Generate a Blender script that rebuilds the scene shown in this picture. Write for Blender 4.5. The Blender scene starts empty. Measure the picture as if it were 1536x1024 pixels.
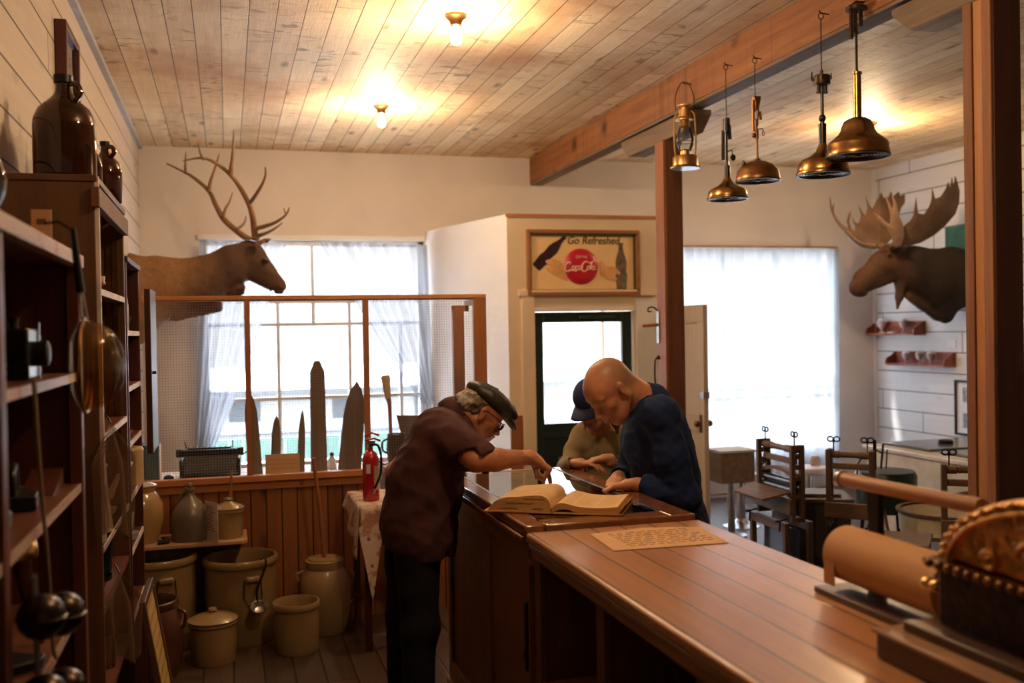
import bpy, math, random
import numpy as np
from math import sin, cos, pi, radians, sqrt, atan
from mathutils import Vector, Matrix, Euler
random.seed(7)
SC = bpy.context.scene
COL = SC.collection
R = radians
# ---------------------------------------------------------------- camera frame (used to place things measured in the photograph on real planes)
FPX = 1480.0; CAMH = 1.68
_r = R(1.0); _th = math.atan(427/FPX); _ph = math.atan(16.4/FPX*cos(_th))
_F0 = Vector((sin(_th), cos(_th), 0)); _R0 = Vector((cos(_th), -sin(_th), 0))
_F = _F0*cos(_ph)-Vector((0, 0, 1))*sin(_ph); _U0 = _R0.cross(_F)
_RC = cos(_r)*_R0-sin(_r)*_U0; _UC = sin(_r)*_R0+cos(_r)*_U0
CAM = Vector((0, 0, CAMH))
def P(px, py, ax, v):
    d = _F+_RC*((px-768)/FPX)-_UC*((py-512)/FPX)
    i = 'xyz'.index(ax)
    return CAM+d*((v-CAM[i])/d[i])
# ---------------------------------------------------------------- mesh builder
class MB:
    def __init__(s): s.v = []; s.f = []; s.m = []; s.mi = 0; s.T = Matrix()
    def add(s, vs, fs):
        o = len(s.v); T = s.T
        s.v += [tuple(T @ Vector(p)) for p in vs]
        s.f += [tuple(o+i for i in f) for f in fs]; s.m += [s.mi]*len(fs)
        return s
    def box(s, c, d, rot=None):
        x, y, z = d[0]/2, d[1]/2, d[2]/2
        vs = [Vector((a*x, b*y, e*z)) for e in (-1, 1) for b in (-1, 1) for a in (-1, 1)]
        if rot is not None:
            Rm = Euler(rot).to_matrix() if not isinstance(rot, Matrix) else rot
            vs = [Rm @ q for q in vs]
        c = Vector(c); vs = [q+c for q in vs]
        return s.add(vs, [(0, 2, 3, 1), (4, 5, 7, 6), (0, 1, 5, 4), (2, 6, 7, 3), (0, 4, 6, 2), (1, 3, 7, 5)])
    def bx(s, x0, x1, y0, y1, z0, z1):
        return s.box(((x0+x1)/2, (y0+y1)/2, (z0+z1)/2), (x1-x0, y1-y0, z1-z0))
    def tube(s, pts, rad, n=8, caps=True, closed=False, flat=1.0, up=None):
        pts = [Vector(p) for p in pts]; N = len(pts)
        if not isinstance(rad, (list, tuple)): rad = [rad]*N
        vs = []; prev = None
        for i, p in enumerate(pts):
            if closed: t = pts[(i+1) % N]-pts[i-1]
            else: t = pts[min(i+1, N-1)]-pts[max(i-1, 0)]
            if t.length < 1e-9: t = Vector((0, 0, 1))
            t.normalize()
            if prev is None:
                a = Vector(up) if up else (Vector((0, 0, 1)) if abs(t.z) < .9 else Vector((1, 0, 0)))
            else: a = prev
            a = (a-t*a.dot(t))
            if a.length < 1e-6: a = Vector((0, 1, 0))-t*t.y
            a.normalize(); prev = a; b = t.cross(a)
            for k in range(n):
                w = 2*pi*k/n
                vs.append(p+a*(cos(w)*rad[i])+b*(sin(w)*rad[i]*flat))
        fs = []
        M = N if closed else N-1
        for i in range(M):
            j = (i+1) % N
            for k in range(n):
                l = (k+1) % n
                fs.append((i*n+k, i*n+l, j*n+l, j*n+k))
        if caps and not closed:
            fs.append(tuple(range(n-1, -1, -1))); fs.append(tuple((N-1)*n+k for k in range(n)))
        return s.add(vs, fs)
    def cyl(s, a, b, r0, r1=None, n=16, caps=True):
        return s.tube([a, b], [r0, r0 if r1 is None else r1], n, caps)
    def lathe(s, prof, n=28, c=(0, 0, 0), M=None, ang=(0, 2*pi)):
        c = Vector(c); full = abs(ang[1]-ang[0]-2*pi) < 1e-6
        vs = []; rows = []; K = n if full else n+1
        for r, z in prof:
            if r < 1e-6: rows.append([len(vs)]); vs.append(Vector((0, 0, z)))
            else:
                row = []
                for k in range(K):
                    w = ang[0]+(ang[1]-ang[0])*k/n; row.append(len(vs)); vs.append(Vector((r*cos(w), r*sin(w), z)))
                rows.append(row)
        if M is not None: vs = [M @ q for q in vs]
        vs = [q+c for q in vs]; fs = []
        for a, b in zip(rows[:-1], rows[1:]):
            L = n if full else n
            for k in range(L):
                l = (k+1) % n if full else k+1
                if len(a) == 1 and len(b) == 1: continue
                if len(a) == 1: fs.append((a[0], b[l], b[k]))
                elif len(b) == 1: fs.append((a[k], a[l], b[0]))
                else: fs.append((a[k], a[l], b[l], b[k]))
        return s.add(vs, fs)
    def prism(s, poly, t0, t1, M=None):
        # poly in local xy, thickness along local z
        n = len(poly)
        vs = [Vector((p[0], p[1], t0)) for p in poly]+[Vector((p[0], p[1], t1)) for p in poly]
        if M is not None: vs = [M @ q for q in vs]
        fs = [tuple(range(n-1, -1, -1)), tuple(range(n, 2*n))]+[(i, (i+1) % n, n+(i+1) % n, n+i) for i in range(n)]
        return s.add(vs, fs)
    def ell(s, c, r, rot=None, n=16, m=10):
        if not isinstance(r, (list, tuple)): r = (r, r, r)
        Rm = Euler(rot).to_matrix() if rot is not None and not isinstance(rot, Matrix) else (rot or Matrix.Identity(3))
        c = Vector(c); vs = [c+Rm @ Vector((0, 0, -r[2]))]
        for i in range(1, m):
            a = -pi/2+pi*i/m
            for k in range(n):
                w = 2*pi*k/n; vs.append(c+Rm @ Vector((r[0]*cos(a)*cos(w), r[1]*cos(a)*sin(w), r[2]*sin(a))))
        vs.append(c+Rm @ Vector((0, 0, r[2]))); L = len(vs)-1; fs = []
        for k in range(n):
            l = (k+1) % n; fs.append((0, 1+l, 1+k)); fs.append((L, L-n+k, L-n+l))
            for i in range(m-2): fs.append((1+i*n+k, 1+i*n+l, 1+(i+1)*n+l, 1+(i+1)*n+k))
        return s.add(vs, fs)
    def sheet(s, fn, nu, nv, closeu=False):
        vs = [fn(i/nu, j/nv) for j in range(nv+1) for i in range(nu+1)]
        fs = [(j*(nu+1)+i, j*(nu+1)+i+1, (j+1)*(nu+1)+i+1, (j+1)*(nu+1)+i) for j in range(nv) for i in range(nu)]
        return s.add(vs, fs)
    def build(s, name, mats, parent=None, world=False, origin=None, smooth=40, bevel=0, solid=0, sub=0, fixn=False):
        me = bpy.data.meshes.new(name)
        v = s.v
        if world and parent is not None:
            I = parent.matrix_basis.inverted(); v = [tuple(I @ Vector(p)) for p in v]
        if origin is not None:
            v = [(p[0]-origin[0], p[1]-origin[1], p[2]-origin[2]) for p in v]
        me.from_pydata(v, [], s.f)
        if not isinstance(mats, (list, tuple)): mats = [mats]
        for m in mats: me.materials.append(m)
        if len(mats) > 1: me.polygons.foreach_set('material_index', s.m)
        if fixn:
            import bmesh
            bm = bmesh.new(); bm.from_mesh(me); bmesh.ops.recalc_face_normals(bm, faces=bm.faces); bm.to_mesh(me); bm.free()
        if smooth:
            me.polygons.foreach_set('use_smooth', [True]*len(me.polygons)); me.set_sharp_from_angle(angle=R(smooth))
        me.update()
        o = bpy.data.objects.new(name, me); COL.objects.link(o)
        if parent is not None: o.parent = parent
        if origin is not None: o.location = origin
        if solid:
            m = o.modifiers.new('s', 'SOLIDIFY'); m.thickness = solid; m.offset = 0
        if bevel:
            m = o.modifiers.new('b', 'BEVEL'); m.width = bevel; m.segments = 2; m.limit_method = 'ANGLE'; m.angle_limit = R(40)
        if sub:
            m = o.modifiers.new('u', 'SUBSURF'); m.levels = sub; m.render_levels = sub
        return o
def tag(o, label, cat, group=None, kind=None):
    if label: o['label'] = label
    if cat: o['category'] = cat
    if group: o['group'] = group
    if kind: o['kind'] = kind
    return o
def thing(name, label, cat, loc=(0, 0, 0), rz=0, group=None, rot=None):
    o = bpy.data.objects.new(name, None); COL.objects.link(o); o.empty_display_size = .1
    o.location = loc; o.rotation_euler = rot if rot else (0, 0, rz)
    o.matrix_basis = Matrix.Translation(loc) @ (Euler(rot) if rot else Euler((0, 0, rz))).to_matrix().to_4x4()
    return tag(o, label, cat, group)
def struct(o): o['kind'] = 'structure'; return o
def dup(root, loc, rz=0, label=None, scale=None, group=None, mats=None):
    def cp(o, par):
        c = o.copy(); COL.objects.link(c)
        if par is not None: c.parent = par
        for ch in list(o.children):
            cp(ch, c)
        return c
    c = cp(root, None); c.location = loc; c.rotation_euler = (0, 0, rz)
    if scale: c.scale = scale if isinstance(scale, (tuple, list)) else (scale,)*3
    if label: c['label'] = label
    if group: c['group'] = group
    return c
def lerp(a, b, t): return a+(b-a)*t
def spline(pts, n=8):
    pts = [Vector(p) for p in pts]; out = []
    for i in range(len(pts)-1):
        a = pts[max(i-1, 0)]; b = pts[i]; c = pts[i+1]; d = pts[min(i+2, len(pts)-1)]
        for k in range(n):
            t = k/n
            out.append(.5*((2*b)+(c-a)*t+(2*a-5*b+4*c-d)*t*t+(3*b-a-3*c+d)*t**3))
    out.append(pts[-1]); return out
def frame(origin, xa, ya):
    xa = Vector(xa).normalized(); za = xa.cross(Vector(ya)).normalized(); ya = za.cross(xa)
    M = Matrix((xa, ya, za)).transposed().to_4x4(); M.translation = Vector(origin); return M
def text_mb(name, body, size, mat, parent, M, extrude=.0004, align='CENTER', shear=0, world=False, bold=0, sx=1):
    cu = bpy.data.curves.new(name, 'FONT'); cu.body = body; cu.size = size; cu.extrude = extrude; cu.align_x = align; cu.align_y = 'CENTER'; cu.shear = shear; cu.offset = bold; cu.resolution_u = 3
    o = bpy.data.objects.new(name+'_c', cu); COL.objects.link(o)
    dg = bpy.context.evaluated_depsgraph_get(); me = bpy.data.meshes.new_from_object(o.evaluated_get(dg))
    bpy.data.objects.remove(o); 
    if sx != 1: me.transform(Matrix.Diagonal((sx, 1, 1, 1)))
    I = parent.matrix_basis.inverted() if (world and parent is not None) else Matrix()
    me.transform(I @ M); me.materials.clear(); me.materials.append(mat)
    ob = bpy.data.objects.new(name, me); COL.objects.link(ob); ob.parent = parent
    return ob
# ---------------------------------------------------------------- materials
class NT:
    def __init__(s, name):
        s.mat = bpy.data.materials.new(name); s.mat.use_nodes = True; s.t = s.mat.node_tree; s.t.nodes.clear()
        s.out = s.t.nodes.new('ShaderNodeOutputMaterial')
    def _set(s, node, i, v):
        if isinstance(v, bpy.types.NodeSocket): s.t.links.new(v, node.inputs[i])
        elif v is not None:
            if isinstance(v, (tuple, list)) and len(v) == 3 and node.inputs[i].type == 'RGBA': v = (*v, 1)
            node.inputs[i].default_value = v
    def node(s, typ, ins=None, out=0, **kw):
        n = s.t.nodes.new(typ)
        for k, v in kw.items(): setattr(n, k, v)
        for k, v in (ins or {}).items(): s._set(n, k, v)
        return n.outputs[out]
    def m(s, op, a, b=0.0, c=0.0): return s.node('ShaderNodeMath', {0: a, 1: b, 2: c}, operation=op)
    def coord(s, which='Object'): return s.node('ShaderNodeTexCoord', out=which) if False else s._tc(which)
    def _tc(s, which):
        n = s.t.nodes.new('ShaderNodeTexCoord'); return n.outputs[which]
    def xyz(s, v):
        n = s.t.nodes.new('ShaderNodeSeparateXYZ'); s.t.links.new(v, n.inputs[0]); return n.outputs
    def comb(s, x, y, z): return s.node('ShaderNodeCombineXYZ', {0: x, 1: y, 2: z})
    def noise(s, vec, scale, detail=3.0, rough=.55, out=0, dist=0.0):
        return s.node('ShaderNodeTexNoise', {'Vector': vec, 'Scale': scale, 'Detail': detail, 'Roughness': rough, 'Distortion': dist}, out=out)
    def voro(s, vec, scale, rnd=1.0, out=0): return s.node('ShaderNodeTexVoronoi', {'Vector': vec, 'Scale': scale, 'Randomness': rnd}, out=out)
    def wn(s, vec): return s.node('ShaderNodeTexWhiteNoise', {'Vector': vec}, out=0, noise_dimensions='3D')
    def mix(s, fac, a, b, mode='MIX'):
        n = s.t.nodes.new('ShaderNodeMix'); n.data_type = 'RGBA'; n.blend_type = mode
        s._set(n, 0, fac); s._set(n, 6, a); s._set(n, 7, b); return n.outputs[2]
    def rng(s, v, a, b, c=0.0, d=1.0): return s.node('ShaderNodeMapRange', {0: v, 1: a, 2: b, 3: c, 4: d})
    def bump(s, h, strength=.3, dist=.01): return s.node('ShaderNodeBump', {'Strength': strength, 'Distance': dist, 'Height': h})
    def bsdf(s, color, rough=.5, metal=0.0, normal=None, spec=.5, **kw):
        n = s.t.nodes.new('ShaderNodeBsdfPrincipled')
        s._set(n, 'Base Color', color); s._set(n, 'Roughness', rough); s._set(n, 'Metallic', metal); s._set(n, 'Specular IOR Level', spec)
        if normal is not None: s._set(n, 'Normal', normal)
        for k, v in kw.items(): s._set(n, k, v)
        return n.outputs[0]
    def done(s, sh): s.t.links.new(sh, s.out.inputs[0]); return s.mat
def M(name, color, rough=.5, metal=0.0, spec=.5, ns=8.0, na=.15, bs=0.0, bscale=40.0, bd=.004, coat=0.0, emis=None, es=0.0, **kw):
    t = NT(name); co = t._tc('Object')
    f = t.noise(co, ns, 4)
    c1 = tuple(min(1, x*(1+na)) for x in color); c0 = tuple(x*(1-na) for x in color)
    col = t.mix(t.rng(f, .3, .7), c0, c1)
    nm = t.bump(t.noise(co, bscale, 3), bs, bd) if bs else None
    k = dict(kw)
    if coat: k['Coat Weight'] = coat; k['Coat Roughness'] = .1
    if emis: k['Emission Color'] = emis; k['Emission Strength'] = es
    return t.done(t.bsdf(col, rough, metal, nm, spec, **k))
def wood(name, c0, c1, along='z', rough=.5, scale=1.0, plank=None, gap=.004, gapc=(.01, .006, .004), knots=.0, coat=0.0, bs=.25, saw=0.0, wear=None, jitter=.5, length=3.0, spec=.4, stain=None, worldc=False, rr=None, coat_r=.12):
    """plank=(across_axis, width): boards run 'along', joints every 'length'"""
    t = NT(name)
    co = t._tc('Object')
    x, y, z = t.xyz(co); ax = {'x': x, 'y': y, 'z': z}
    al = ax[along]
    others = [k for k in 'xyz' if k != along]
    if plank:
        ac = ax[plank[0]]; th = ax[[k for k in others if k != plank[0]][0]]
        u = t.m('DIVIDE', ac, plank[1]); idn = t.m('FLOOR', u); fr = t.m('FRACT', u)
        h = t.wn(t.comb(idn, 3.3, 1.7))
        v = t.m('ADD', t.m('DIVIDE', al, length), t.m('MULTIPLY', h, 9.7)); jd = t.m('FLOOR', v); fj = t.m('FRACT', v)
        rnd = t.wn(t.comb(idn, jd, 5.1)); rnd2 = t.wn(t.comb(idn, jd, 9.9))
        e = t.m('MULTIPLY', t.m('MINIMUM', fr, t.m('SUBTRACT', 1.0, fr)), plank[1])
        ej = t.m('MULTIPLY', t.m('MINIMUM', fj, t.m('SUBTRACT', 1.0, fj)), length)
        ee = t.m('MINIMUM', e, ej)
        gm = t.rng(ee, gap*.4, gap, 1.0, 0.0)
    else:
        ac = ax[others[0]]; th = ax[others[1]]; rnd = 0.5; rnd2 = .5; gm = None
    off = t.m('MULTIPLY', rnd, 13.0)
    gv = t.comb(t.m('ADD', t.m('MULTIPLY', ac, 22*scale), off), t.m('ADD', t.m('MULTIPLY', al, 1.3*scale), off), t.m('MULTIPLY', th, 22*scale))
    g = t.noise(gv, 1.0, 5, .6, dist=.6)
    g2 = t.noise(gv, 5.0, 3, .6)
    fac = t.m('ADD', t.m('MULTIPLY', t.rng(g, .25, .75), .55), t.m('MULTIPLY', g2, .3))
    if plank: fac = t.m('ADD', t.m('MULTIPLY', fac, 1-jitter*.5), t.m('MULTIPLY', t.m('SUBTRACT', rnd2, .4), jitter))
    fac = t.rng(fac, 0.05, .95)
    col = t.mix(fac, c0, c1)
    if knots:
        kv = t.comb(t.m('ADD', t.m('MULTIPLY', ac, 5.2), off), t.m('ADD', t.m('MULTIPLY', al, 1.9), off), t.m('MULTIPLY', th, 0.0 if plank else 2.0))
        kd = t.m('ADD', t.voro(kv, 1.0), t.m('MULTIPLY', t.m('SUBTRACT', g2, .5), .1))
        km = t.rng(kd, .05, .17, knots, 0.0)
        col = t.mix(km, col, tuple(c*.28 for c in c0))
    hgt = g2
    if saw:
        sv = t.comb(t.m('ADD', t.m('MULTIPLY', ac, 5), off), t.m('ADD', t.m('MULTIPLY', al, 15), off), 0.0)
        sn = t.noise(sv, 1.0, 3, .6, dist=1.2)
        region = t.rng(t.noise(t.comb(t.m('ADD', t.m('MULTIPLY', ac, 1.2), off), t.m('ADD', t.m('MULTIPLY', al, .9), off), 0.0), 1.0, 2), .42, .62)
        sm = t.m('MULTIPLY', t.rng(sn, .56, .64), region)
        col = t.mix(t.m('MULTIPLY', sm, saw), col, tuple(c*.35 for c in c0))
        hgt = t.m('ADD', hgt, t.m('MULTIPLY', sn, 2.0))
    if stain:
        st = t.rng(t.noise(co, stain[1], 4, .6), stain[2], stain[3])
        col = t.mix(st, col, stain[0])
    if wear:
        wm = t.rng(t.noise(co, wear[1], 6, .7), wear[2], wear[3])
        col = t.mix(wm, col, wear[0])
    if gm is not None:
        col = t.mix(gm, col, gapc)
        hgt = t.m('SUBTRACT', hgt, t.m('MULTIPLY', gm, 4.0))
    rv = rough if not rr else t.rng(t.noise(co, rr[0], 4), .3, .7, rough-rr[1], rough+rr[1])
    kw = {}
    if coat: kw = {'Coat Weight': coat, 'Coat Roughness': coat_r}
    return t.done(t.bsdf(col, rv, 0.0, t.bump(hgt, bs, .004), spec, **kw))
def glass(name, tint=(1, 1, 1), refl=1.0, rough=.02, dirt=0.0):
    t = NT(name)
    tr = t.node('ShaderNodeBsdfTransparent', {0: tint}); gl = t.node('ShaderNodeBsdfGlossy', {0: (1, 1, 1), 'Roughness': rough})
    fr = t.node('ShaderNodeFresnel', {0: 1.5})
    f = t.m('MULTIPLY', fr, refl)
    sh = t.node('ShaderNodeMixShader', {0: f, 1: tr, 2: gl})
    if dirt:
        df = t.node('ShaderNodeBsdfDiffuse', {0: (.7, .7, .7)})
        sh = t.node('ShaderNodeMixShader', {0: dirt, 1: sh, 2: df})
    return t.done(sh)
def cloth_sheer(name, color=(.9, .9, .92), opac=.5):
    t = NT(name)
    tr = t.node('ShaderNodeBsdfTransparent', {0: (1, 1, 1)})
    tl = t.node('ShaderNodeBsdfTranslucent', {0: color}); df = t.node('ShaderNodeBsdfDiffuse', {0: color})
    a = t.node('ShaderNodeMixShader', {0: .5, 1: tl, 2: df})
    return t.done(t.node('ShaderNodeMixShader', {0: opac, 1: tr, 2: a}))
def emit(name, col, st):
    t = NT(name); return t.done(t.node('ShaderNodeEmission', {0: col, 1: st}))

m_ceil = wood('ceiling_boards', (.62, .41, .22), (.96, .78, .52), 'y', .6, plank=('x', .1385), gap=.0035, gapc=(.03,.015,.008), knots=.85, saw=.9, length=4.7, jitter=.5, bs=.4, stain=((.42, .19, .07), 1.3, .5, .8))
m_floor = wood('floor_boards', (.035, .02, .014), (.105, .065, .045), 'y', .45, plank=('x', .145), gap=.006, length=2.6, jitter=.5, bs=.3)
m_lwall = wood('left_wall_boards', (.50, .40, .32), (.66, .56, .46), 'y', .65, plank=('z', .175), gap=.006, gapc=(.05, .035, .03), knots=.5, length=5.0, jitter=.15, wear=((.22, .13, .08), 9.0, .66, .74))
m_rwall = wood('right_wall_boards', (.62, .61, .62), (.74, .73, .74), 'y', .5, plank=('z', .2), gap=.007, gapc=(.08, .07, .08), length=2.9, jitter=.15, bs=.15, knots=.15, wear=((.3, .25, .22), 11.0, .72, .78))
m_plaster = M('plaster', (.66, .60, .57), .8, ns=1.6, na=.06, bs=.35, bscale=3.0, bd=.03)
m_cream = M('cream_paint', (.70, .56, .41), .6, ns=2.0, na=.07, bs=.15, bscale=5, bd=.01)
m_white = M('white_paint', (.72, .71, .72), .5, ns=3, na=.04)
m_sheetwall = M('wrinkled_white_lining', (.74, .72, .72), .7, ns=2, na=.04, bs=.5, bscale=4.0, bd=.03)
m_beam = wood('beam_wood', (.15, .05, .018), (.46, .19, .06), 'y', .6, knots=.95, saw=.6, scale=.8)
m_beamv = wood('post_wood', (.085, .028, .013), (.22, .085, .035), 'z', .6, knots=.7, scale=.8)
m_grey_wood = wood('grey_weathered_wood', (.11, .07, .045), (.33, .23, .15), 'y', .7, knots=.3)
m_redwood = wood('partition_wood', (.22, .075, .028), (.42, .16, .06), 'z', .5, knots=.3)
m_redwoodx = wood('partition_wood_horizontal', (.34, .12, .04), (.56, .24, .09), 'x', .5, knots=.3)
m_wains = wood('wainscot_boards', (.15, .048, .016), (.32, .115, .04), 'z', .45, plank=('x', .088), gap=.005, knots=.8, length=30, jitter=.4)
m_darkred = wood('dark_cherry_wood', (.045, .012, .009), (.12, .035, .022), 'z', .4, scale=.7)
m_darkredx = wood('dark_cherry_shelf', (.09, .028, .018), (.20, .065, .04), 'y', .35, scale=.7)
m_cabside = wood('cabinet_side_wood', (.07, .03, .013), (.16, .072, .032), 'z', .4, scale=.6)
m_shelfwhite = M('worn_white_edge_paint', (.62, .52, .48), .5, ns=6, na=.25)
m_black = M('black_iron', (.012, .011, .012), .4, .6)
m_blackp = M('black_enamel', (.012, .012, .014), .25)
m_iron = M('dark_iron', (.03, .026, .025), .45, .8)
m_steel = M('worn_steel', (.45, .43, .42), .3, 1.0, ns=15)
m_brass = M('aged_brass', (.38, .22, .085), .26, 1.0, ns=14, na=.35)
m_brassd = M('dark_brass', (.20, .10, .035), .35, 1.0, ns=14, na=.4)
m_goldbr = M('bright_brass', (.80, .55, .22), .25, 1.0, ns=10, na=.15)
m_glass = glass('window_glass', (.97, .98, .98), .6)
m_clear = glass('clear_glass', (.93, .94, .94), 1.1)
m_door_green = M('dark_green_paint', (.012, .028, .022), .35)
m_jar = glass('jar_glass', (.62, .66, .62), 1.2, .05, .12)
def jar(loc, s, label):
    t = thing('glass_jar', label, 'jar', loc)
    MB().lathe([(0, 0), (.05, 0), (.056, .01), (.056, .13), (.05, .15), (.036, .165), (.036, .185), (.04, .187), (.04, .192), (.03, .192), (.03, .165), (.05, .14), (.05, .01), (0, .008)], 24).build('jar_body', m_jar, t)
    MB().lathe([(0, .01), (.048, .01), (.048, .12), (0, .122)], 20).build('contents', M('jar_contents', (.30, .27, .22), .8), t)
    t.scale = (s,)*3
    return t
def tall_jar(loc, label, s=1):
    t = thing('glass_jar', label, 'jar', loc)
    MB().lathe([(0, 0), (.06, 0), (.075, .02), (.08, .12), (.06, .22), (.05, .25), (.055, .26), (.045, .26), (.045, .24), (.07, .12), (.065, .02), (0, .012)], 24).build('jar_body', m_jar, t)
    MB().lathe([(0, .262), (.056, .262), (.056, .275), (.02, .285), (.022, .305), (0, .31)], 20).build('lid', m_jar, t); t.scale = (s,)*3
m_kraft = M('old_paper', (.60, .36, .19), .6, ns=6, na=.1)
m_ink = M('ink', (.16, .085, .05), .7)
SKY_LO, SKY_HI, SUN, BULB_W, EXPO = 2.6, 17.0, 22.0, 48.0, 0.06
BULBS = [(1.1, 7.11), (1.17, 5.0), (5.05, 6.9), (1.15, 2.6)]
BULBS_VIS = [(1.1, 7.11, 'bare glowing ceiling bulb between the left window and the vestibule'), (1.17, 5.0, 'bare glowing ceiling bulb at the top edge of the photo'), (5.05, 6.9, 'bare glowing ceiling bulb hidden behind the largest brass lamp'), (1.15, 2.6, 'bare ceiling bulb above the near end of the counter')]
# ---------------------------------------------------------------- room shell
XL, XR, YF, YB, ZC = -.70, 6.62, -1.6, 9.0, 3.32
def wall_with_holes(name, y, thick, x0, x1, z0, z1, holes, mat):
    """wall in the XZ plane; holes=[(xa,xb,za,zb)] sorted by x"""
    b = MB(); x = x0
    for (xa, xb, za, zb) in holes:
        b.bx(x, xa, y, y+thick, z0, z1); b.bx(xa, xb, y, y+thick, z0, za); b.bx(xa, xb, y, y+thick, zb, z1); x = xb
    b.bx(x, x1, y, y+thick, z0, z1)
    return struct(b.build(name, mat, smooth=0))
struct(MB().bx(XL-.2, XR+.2, YF, YB+.25, -.12, 0).build('floor', m_floor, smooth=0))
struct(MB().bx(XL-.2, XR+.2, YF, YB+.25, ZC, ZC+.12).build('ceiling', m_ceil, smooth=0))
struct(MB().bx(XL-.15, XL, YF, YB+.2, 0, ZC).build('wall_left', m_lwall, smooth=0))
struct(MB().bx(XR, XR+.15, YF, YB+.2, 0, ZC).build('wall_right', m_rwall, smooth=0))
W1 = (-.21, 1.76, .50, 2.52); W2 = (3.86, 6.13, .36, 2.485); DV = (2.38, 3.25, 0.0, 1.835)
wall_with_holes('wall_back', YB, .18, XL, XR, 0, ZC, [W1, (2.2, 3.5, 0.0, 2.1), W2], m_plaster)
struct(MB().bx(XL, XR, YF-.1, YF, 0, ZC).build('wall_front', m_cream, smooth=0))
# corner trims
struct(MB().bx(XR-.03, XR, YB-.03, YB, 0, ZC).build('trim_1', m_white))
struct(MB().bx(XL, XL+.035, YF, YB, ZC-.03, ZC).build('trim_2', M('grey_blue_moulding', (.42, .42, .45), .5)))
# vestibule (entry porch): front wall with door hole, slanted side wall, lid
VA, VR, VY, VZ = 2.165, 3.62, 7.6, 2.585
b = MB(); b.bx(VA, DV[0], VY, VY+.1, 0, VZ); b.bx(DV[0], DV[1], VY, VY+.1, DV[3], VZ); b.bx(DV[1], VR, VY, VY+.1, 0, VZ)
struct(b.build('wall_vestibule_front', m_cream, smooth=0))
b = MB()
p0, p1 = Vector((VA, VY, 0)), Vector((1.775, YB, 0)); n = Vector((p1.y-p0.y, -(p1.x-p0.x), 0)).normalized()*.08
def wrinkle(u, v):
    q = p0.lerp(p1, u); z = v*(VZ+.03)
    d = .006*sin(u*23+v*7)+.004*sin(u*51-v*13)
    return q-n*(d/.08)*.5+Vector((0, 0, z))
b.prism([(p0.x, p0.y), (p1.x, p1.y), (p1.x+n.x, p1.y+n.y), (p0.x+n.x, p0.y+n.y)], 0, VZ)
struct(b.build('wall_vestibule_side', m_sheetwall, smooth=0))
struct(MB().bx(VR-.09, VR, VY+.1, YB, 0, VZ).build('wall_vestibule_right', m_cream, smooth=0))
b = MB(); b.prism([(VA, VY), (VR, VY), (VR, YB), (1.775, YB)], VZ, VZ+.03)
struct(b.build('ceiling_vestibule', m_sheetwall, smooth=0))
struct(MB().bx(VA-.01, VR+.01, VY-.012, VY, VZ+.008, VZ+.034).build('trim_3', m_redwoodx))
# door casing (cream), brown wainscot on the lower left, white surround panel right
b = MB(); zt = DV[3]
b.bx(DV[0]-.11, DV[0], VY-.03, VY, 0, zt+.12); b.bx(DV[0]-.13, DV[1]+.2, VY-.035, VY, zt+.12, zt+.17)
struct(b.build('trim_4', m_cream, bevel=.004))
struct(MB().bx(VA+.0, DV[0]-.115, VY-.02, VY, 0, 1.0).build('trim_5', m_redwood))
struct(MB().bx(DV[1]+.02, VR-.02, VY-.012, VY, 0, zt+.1).build('trim_6', m_white))
b = MB(); b.bx(DV[0], DV[1], VY-.02, VY, zt-.004, zt+.03)
struct(b.build('trim_7', m_white))
# green half-glazed entry door with frame
d1 = bpy.data.objects.new('door_1', None); COL.objects.link(d1); d1.location = (DV[0], VY, 0); d1.matrix_basis = Matrix.Translation((DV[0], VY, 0)); struct(d1)
b = MB(); w = DV[1]-DV[0]; h = zt-.008
b.bx(0.01, .085, .03, .075, 0.01, h); b.bx(w-.095, w-.01, .03, .075, 0.01, h); b.bx(.085, w-.095, .03, .075, h-.085, h); b.bx(.085, w-.095, .03, .075, .80, .92); b.bx(.085, w-.095, .03, .075, .01, .25)
b.bx(.085, w-.095, .042, .06, .25, .49); b.bx(.085, w-.095, .042, .06, .52, .80); b.bx(.085, w-.095, .03, .075, .48, .54)
b.build('door_frame', m_door_green, d1, bevel=.004)
MB().bx(.085, w-.095, .05, .054, .92, h-.085).build('window_pane', m_glass, d1)
MB().bx(.2, w-.3, .026, .03, .62, .645).build('mail_slot', M('mail_slot_metal', (.5, .52, .5), .3, .9), d1)
MB().bx(.4, w-.16, .015, .03, h-.055, h-.03).build('door_closer', M('green_metal', (.05, .09, .07), .4, .3), d1)
# inner cream panel door standing open beside the vestibule
a0 = P(1050, 600, 'y', 7.05); hinge = Vector((VR-.05, VY-.04, 0)); dd = Vector((a0.x, 7.05, 0))-hinge; L = dd.length
M_door = wood('cream_door_paint', (.50, .40, .30), (.62, .52, .41), 'z', .5)
d2 = bpy.data.objects.new('door_2', None); COL.objects.link(d2); struct(d2)
d2.matrix_basis = frame(hinge, dd, Vector((-dd.y, dd.x, 0))); L = .62
b = MB(); b.bx(0, .1, -.02, .02, .01, 1.86); b.bx(L-.11, L, -.02, .02, .01, 1.86); b.bx(.1, L-.11, -.02, .02, 1.72, 1.86); b.bx(.1, L-.11, -.02, .02, .01, .25); b.bx(.1, L-.11, -.02, .02, .86, 1.0); b.bx(.1, L-.11, -.006, .006, .25, .86); b.bx(.1, L-.11, -.006, .006, 1.0, 1.72)
b.build('door_panel', M_door, d2, bevel=.003)
b = MB(); b.ell((L-.055, -.055, .93), (.026, .024, .026)); b.ell((L-.055, .055, .93), (.026, .024, .026)); b.cyl((L-.055, -.04, .93), (L-.055, .04, .93), .008)
b.bx(L-.075, L-.035, -.024, .024, .86, 1.0)
b.build('door_knob', m_brassd, d2)
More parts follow.
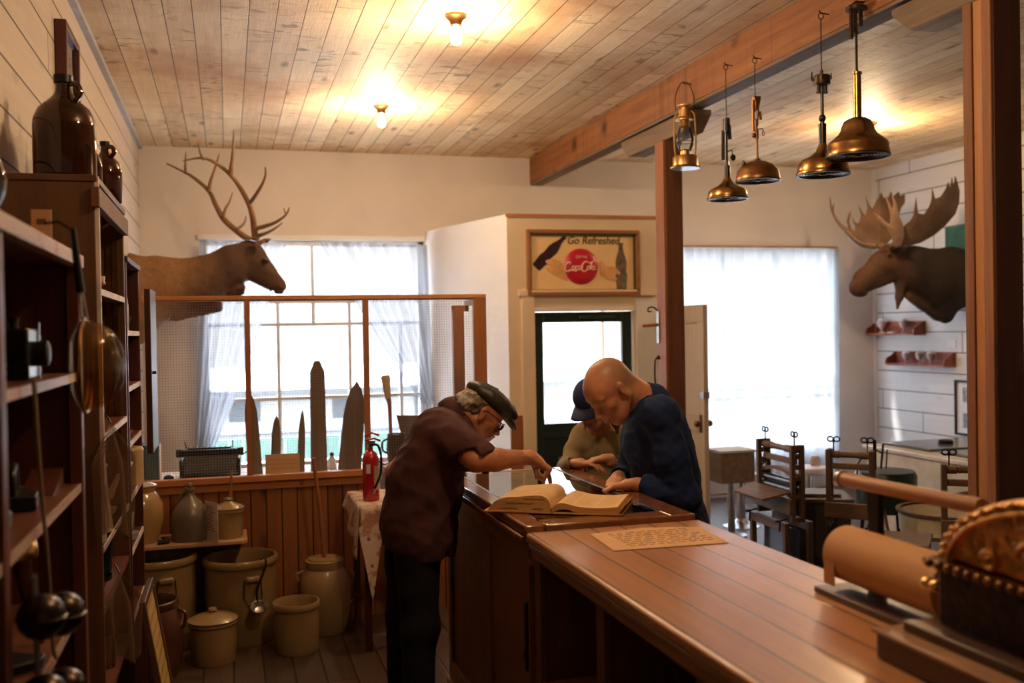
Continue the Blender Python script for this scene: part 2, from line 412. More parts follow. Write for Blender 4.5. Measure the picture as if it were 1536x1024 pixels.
MB().bx(L-.1, L+.004, -.026, .026, 1.13, 1.18).build('latch_plate', m_steel, d2)
# ---------------------------------------------------------------- windows
m_sash = M('grey_white_sash_paint', (.7, .71, .73), .5)
def sash(name, W, verts, hors, t=.032):
    o = bpy.data.objects.new(name, None); COL.objects.link(o); struct(o)
    o.location = (W[0], YB, W[2]); o.matrix_basis = Matrix.Translation((W[0], YB, W[2]))
    b = MB(); w = W[1]-W[0]; h = W[3]-W[2]; y0, y1 = .05, .09
    b.bx(0, .05, y0-.03, y1+.03, 0, h); b.bx(w-.05, w, y0-.03, y1+.03, 0, h); b.bx(0, w, y0-.03, y1+.03, h-.05, h); b.bx(0, w, y0-.06, y1+.03, 0, .05)
    b.build('window_frame', m_sash, o, bevel=.003)
    b = MB()
    for (x, za, zb) in verts: b.bx(x-t/2-W[0], x+t/2-W[0], y0, y1, za-W[2], zb-W[2])
    for (z, xa, xb) in hors: b.bx(xa-W[0], xb-W[0], y0+.001, y1-.001, z-t/2-W[2], z+t/2-W[2])
    b.build('glazing_bars', m_sash, o)
    MB().bx(.04, w-.04, .068, .072, .04, h-.04).build('window_pane', m_glass, o)
    return o
X = lambda px, py=500: P(px, py, 'y', YB+.07).x
Z = lambda py, px=470: P(px, py, 'y', YB+.07).z
zt = Z(486)
sash('window_1', W1, [(X(470), zt, 2.5), (X(417), .52, Z(452)), (X(524), .52, Z(452)), (X(310), .52, zt), (X(600), .52, zt)], [(zt, -.2, 1.74), (Z(596), -.2, 1.74), (Z(452), -.2, 1.74)])
sash('window_2', W2, [(X(1163), .38, 2.46), (X(1085), .38, 2.46)], [(P(1150, 486, 'y', YB).z, 3.87, 6.11), (P(1150, 584, 'y', YB).z, 3.87, 6.11), (.95, 3.87, 6.11)], t=.05)
struct(MB().bx(W1[0]-.02, W1[1], YB-.03, YB, W1[3], W1[3]+.045).build('trim_8', m_white))
struct(MB().bx(W2[0], W2[1]+.02, YB-.03, YB, W2[3], W2[3]+.02).build('trim_9', M('brown_curtain_rod_board', (.30, .2, .14), .6)))
# outside: street, green fence, pale building, shrub
struct(MB().bx(-30, 40, YB+.25, 15, -1.3, -1.2).build('ground_bounce_strip', M('pale_bounce_ground', (.70, .69, .66), .9)))  # pale ground strip out of view, added to bounce daylight up to the ceiling
struct(MB().bx(-30, 40, 15, 70, -1.3, -1.2).build('ground_street', M('grey_asphalt', (.2, .2, .2), .9)))
m_gf = M('green_fence_paint', (.04, .085, .068), .7, ns=1, na=.1)
fz = P(450, 655, 'y', 15).z
b = MB()
for k in range(60): b.bx(-6+k*.2, -6+k*.2+.193, 15, 15.03, -1.2, fz)
b.build('plank_fence', m_gf).location = (0, 0, 0)
tag(bpy.data.objects['plank_fence'], 'pale green board fence seen through the left window', 'fence')
bl = thing('street_building', 'low white clapboard building seen beyond the green fence', 'building', (2, 30, -1.2))
b = MB(); b.bx(-9, 9, 0, 8, 0, 1.35); b.build('wall', M('dull_white_siding', (.5, .5, .495), .8), bl)  # one even off-white siding colour
b = MB(); b.prism([(-1, 1.35), (9, 1.35), (4, 1.85)], -9.4, 9.4, frame((0, -.6, 0), (0, 1, 0), (0, 0, 1)))
b.build('roof', M('pale_roof', (.22, .22, .22), .8), bl)
for x in (-7, -4.5, -2, 1, 3.5, 6): MB().bx(x, x+.9, -.04, 0, .35, 1.05).build('window', M('far_window', (.12, .13, .14), .3), bl)
# ---------------------------------------------------------------- glass display case and wooden store counter
CX0, CX1, CY0, CY1, CZ = .945, 1.52, 3.11, 4.38, 1.04
m_oak = wood('case_frame_wood', (.13, .042, .016), (.30, .115, .045), 'y', .25, coat=.6)
m_oakz = wood('case_panel_wood', (.12, .045, .022), (.26, .11, .05), 'z', .4, plank=('y', .085), gap=.003, length=20, jitter=.2)
m_oakp = wood('case_door_wood', (.14, .055, .025), (.24, .10, .045), 'z', .35)
dc = thing('display_case', 'long dark wooden display case with a glass top, holding the open book', 'display case', ((CX0+CX1)/2, (CY0+CY1)/2, 0))
t = .075; tl = .05
b = MB(); b.bx(CX0-.02, CX0+tl, CY0-.02, CY1, CZ-.035, CZ); b.bx(CX1-t, CX1+.02, CY0-.02, CY1, CZ-.035, CZ); b.bx(CX0+tl, CX1-t, CY0-.02, CY0+t, CZ-.035, CZ); b.bx(CX0+tl, CX1-t, CY1-.05, CY1, CZ-.035, CZ)
b.build('top_frame', m_oak, dc, world=True, bevel=.006)
tg = NT('case_top_glass')
tr = tg.node('ShaderNodeBsdfTransparent', {0: (.55, .57, .58)}); gl = tg.node('ShaderNodeBsdfGlossy', {0: (1, 1, 1), 'Roughness': .03})
fr = tg.node('ShaderNodeFresnel', {0: 4.5})
m_caseglass = tg.done(tg.node('ShaderNodeMixShader', {0: fr, 1: tr, 2: gl}))
MB().bx(CX0+tl, CX1-t, CY0+t, CY1-.05, CZ-.008, CZ-.001).build('glass_top', m_caseglass, dc, world=True)
b = MB(); b.bx(CX0+tl-.004, CX0+tl, CY0+t, CY1-.05, CZ-.003, CZ+.002); b.bx(CX1-t, CX1-t+.004, CY0+t, CY1-.07, CZ-.003, CZ+.002)
b.build('metal_strip', m_steel, dc, world=True)
b = MB(); b.bx(CX0+.012, CX1-.01, CY0, CY1-.01, .12, CZ-.30); b.bx(CX0+.012, CX1-.01, CY0, CY0+.02, CZ-.30, CZ-.035); b.bx(CX0+.012, CX1-.01, CY1-.03, CY1-.01, CZ-.30, CZ-.035); b.bx(CX0+.012, CX0+.03, CY0, CY1-.01, CZ-.3, CZ-.035); b.bx(CX1-.03, CX1-.01, CY0, CY1-.01, CZ-.3, CZ-.035)
b.build('body', m_oakz, dc, world=True)
b = MB(); b.bx(CX0+.03, CX1-.03, CY0+.02, CY1-.03, CZ-.16, CZ-.15)
b.build('display_floor', M('dark_velvet', (.02, .02, .024), .8), dc, world=True)
# left face joinery: stiles, rails, bead-board panels and plinth
b = MB(); xf = CX0
for y0, y1 in ((CY0, CY0+.05), (3.62, 3.69), (CY1-.06, CY1-.01)): b.bx(xf-.006, xf+.016, y0, y1, .12, CZ-.035)
for (y0, y1) in ((CY0+.05, 3.62), (3.69, CY1-.06)): b.bx(xf-.006, xf+.016, y0, y1, .12, .2); b.bx(xf-.006, xf+.016, y0, y1, CZ-.12, CZ-.035)
b.build('face_frame', m_oakp, dc, world=True, bevel=.003)
MB().bx(xf+.004, xf+.013, CY0+.05, 3.62, .2, CZ-.12).build('door', m_oakp, dc, world=True)
b = MB(); b.bx(xf-.02, CX1-.005, CY0, CY1, 0, .12); b.bx(xf-.03, xf-.02, CY0, CY1, 0, .10)
b.build('plinth', m_oakp, dc, world=True, bevel=.006)
b = MB(); b.bx(xf-.03, xf-.012, CY0-.0, CY1, CZ-.06, CZ-.036)
b.build('moulding', m_oak, dc, world=True, bevel=.005)
b = MB(); b.bx(xf-.015, xf-.006, 3.125, 3.14, .55, .68); b.cyl((xf-.02, 3.132, .60), (xf-.006, 3.132, .60), .012); b.bx(xf-.014, xf-.006, 3.12, 3.145, .64, .78)
b.build('latch', m_iron, dc, world=True, bevel=.002)
# small dark items inside the case
for k, (x, y) in enumerate(((1.12, 3.4), (1.3, 3.75), (1.18, 4.1))):
    b = MB(); b.bx(-.05, .05, -.07, .07, 0, .012); b.bx(-.04, .04, -.055, .055, .012, .018)
    o = b.build('postcard_box', [M('display_paper', (.25, .24, .22), .7)], bevel=.002); o.location = (x, y, CZ-.15); o.rotation_euler = (0, 0, .3*k)
    tag(o, ['flat grey box under the glass at the near end of the display case', 'flat grey box under the glass in the middle of the display case', 'flat grey box under the glass at the far end of the display case'][k], 'box')
# the wooden counter
WX0, WX1, WY0, WY1, WZ = .955, 1.55, .15, 3.085, 1.02
m_top = wood('counter_top_boards', (.34, .13, .048), (.66, .33, .14), 'y', .42, coat_r=.27, plank=('x', .104), gap=.005, gapc=(.03, .012, .006), length=40, jitter=.35, coat=1.0, knots=.35, rr=(3.0, .05), stain=((.40, .17, .07), 3.2, .45, .9), bs=.2, spec=.6)
m_ctr = wood('counter_body_wood', (.09, .035, .014), (.20, .085, .035), 'z', .45, knots=.4)
m_ctry = wood('counter_edge_wood', (.20, .075, .028), (.42, .18, .07), 'y', .35, coat=.3)
sk = (P(1165, 1024, 'z', WZ)-P(783, 800, 'z', WZ)); shy = 0
wc = thing('store_counter', 'long varnished plank-topped wooden store counter with open shelves below', 'counter', ((WX0+WX1)/2, (WY0+WY1)/2, 0))
b = MB(); b.bx(WX0-.03, WX1, WY0, WY1, WZ-.032, WZ); b.build('worktop', m_top, wc, world=True, bevel=.008)
b = MB(); b.bx(WX0-.022, WX0+.0, WY0, WY1, WZ-.055, WZ-.033); b.bx(WX0-.012, WX0+.01, WY0, WY1, WZ-.085, WZ-.055)
b.build('edge_moulding', m_ctry, wc, world=True, bevel=.006)
b = MB(); b.bx(WX1-.05, WX1-.03, WY0, WY1, 0, WZ-.032); b.build('back_panel', m_ctr, wc, world=True)
for k, y in enumerate((WY1-.02, 2.50, 1.9, 1.3, .7, .2)):
    b = MB(); b.bx(WX0+.01, WX1-.05, y-.018, y+.018, 0, WZ-.032); b.bx(WX0, WX0+.022, y-.03, y+.03, 0, WZ-.085)
    b.build('divider', m_ctr, wc, world=True, bevel=.002)
b = MB(); b.bx(WX0+.012, WX1-.05, WY0+.05, WY1-.04, .52, .54); b.bx(WX0+.003, WX0+.012, WY0+.05, WY1-.04, .515, .545); b.build('shelf', m_ctry, wc, world=True, bevel=.002)
b = MB(); b.bx(WX0+.012, WX1-.05, WY0+.05, WY1-.04, .10, .12); b.build('bottom_shelf', m_ctr, wc, world=True)
b = MB(); b.bx(WX0, WX0+.02, WY0, WY1, 0, .1); b.build('kickboard', m_ctr, wc, world=True)
# jars on the shelves
jar((1.09, 2.70, .541), 1.1, 'clear glass jar on the counter shelf nearest the display case')
tall_jar((1.24, 2.86, .541), 'tall lidded glass jar behind the clear jar on the counter shelf', 1.1)
tall_jar((1.3, 2.63, .541), 'wide lidded glass jar at the back of the counter shelf beside the divider', .9)
for k, (x, y, lb) in enumerate(((1.09, 2.14, 'round dark iron pan on the bottom of the open counter bay'), (1.36, 2.34, 'small dark iron pan behind the large one under the counter'))):
    t = thing('iron_pan', lb, 'pan', (x, y, .541))
    MB().lathe([(0, 0), (.09, 0), (.11, .05), (.115, .05), (.095, -.004+.006), (0, .006)], 28).build('pan_body', m_iron, t)
    b = MB(); b.tube([(.11, 0, .045), (.2, 0, .06)], [.009, .011], 8); b.build('handle', m_iron, t); t.rotation_euler.z = -1.9-k
# handwritten paper lying flat on the counter
t = thing('paper_sheet', 'large tan handwritten paper sheet lying flat on the plank counter', 'paper', (1.29, 2.86, WZ+.0015))
b = MB(); b.prism([(-.20, -.13), (.17, -.15), (.2, .10), (.02, .15), (-.18, .12)], 0, .001); b.build('sheet', m_kraft, t)
random.seed(4); b = MB()
for r in range(8):
    x = -.13
    while x < .13:
        l = random.uniform(.012, .035); pts = [(x+l*i/6, .09-r*.026+random.uniform(-.004, .004), .0015) for i in range(7)]
        b.tube(pts, .0008, 4); x += l+random.uniform(.006, .014)
b.build('handwriting', m_ink, t)
# ---------------------------------------------------------------- left wall furniture. Open shelf units stand along the left wall, fronts at x=FX
FX = -.40; BXL = XL+.01
def shelf_unit(name, label, y0, y1, ztop, shelves, sidemat, shelfmat, edgemat, backmat, post=.035, cat='shelf', face=True):
    t = thing(name, label, cat, ((BXL+FX)/2, (y0+y1)/2, 0))
    for ya in (y0, y1-.025): MB().bx(BXL, FX, ya, ya+.025, 0, ztop-.022).build('side_panel', sidemat, t, world=True, bevel=.003)
    MB().bx(BXL, FX+.008, y0-.004, y1+.004, ztop-.022, ztop).build('top_panel', sidemat, t, world=True, bevel=.003)
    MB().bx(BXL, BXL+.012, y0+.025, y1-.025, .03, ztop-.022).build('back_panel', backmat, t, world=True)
    for z in shelves:
        MB().bx(BXL+.012, FX-.006, y0+.025, y1-.025, z-.022, z).build('shelf', shelfmat, t, world=True)
        MB().bx(FX-.006, FX, y0+.025, y1-.025, z-.022, z).build('shelf_edge', edgemat, t, world=True)
    return t
m_side2 = wood('red_shelf_wood', (.075, .02, .011), (.16, .047, .023), 'z', .4)
m_shelf2 = wood('red_shelf_board', (.10, .036, .024), (.23, .09, .058), 'y', .35)
m_edge2 = wood('worn_shelf_edge', (.30, .16, .12), (.62, .50, .42), 'y', .45, wear=((.40, .14, .09), 7, .55, .62))
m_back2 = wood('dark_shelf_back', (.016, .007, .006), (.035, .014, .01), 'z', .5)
# near unit
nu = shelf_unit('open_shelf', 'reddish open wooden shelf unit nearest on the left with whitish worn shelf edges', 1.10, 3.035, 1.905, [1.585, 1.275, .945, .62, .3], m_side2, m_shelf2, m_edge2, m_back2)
for y in (3.012, 2.0): MB().bx(FX-.03, FX+.004, y-.025, y+.023, 0, 1.882).build('front_post', m_side2, nu, world=True, bevel=.003)
MB().bx(FX-.02, FX+.012, 1.10, 3.04, 1.88, 1.915).build('front_edge', m_edge2, nu, world=True, bevel=.003)
# tall cabinet
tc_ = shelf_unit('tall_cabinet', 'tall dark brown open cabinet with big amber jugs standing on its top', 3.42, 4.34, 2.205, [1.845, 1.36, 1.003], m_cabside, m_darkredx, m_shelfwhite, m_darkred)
b = MB(); b.bx(FX, FX+.012, 3.42, 3.438, 1.02, 2.2); b.build('white_edge', m_shelfwhite, tc_, world=True)
MB().bx(FX-.01, FX+.016, 3.40, 4.36, 2.10, 2.165).build('front_rail', m_beamv, tc_, world=True, bevel=.003)
for y in (4.08,):
    b = MB(); b.bx(BXL+.012, BXL+.02, y-.02, y+.02, .9, 2.1)
    b.build('shelf_track', m_brassd, tc_, world=True)
b = MB()
b.bx(FX-.07, FX-.05, 4.309, 4.315, 1.05, 2.08); b.bx(FX-.045, FX-.025, 4.309, 4.315, 1.05, 2.08)
b.build('shelf_track', m_brassd, tc_, world=True)
b = MB()
for k in range(42): b.bx(FX-.049, FX-.046, 4.309, 4.314, 1.07+k*.024, 1.08+k*.024)
b.build('bracket_slot', m_black, tc_, world=True)
for z in (.79, .47):
    MB().bx(BXL+.012, FX-.004, 3.445, 4.31, z-.02, z).build('shelf', m_darkredx, tc_, world=True)
MB().bx(BXL+.012, FX+.002, 3.445, 4.315, .98, 1.003).build('counter_ledge', m_edge2, tc_, world=True, bevel=.003)
# far cabinet with door standing open
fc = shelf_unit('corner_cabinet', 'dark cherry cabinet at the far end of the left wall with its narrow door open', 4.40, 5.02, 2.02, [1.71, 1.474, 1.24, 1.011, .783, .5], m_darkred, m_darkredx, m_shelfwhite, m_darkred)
b = MB(); b.bx(-.38, -.352, 5.04, 5.42, 1.12, 1.915)
o = b.build('door', m_darkred, fc, world=True, bevel=.004)
dk = MB().bx(-.352, -.335, 5.10, 5.115, 1.50, 1.515).build('knob', m_black, o)
I = fc.matrix_basis.inverted(); dk.location = I @ Vector((0, 0, 0)); 
# framed picture on the left wall
t = thing('picture_frame', 'dark narrow picture frame hung high on the left plank wall above the amber jugs', 'picture', (XL, 4.9, 2.75))
ya, yb, za, zb = 4.70, 5.12, 2.45, 3.08
b = MB(); w = .035
b.bx(XL, XL+.05, ya, ya+w, za, zb); b.bx(XL, XL+.05, yb-w, yb, za, zb); b.bx(XL, XL+.05, ya+w, yb-w, za, za+w); b.bx(XL, XL+.05, ya+w, yb-w, zb-w, zb)
b.build('frame', m_darkred, t, world=True, bevel=.004)
MB().bx(XL+.004, XL+.02, ya+w, yb-w, za+w, zb-w).build('print', M('faded_print', (.50, .46, .38), .5, ns=14, na=.5), t, world=True)
MB().bx(XL+.032, XL+.034, ya+w, yb-w, za+w, zb-w).build('pane', m_clear, t, world=True)
# amber jugs
def amber_mat():
    t = NT('amber_glass')
    pb = t.bsdf((.03, .008, .003), .06, 0, None, .6, **{'Coat Weight': .6, 'Coat Roughness': .04})
    tr = t.node('ShaderNodeBsdfTransparent', {0: (.42, .12, .03)})
    return t.done(t.node('ShaderNodeMixShader', {0: .30, 1: pb, 2: tr}))
m_amber = amber_mat()
def jug(loc, r, h, label, neck=None, handle=True, group=None):
    t = thing('amber_jug', label, 'jug', loc)
    nr = r*.24; s = h
    pf = [(0, .004), (r*.86, 0), (r, .03*s), (r, .50*s), (r*.97, .58*s), (r*.82, .68*s), (r*.5, .76*s), (nr*1.5, .80*s), (nr*1.15, .84*s), (nr, .93*s)]
    MB().lathe(pf+[(nr*1.15, .93*s), (nr*1.15, .955*s), (nr*.8, .955*s)], 32).build('glass_body', m_amber, t, smooth=50)
    MB().lathe([(nr*.9, .93*s), (nr*1.3, .93*s), (nr*1.3, s), (0, s)], 20).build('cap', m_black, t, smooth=30)
    if handle:
        b = MB(); b.tube(spline([(nr, 0, .92*s), (nr*2.4, 0, .90*s), (nr*2.9, 0, .82*s), (nr*2.2, 0, .76*s)], 5), .009, 8); b.build('handle', m_amber, t)
    t.rotation_euler.z = -.6
    return t
zt = 2.206
jug((-.505, 3.56, zt), .098, .345, 'largest and nearest amber glass jug on top of the tall cabinet')
jug((P(101, 250, 'y', 3.79).x, 3.79, zt), .098, .325, 'amber glass jug directly behind the largest jug on the tall cabinet', handle=False)
jug((P(139, 250, 'y', 3.97).x, 3.97, zt), .034, .215, 'slim amber bottle third in the row on the tall cabinet', handle=False)
jug((P(120, 250, 'y', 4.1).x, 4.1, zt), .035, .26, 'narrow capped amber bottle behind the second jug on the tall cabinet', handle=False)
jug((P(158, 250, 'y', 4.2).x, 4.2, zt), .062, .25, 'short rounded amber jug farthest along the top of the tall cabinet', handle=True)
# small card leaning on near top (price card) and clear decanter / wire item at the far left edge
t = thing('glass_lamp_chimney', 'blurry clear glass lamp chimney standing on the nearest shelf top at the left edge', 'lamp chimney', (-.485, 2.22, 1.906))
MB().lathe([(.030, 0), (.034, .02), (.055, .07), (.06, .10), (.045, .15), (.03, .21), (.028, .30), (.026, .30), (.027, .2), (.055, .1), (.03, .02)], 28).build('chimney_glass', m_clear, t)
MB().lathe([(0, .0), (.036, .0), (.036, .012), (.0, .012)], 24).build('burner_ring', m_brass, t)
t = thing('iron_trivet', 'black twisted iron ornament leaning on the left wall above the near shelf', 'ornament', (-.55, 2.50, 1.906))
b = MB(); b.tube(spline([(0, 0, 0), (.01, .02, .08), (-.012, 0, .15), (.012, .01, .22), (0, 0, .28), (.012, 0, .34)], 6), [.014], 8) if False else None
pts = spline([(0, 0, 0.008), (.012, .02, .08), (-.012, 0, .15), (.012, .01, .22), (0, 0, .28), (.006, 0, .33)], 6)
b = MB(); b.tube(pts, .009, 8); b.ell((.006, 0, .335), (.016, .016, .02)); b.box((0, 0, .004), (.07, .07, .008)); b.tube(spline([(0, 0, .1), (.035, 0, .13), (.01, 0, .18)], 5), .006, 6)
b.build('iron_work', m_iron, t)
t = thing('paper_tag', 'small tan paper tag standing against the tall cabinet side on the near shelf top', 'tag', (-.47, 2.88, 1.916))
MB().box((0, 0, .055), (.05, .004, .11)).build('card', m_kraft, t); t.rotation_euler.x = 0
b = MB(); b.bx(-.012, .012, -.003, -.002, .07, .085); b.build('marks', m_ink, t)
t = thing('red_tin', 'blurred dusky red tin at the extreme left edge on top of the near shelf', 'tin', (-.475, 2.03, 1.906))
b = MB().bx(-.05, .05, -.05, .05, 0, .15); b.build('tin_body', M('dusky_red_paint', (.26, .07, .07), .5), t, bevel=.01)
MB().bx(-.04, .04, -.04, .04, .15, .165).build('lid', m_brass, t, bevel=.004)
# --- contents of the near shelf
m_darkmetal = M('blackened_tin', (.02, .018, .022), .35, .4)
def bottle(loc, r, h, mat, label, cap=m_black, cat='bottle', nm='dark_bottle'):
    t = thing(nm, label, cat, loc)
    MB().lathe([(0, 0), (r, 0), (r, h*.62), (r*.85, h*.7), (r*.32, h*.8), (r*.28, h*.95), (0, h*.95)], 24).build('bottle_body', mat, t)
    MB().lathe([(r*.3, h*.93), (r*.36, h*.93), (r*.36, h), (0, h)], 16).build('stopper', cap, t)
    return t
def canister(loc, r, h, mat, label, knob=True):
    t = thing('canister', label, 'canister', loc)
    MB().lathe([(0, 0), (r, 0), (r, h*.86), (r*1.02, h*.86), (r*1.02, h*.9), (r*.9, h*.96), (0, h)], 24).build('canister_body', mat, t)
    if knob: MB().ell((0, 0, h+.008), (.012, .012, .012)).build('knob', m_brass, t)
    return t
s1 = 1.586
bottle((-.50, 2.12, s1), .045, .24, m_darkmetal, 'tall dark bottle at the left of the upper near shelf')
canister((-.52, 2.34, s1), .06, .13, m_darkmetal, 'squat black canister beside the tall dark bottle on the upper near shelf')
t = thing('antique_camera', 'black boxy antique camera with a thin grey highlight strip in front on the upper near shelf', 'camera', (-.50, 2.56, s1))
MB().bx(-.06, .06, -.07, .07, 0, .12).build('camera_body', m_blackp, t, bevel=.006)
b = MB(); b.lathe([(0, 0), (.03, 0), (.03, .03), (.022, .034), (0, .034)], 20, M=frame((.06, 0, .06), (0, 1, 0), (0, 0, 1))); b.build('lens', m_iron, t)
MB().bx(.061, .064, .048, .055, 0, .135).build('strap', m_steel, t)  # thin steel strip modelled in place of a grey highlight on the camera
bottle((-.52, 2.76, s1), .035, .15, m_darkmetal, 'short dark bottle right of the camera on the upper near shelf')
canister((-.52, 2.89, s1), .045, .11, m_blackp, 'small black canister at the right end of the upper near shelf')
s2 = 1.276
t = thing('flat_iron', 'dark old flat iron with a curved handle on the second near shelf', 'iron', (-.50, 2.30, s2)); t.rotation_euler.z = 1.4
def iron_shape(t):
    b = MB(); b.prism([(-.09, -.05), (.0, -.052), (.06, -.035), (.10, 0), (.06, .035), (0, .052), (-.09, .05)], 0, .035); b.build('sole', m_iron, t, bevel=.004)
    b = MB(); b.tube(spline([(-.06, 0, .035), (-.06, 0, .085), (0, 0, .10), (.04, 0, .085), (.045, 0, .035)], 5), .008, 8); b.build('handle', m_darkmetal, t)
iron_shape(t)
t = thing('flat_iron', 'second dark flat iron closer to the shelf post on the second near shelf', 'iron', (-.50, 2.62, s2)); t.rotation_euler.z = 1.7
iron_shape(t)
t = thing('gourd_jug', 'small mustard green rounded jug at the left of the second near shelf', 'jug', (-.475, 2.10, s2))
MB().lathe([(0, 0), (.04, 0), (.065, .04), (.06, .08), (.03, .11), (.028, .13), (0, .13)], 24).build('jug_body', M('mustard_glaze', (.16, .11, .03), .3), t)
t = thing('wooden_wedge', 'dark wooden wedge lying at the post end of the second near shelf', 'wedge', (-.48, 2.86, s2))
b = MB(); b.prism([(-.09, 0), (.09, 0), (.09, .05)], -.04, .04, frame((0, 0, 0), (0, 1, 0), (0, 0, 1))); b.build('wedge_block', m_darkred, t)
# third shelf: brass-headed horn, tools
s3 = .946
t = thing('brass_topped_horn', 'upright dull brass tapered rod with a shiny domed head on the third near shelf', 'tool', (-.47, 2.60, s3))
M1 = Matrix.Translation((0, 0, .0))
b = MB(); b.tube([(.02, 0, 0.0), (.0, -.015, .14), (-.015, -.02, .215)], [.012, .019, .022], 12, flat=.5); b.build('rod', m_brassd, t)
b = MB(); b.lathe([(0, .058), (.02, .054), (.037, .038), (.042, .015), (.04, 0), (0, 0)], 28, c=(-.015, -.02, .215)); b.build('domed_head', m_goldbr, t)
t = thing('folded_knife', 'dark reddish folded pocket tool lying at the post end of the third near shelf', 'tool', (-.475, 2.86, s3+.012)); t.rotation_euler.z = 1.0
b = MB(); b.tube([(-.06, 0, 0), (0, .004, 0), (.06, 0, 0)], [.008, .011, .008], 8, flat=1.6); b.build('handle', m_darkred, t)
b = MB(); b.tube([(-.055, .012, 0), (.05, .015, 0)], .004, 6); b.build('blade', m_steel, t)
t = thing('iron_plane', 'dark triangular iron piece lying on the front of the third near shelf', 'iron piece', (-.46, 2.42, s3))
b = MB(); b.prism([(-.05, -.09), (.05, -.02), (.05, .02), (-.05, .07)], 0, .022); b.build('plate', m_iron, t, bevel=.003)
t = thing('sleigh_bell_strap', 'leather strap of large round dark bells hanging on the front of the near shelf', 'bells', (FX+.03, 2.10, 1.19))
b = MB(); b.tube([(0, 0, 0.03), (.005, 0, -.3), (.01, 0, -.62)], [.022]*3, 8, flat=.2, up=(0, 1, 0)); b.build('strap', M('dark_leather', (.03, .018, .012), .6), t)
m_bell = M('dark_bell_metal', (.05, .035, .03), .28, .9, ns=10, na=.3)
for k in range(4):
    for s_ in (-1, 1):
        z = -.05-k*.155; b = MB(); b.ell((.03+.01*s_, s_*.052+.006*(k % 2), z-.012*s_), (.044, .044, .044), n=20, m=14); b.ell((.03+.01*s_, s_*.052+.006*(k % 2), z-.012*s_), (.0465, .0465, .006)); b.build('bell', m_bell, t)
t = thing('leather_whip', 'thin pale braided cord hanging down in front of the near shelf', 'cord', (FX+.016, 2.22, 1.6))
b = MB(); b.tube(spline([(0, 0, 0), (.0, .05, -.2), (.0, .12, -.42), (0, .16, -.6), (0, .2, -.64)], 8), .0045, 6); b.build('cord', M('pale_cord', (.25, .19, .13), .8), t)
# glass jar at bottom of near unit
tall_jar((-.47, 2.70, .621), 'clear glass jar with a metal lid on the low shelf of the near unit', .8)
tall_jar((-.47, 2.50, .621), 'clear glass jar left of the lidded one on the low shelf of the near unit', .8)
# copper hanging bed warmer / colander: amber glass ball lamp shade hung on the post
m_gold_glass = NT('golden_glass')
pb = m_gold_glass.bsdf((.30, .19, .11), .1, .2, None, .6, **{'Coat Weight': .7, 'Coat Roughness': .05}); tr_ = m_gold_glass.node('ShaderNodeBsdfTransparent', {0: (.90, .78, .60)})
m_gold_glass = m_gold_glass.done(m_gold_glass.node('ShaderNodeMixShader', {0: .87, 1: pb, 2: tr_}))
c = P(128, 548, 'x', FX+.09)
t = thing('popping_basket', 'round golden gauze basket hanging by its black handle from the shelf post', 'popping basket', c)
b = MB(); b.lathe([(0, .085), (.04, .081), (.075, .062), (.095, .036), (.104, .01), (.105, 0), (.10, 0), (.09, .036), (.07, .058), (0, .08)], 40, M=frame((0, 0, 0), (0, 1, 0), (0, 0, 1)))
b.build('basket_shell', m_gold_glass, t, smooth=60)
b = MB(); b.lathe([(0, -.03), (.06, -.028), (.10, -.012), (.106, 0)], 36, M=frame((0, 0, 0), (0, 1, 0), (0, 0, 1))); b.build('basket_lid', m_gold_glass, t, smooth=60)
b = MB(); b.tube([(0, .106*sin(a), .106*cos(a)) for a in [2*pi*k/40 for k in range(40)]], .005, 8, closed=True); b.tube([(-.006, .09*sin(a), .09*cos(a)) for a in [2*pi*k/40 for k in range(40)]], .003, 8, closed=True); b.build('rim', m_brass, t)
b = MB(); b.tube([(-.004, -.012, .105), (-.008, 0, .17)], .0035, 6); b.tube([(.004, .012, .105), (-.004, 0, .17)], .0035, 6); b.build('handle_wire', m_steel, t)
b = MB(); b.tube([(-.006, 0, .165), (-.02, 0, .31)], [.010, .007], 8); b.tube([(-.02, 0, .305), (-.05, 0, .325), (-.079, 0, .32)], .003, 6); b.build('handle', m_black, t)
# brown knitted nets hanging
m_net = NT('brown_string_net'); co_ = m_net._tc('Object'); x_, y_, z_ = m_net.xyz(co_)
g1 = m_net.m('FRACT', m_net.m('MULTIPLY', m_net.m('ADD', y_, z_), 170)); g2_ = m_net.m('FRACT', m_net.m('MULTIPLY', m_net.m('SUBTRACT', y_, z_), 170))
msk = m_net.m('MAXIMUM', m_net.m('GREATER_THAN', g1, .62), m_net.m('GREATER_THAN', g2_, .62))
m_net = m_net.done(m_net.node('ShaderNodeMixShader', {0: msk, 1: m_net.node('ShaderNodeBsdfTransparent', {0: (1, 1, 1)}), 2: m_net.bsdf((.15, .08, .042), .9)}))
def net(c, w, h, label, px):
    t = thing('string_net', label, 'net', c)
    def fn(u, v):
        ww = w*(.08+.92*min(1, v*3.0))*(1-.3*max(0, v-.5))
        return Vector((.02*sin(u*14)*min(1, v*3)+.03*sin(u*pi)*v, (u-.5)*ww, -h*v+.03*sin(u*pi*2)*v))
    MB().sheet(fn, 30, 24).build('netting', m_net, t)
    MB().tube([(0, 0, 0), (-.02, .02, .01), (-.045, .04, .02)], .003, 6).build('loop', m_iron, t); t.rotation_euler.z = R(-30)
net(Vector((FX+.03, 3.45, P(147, 645, 'x', FX+.02).z)), .20, .36, 'brown string net hanging from the tall cabinet ledge below the popping basket', 0)
net(Vector((FX+.03, 3.60, P(155, 900, 'x', FX+.02).z)), .20, .30, 'dark brown string net hanging low on the tall cabinet front', 0)
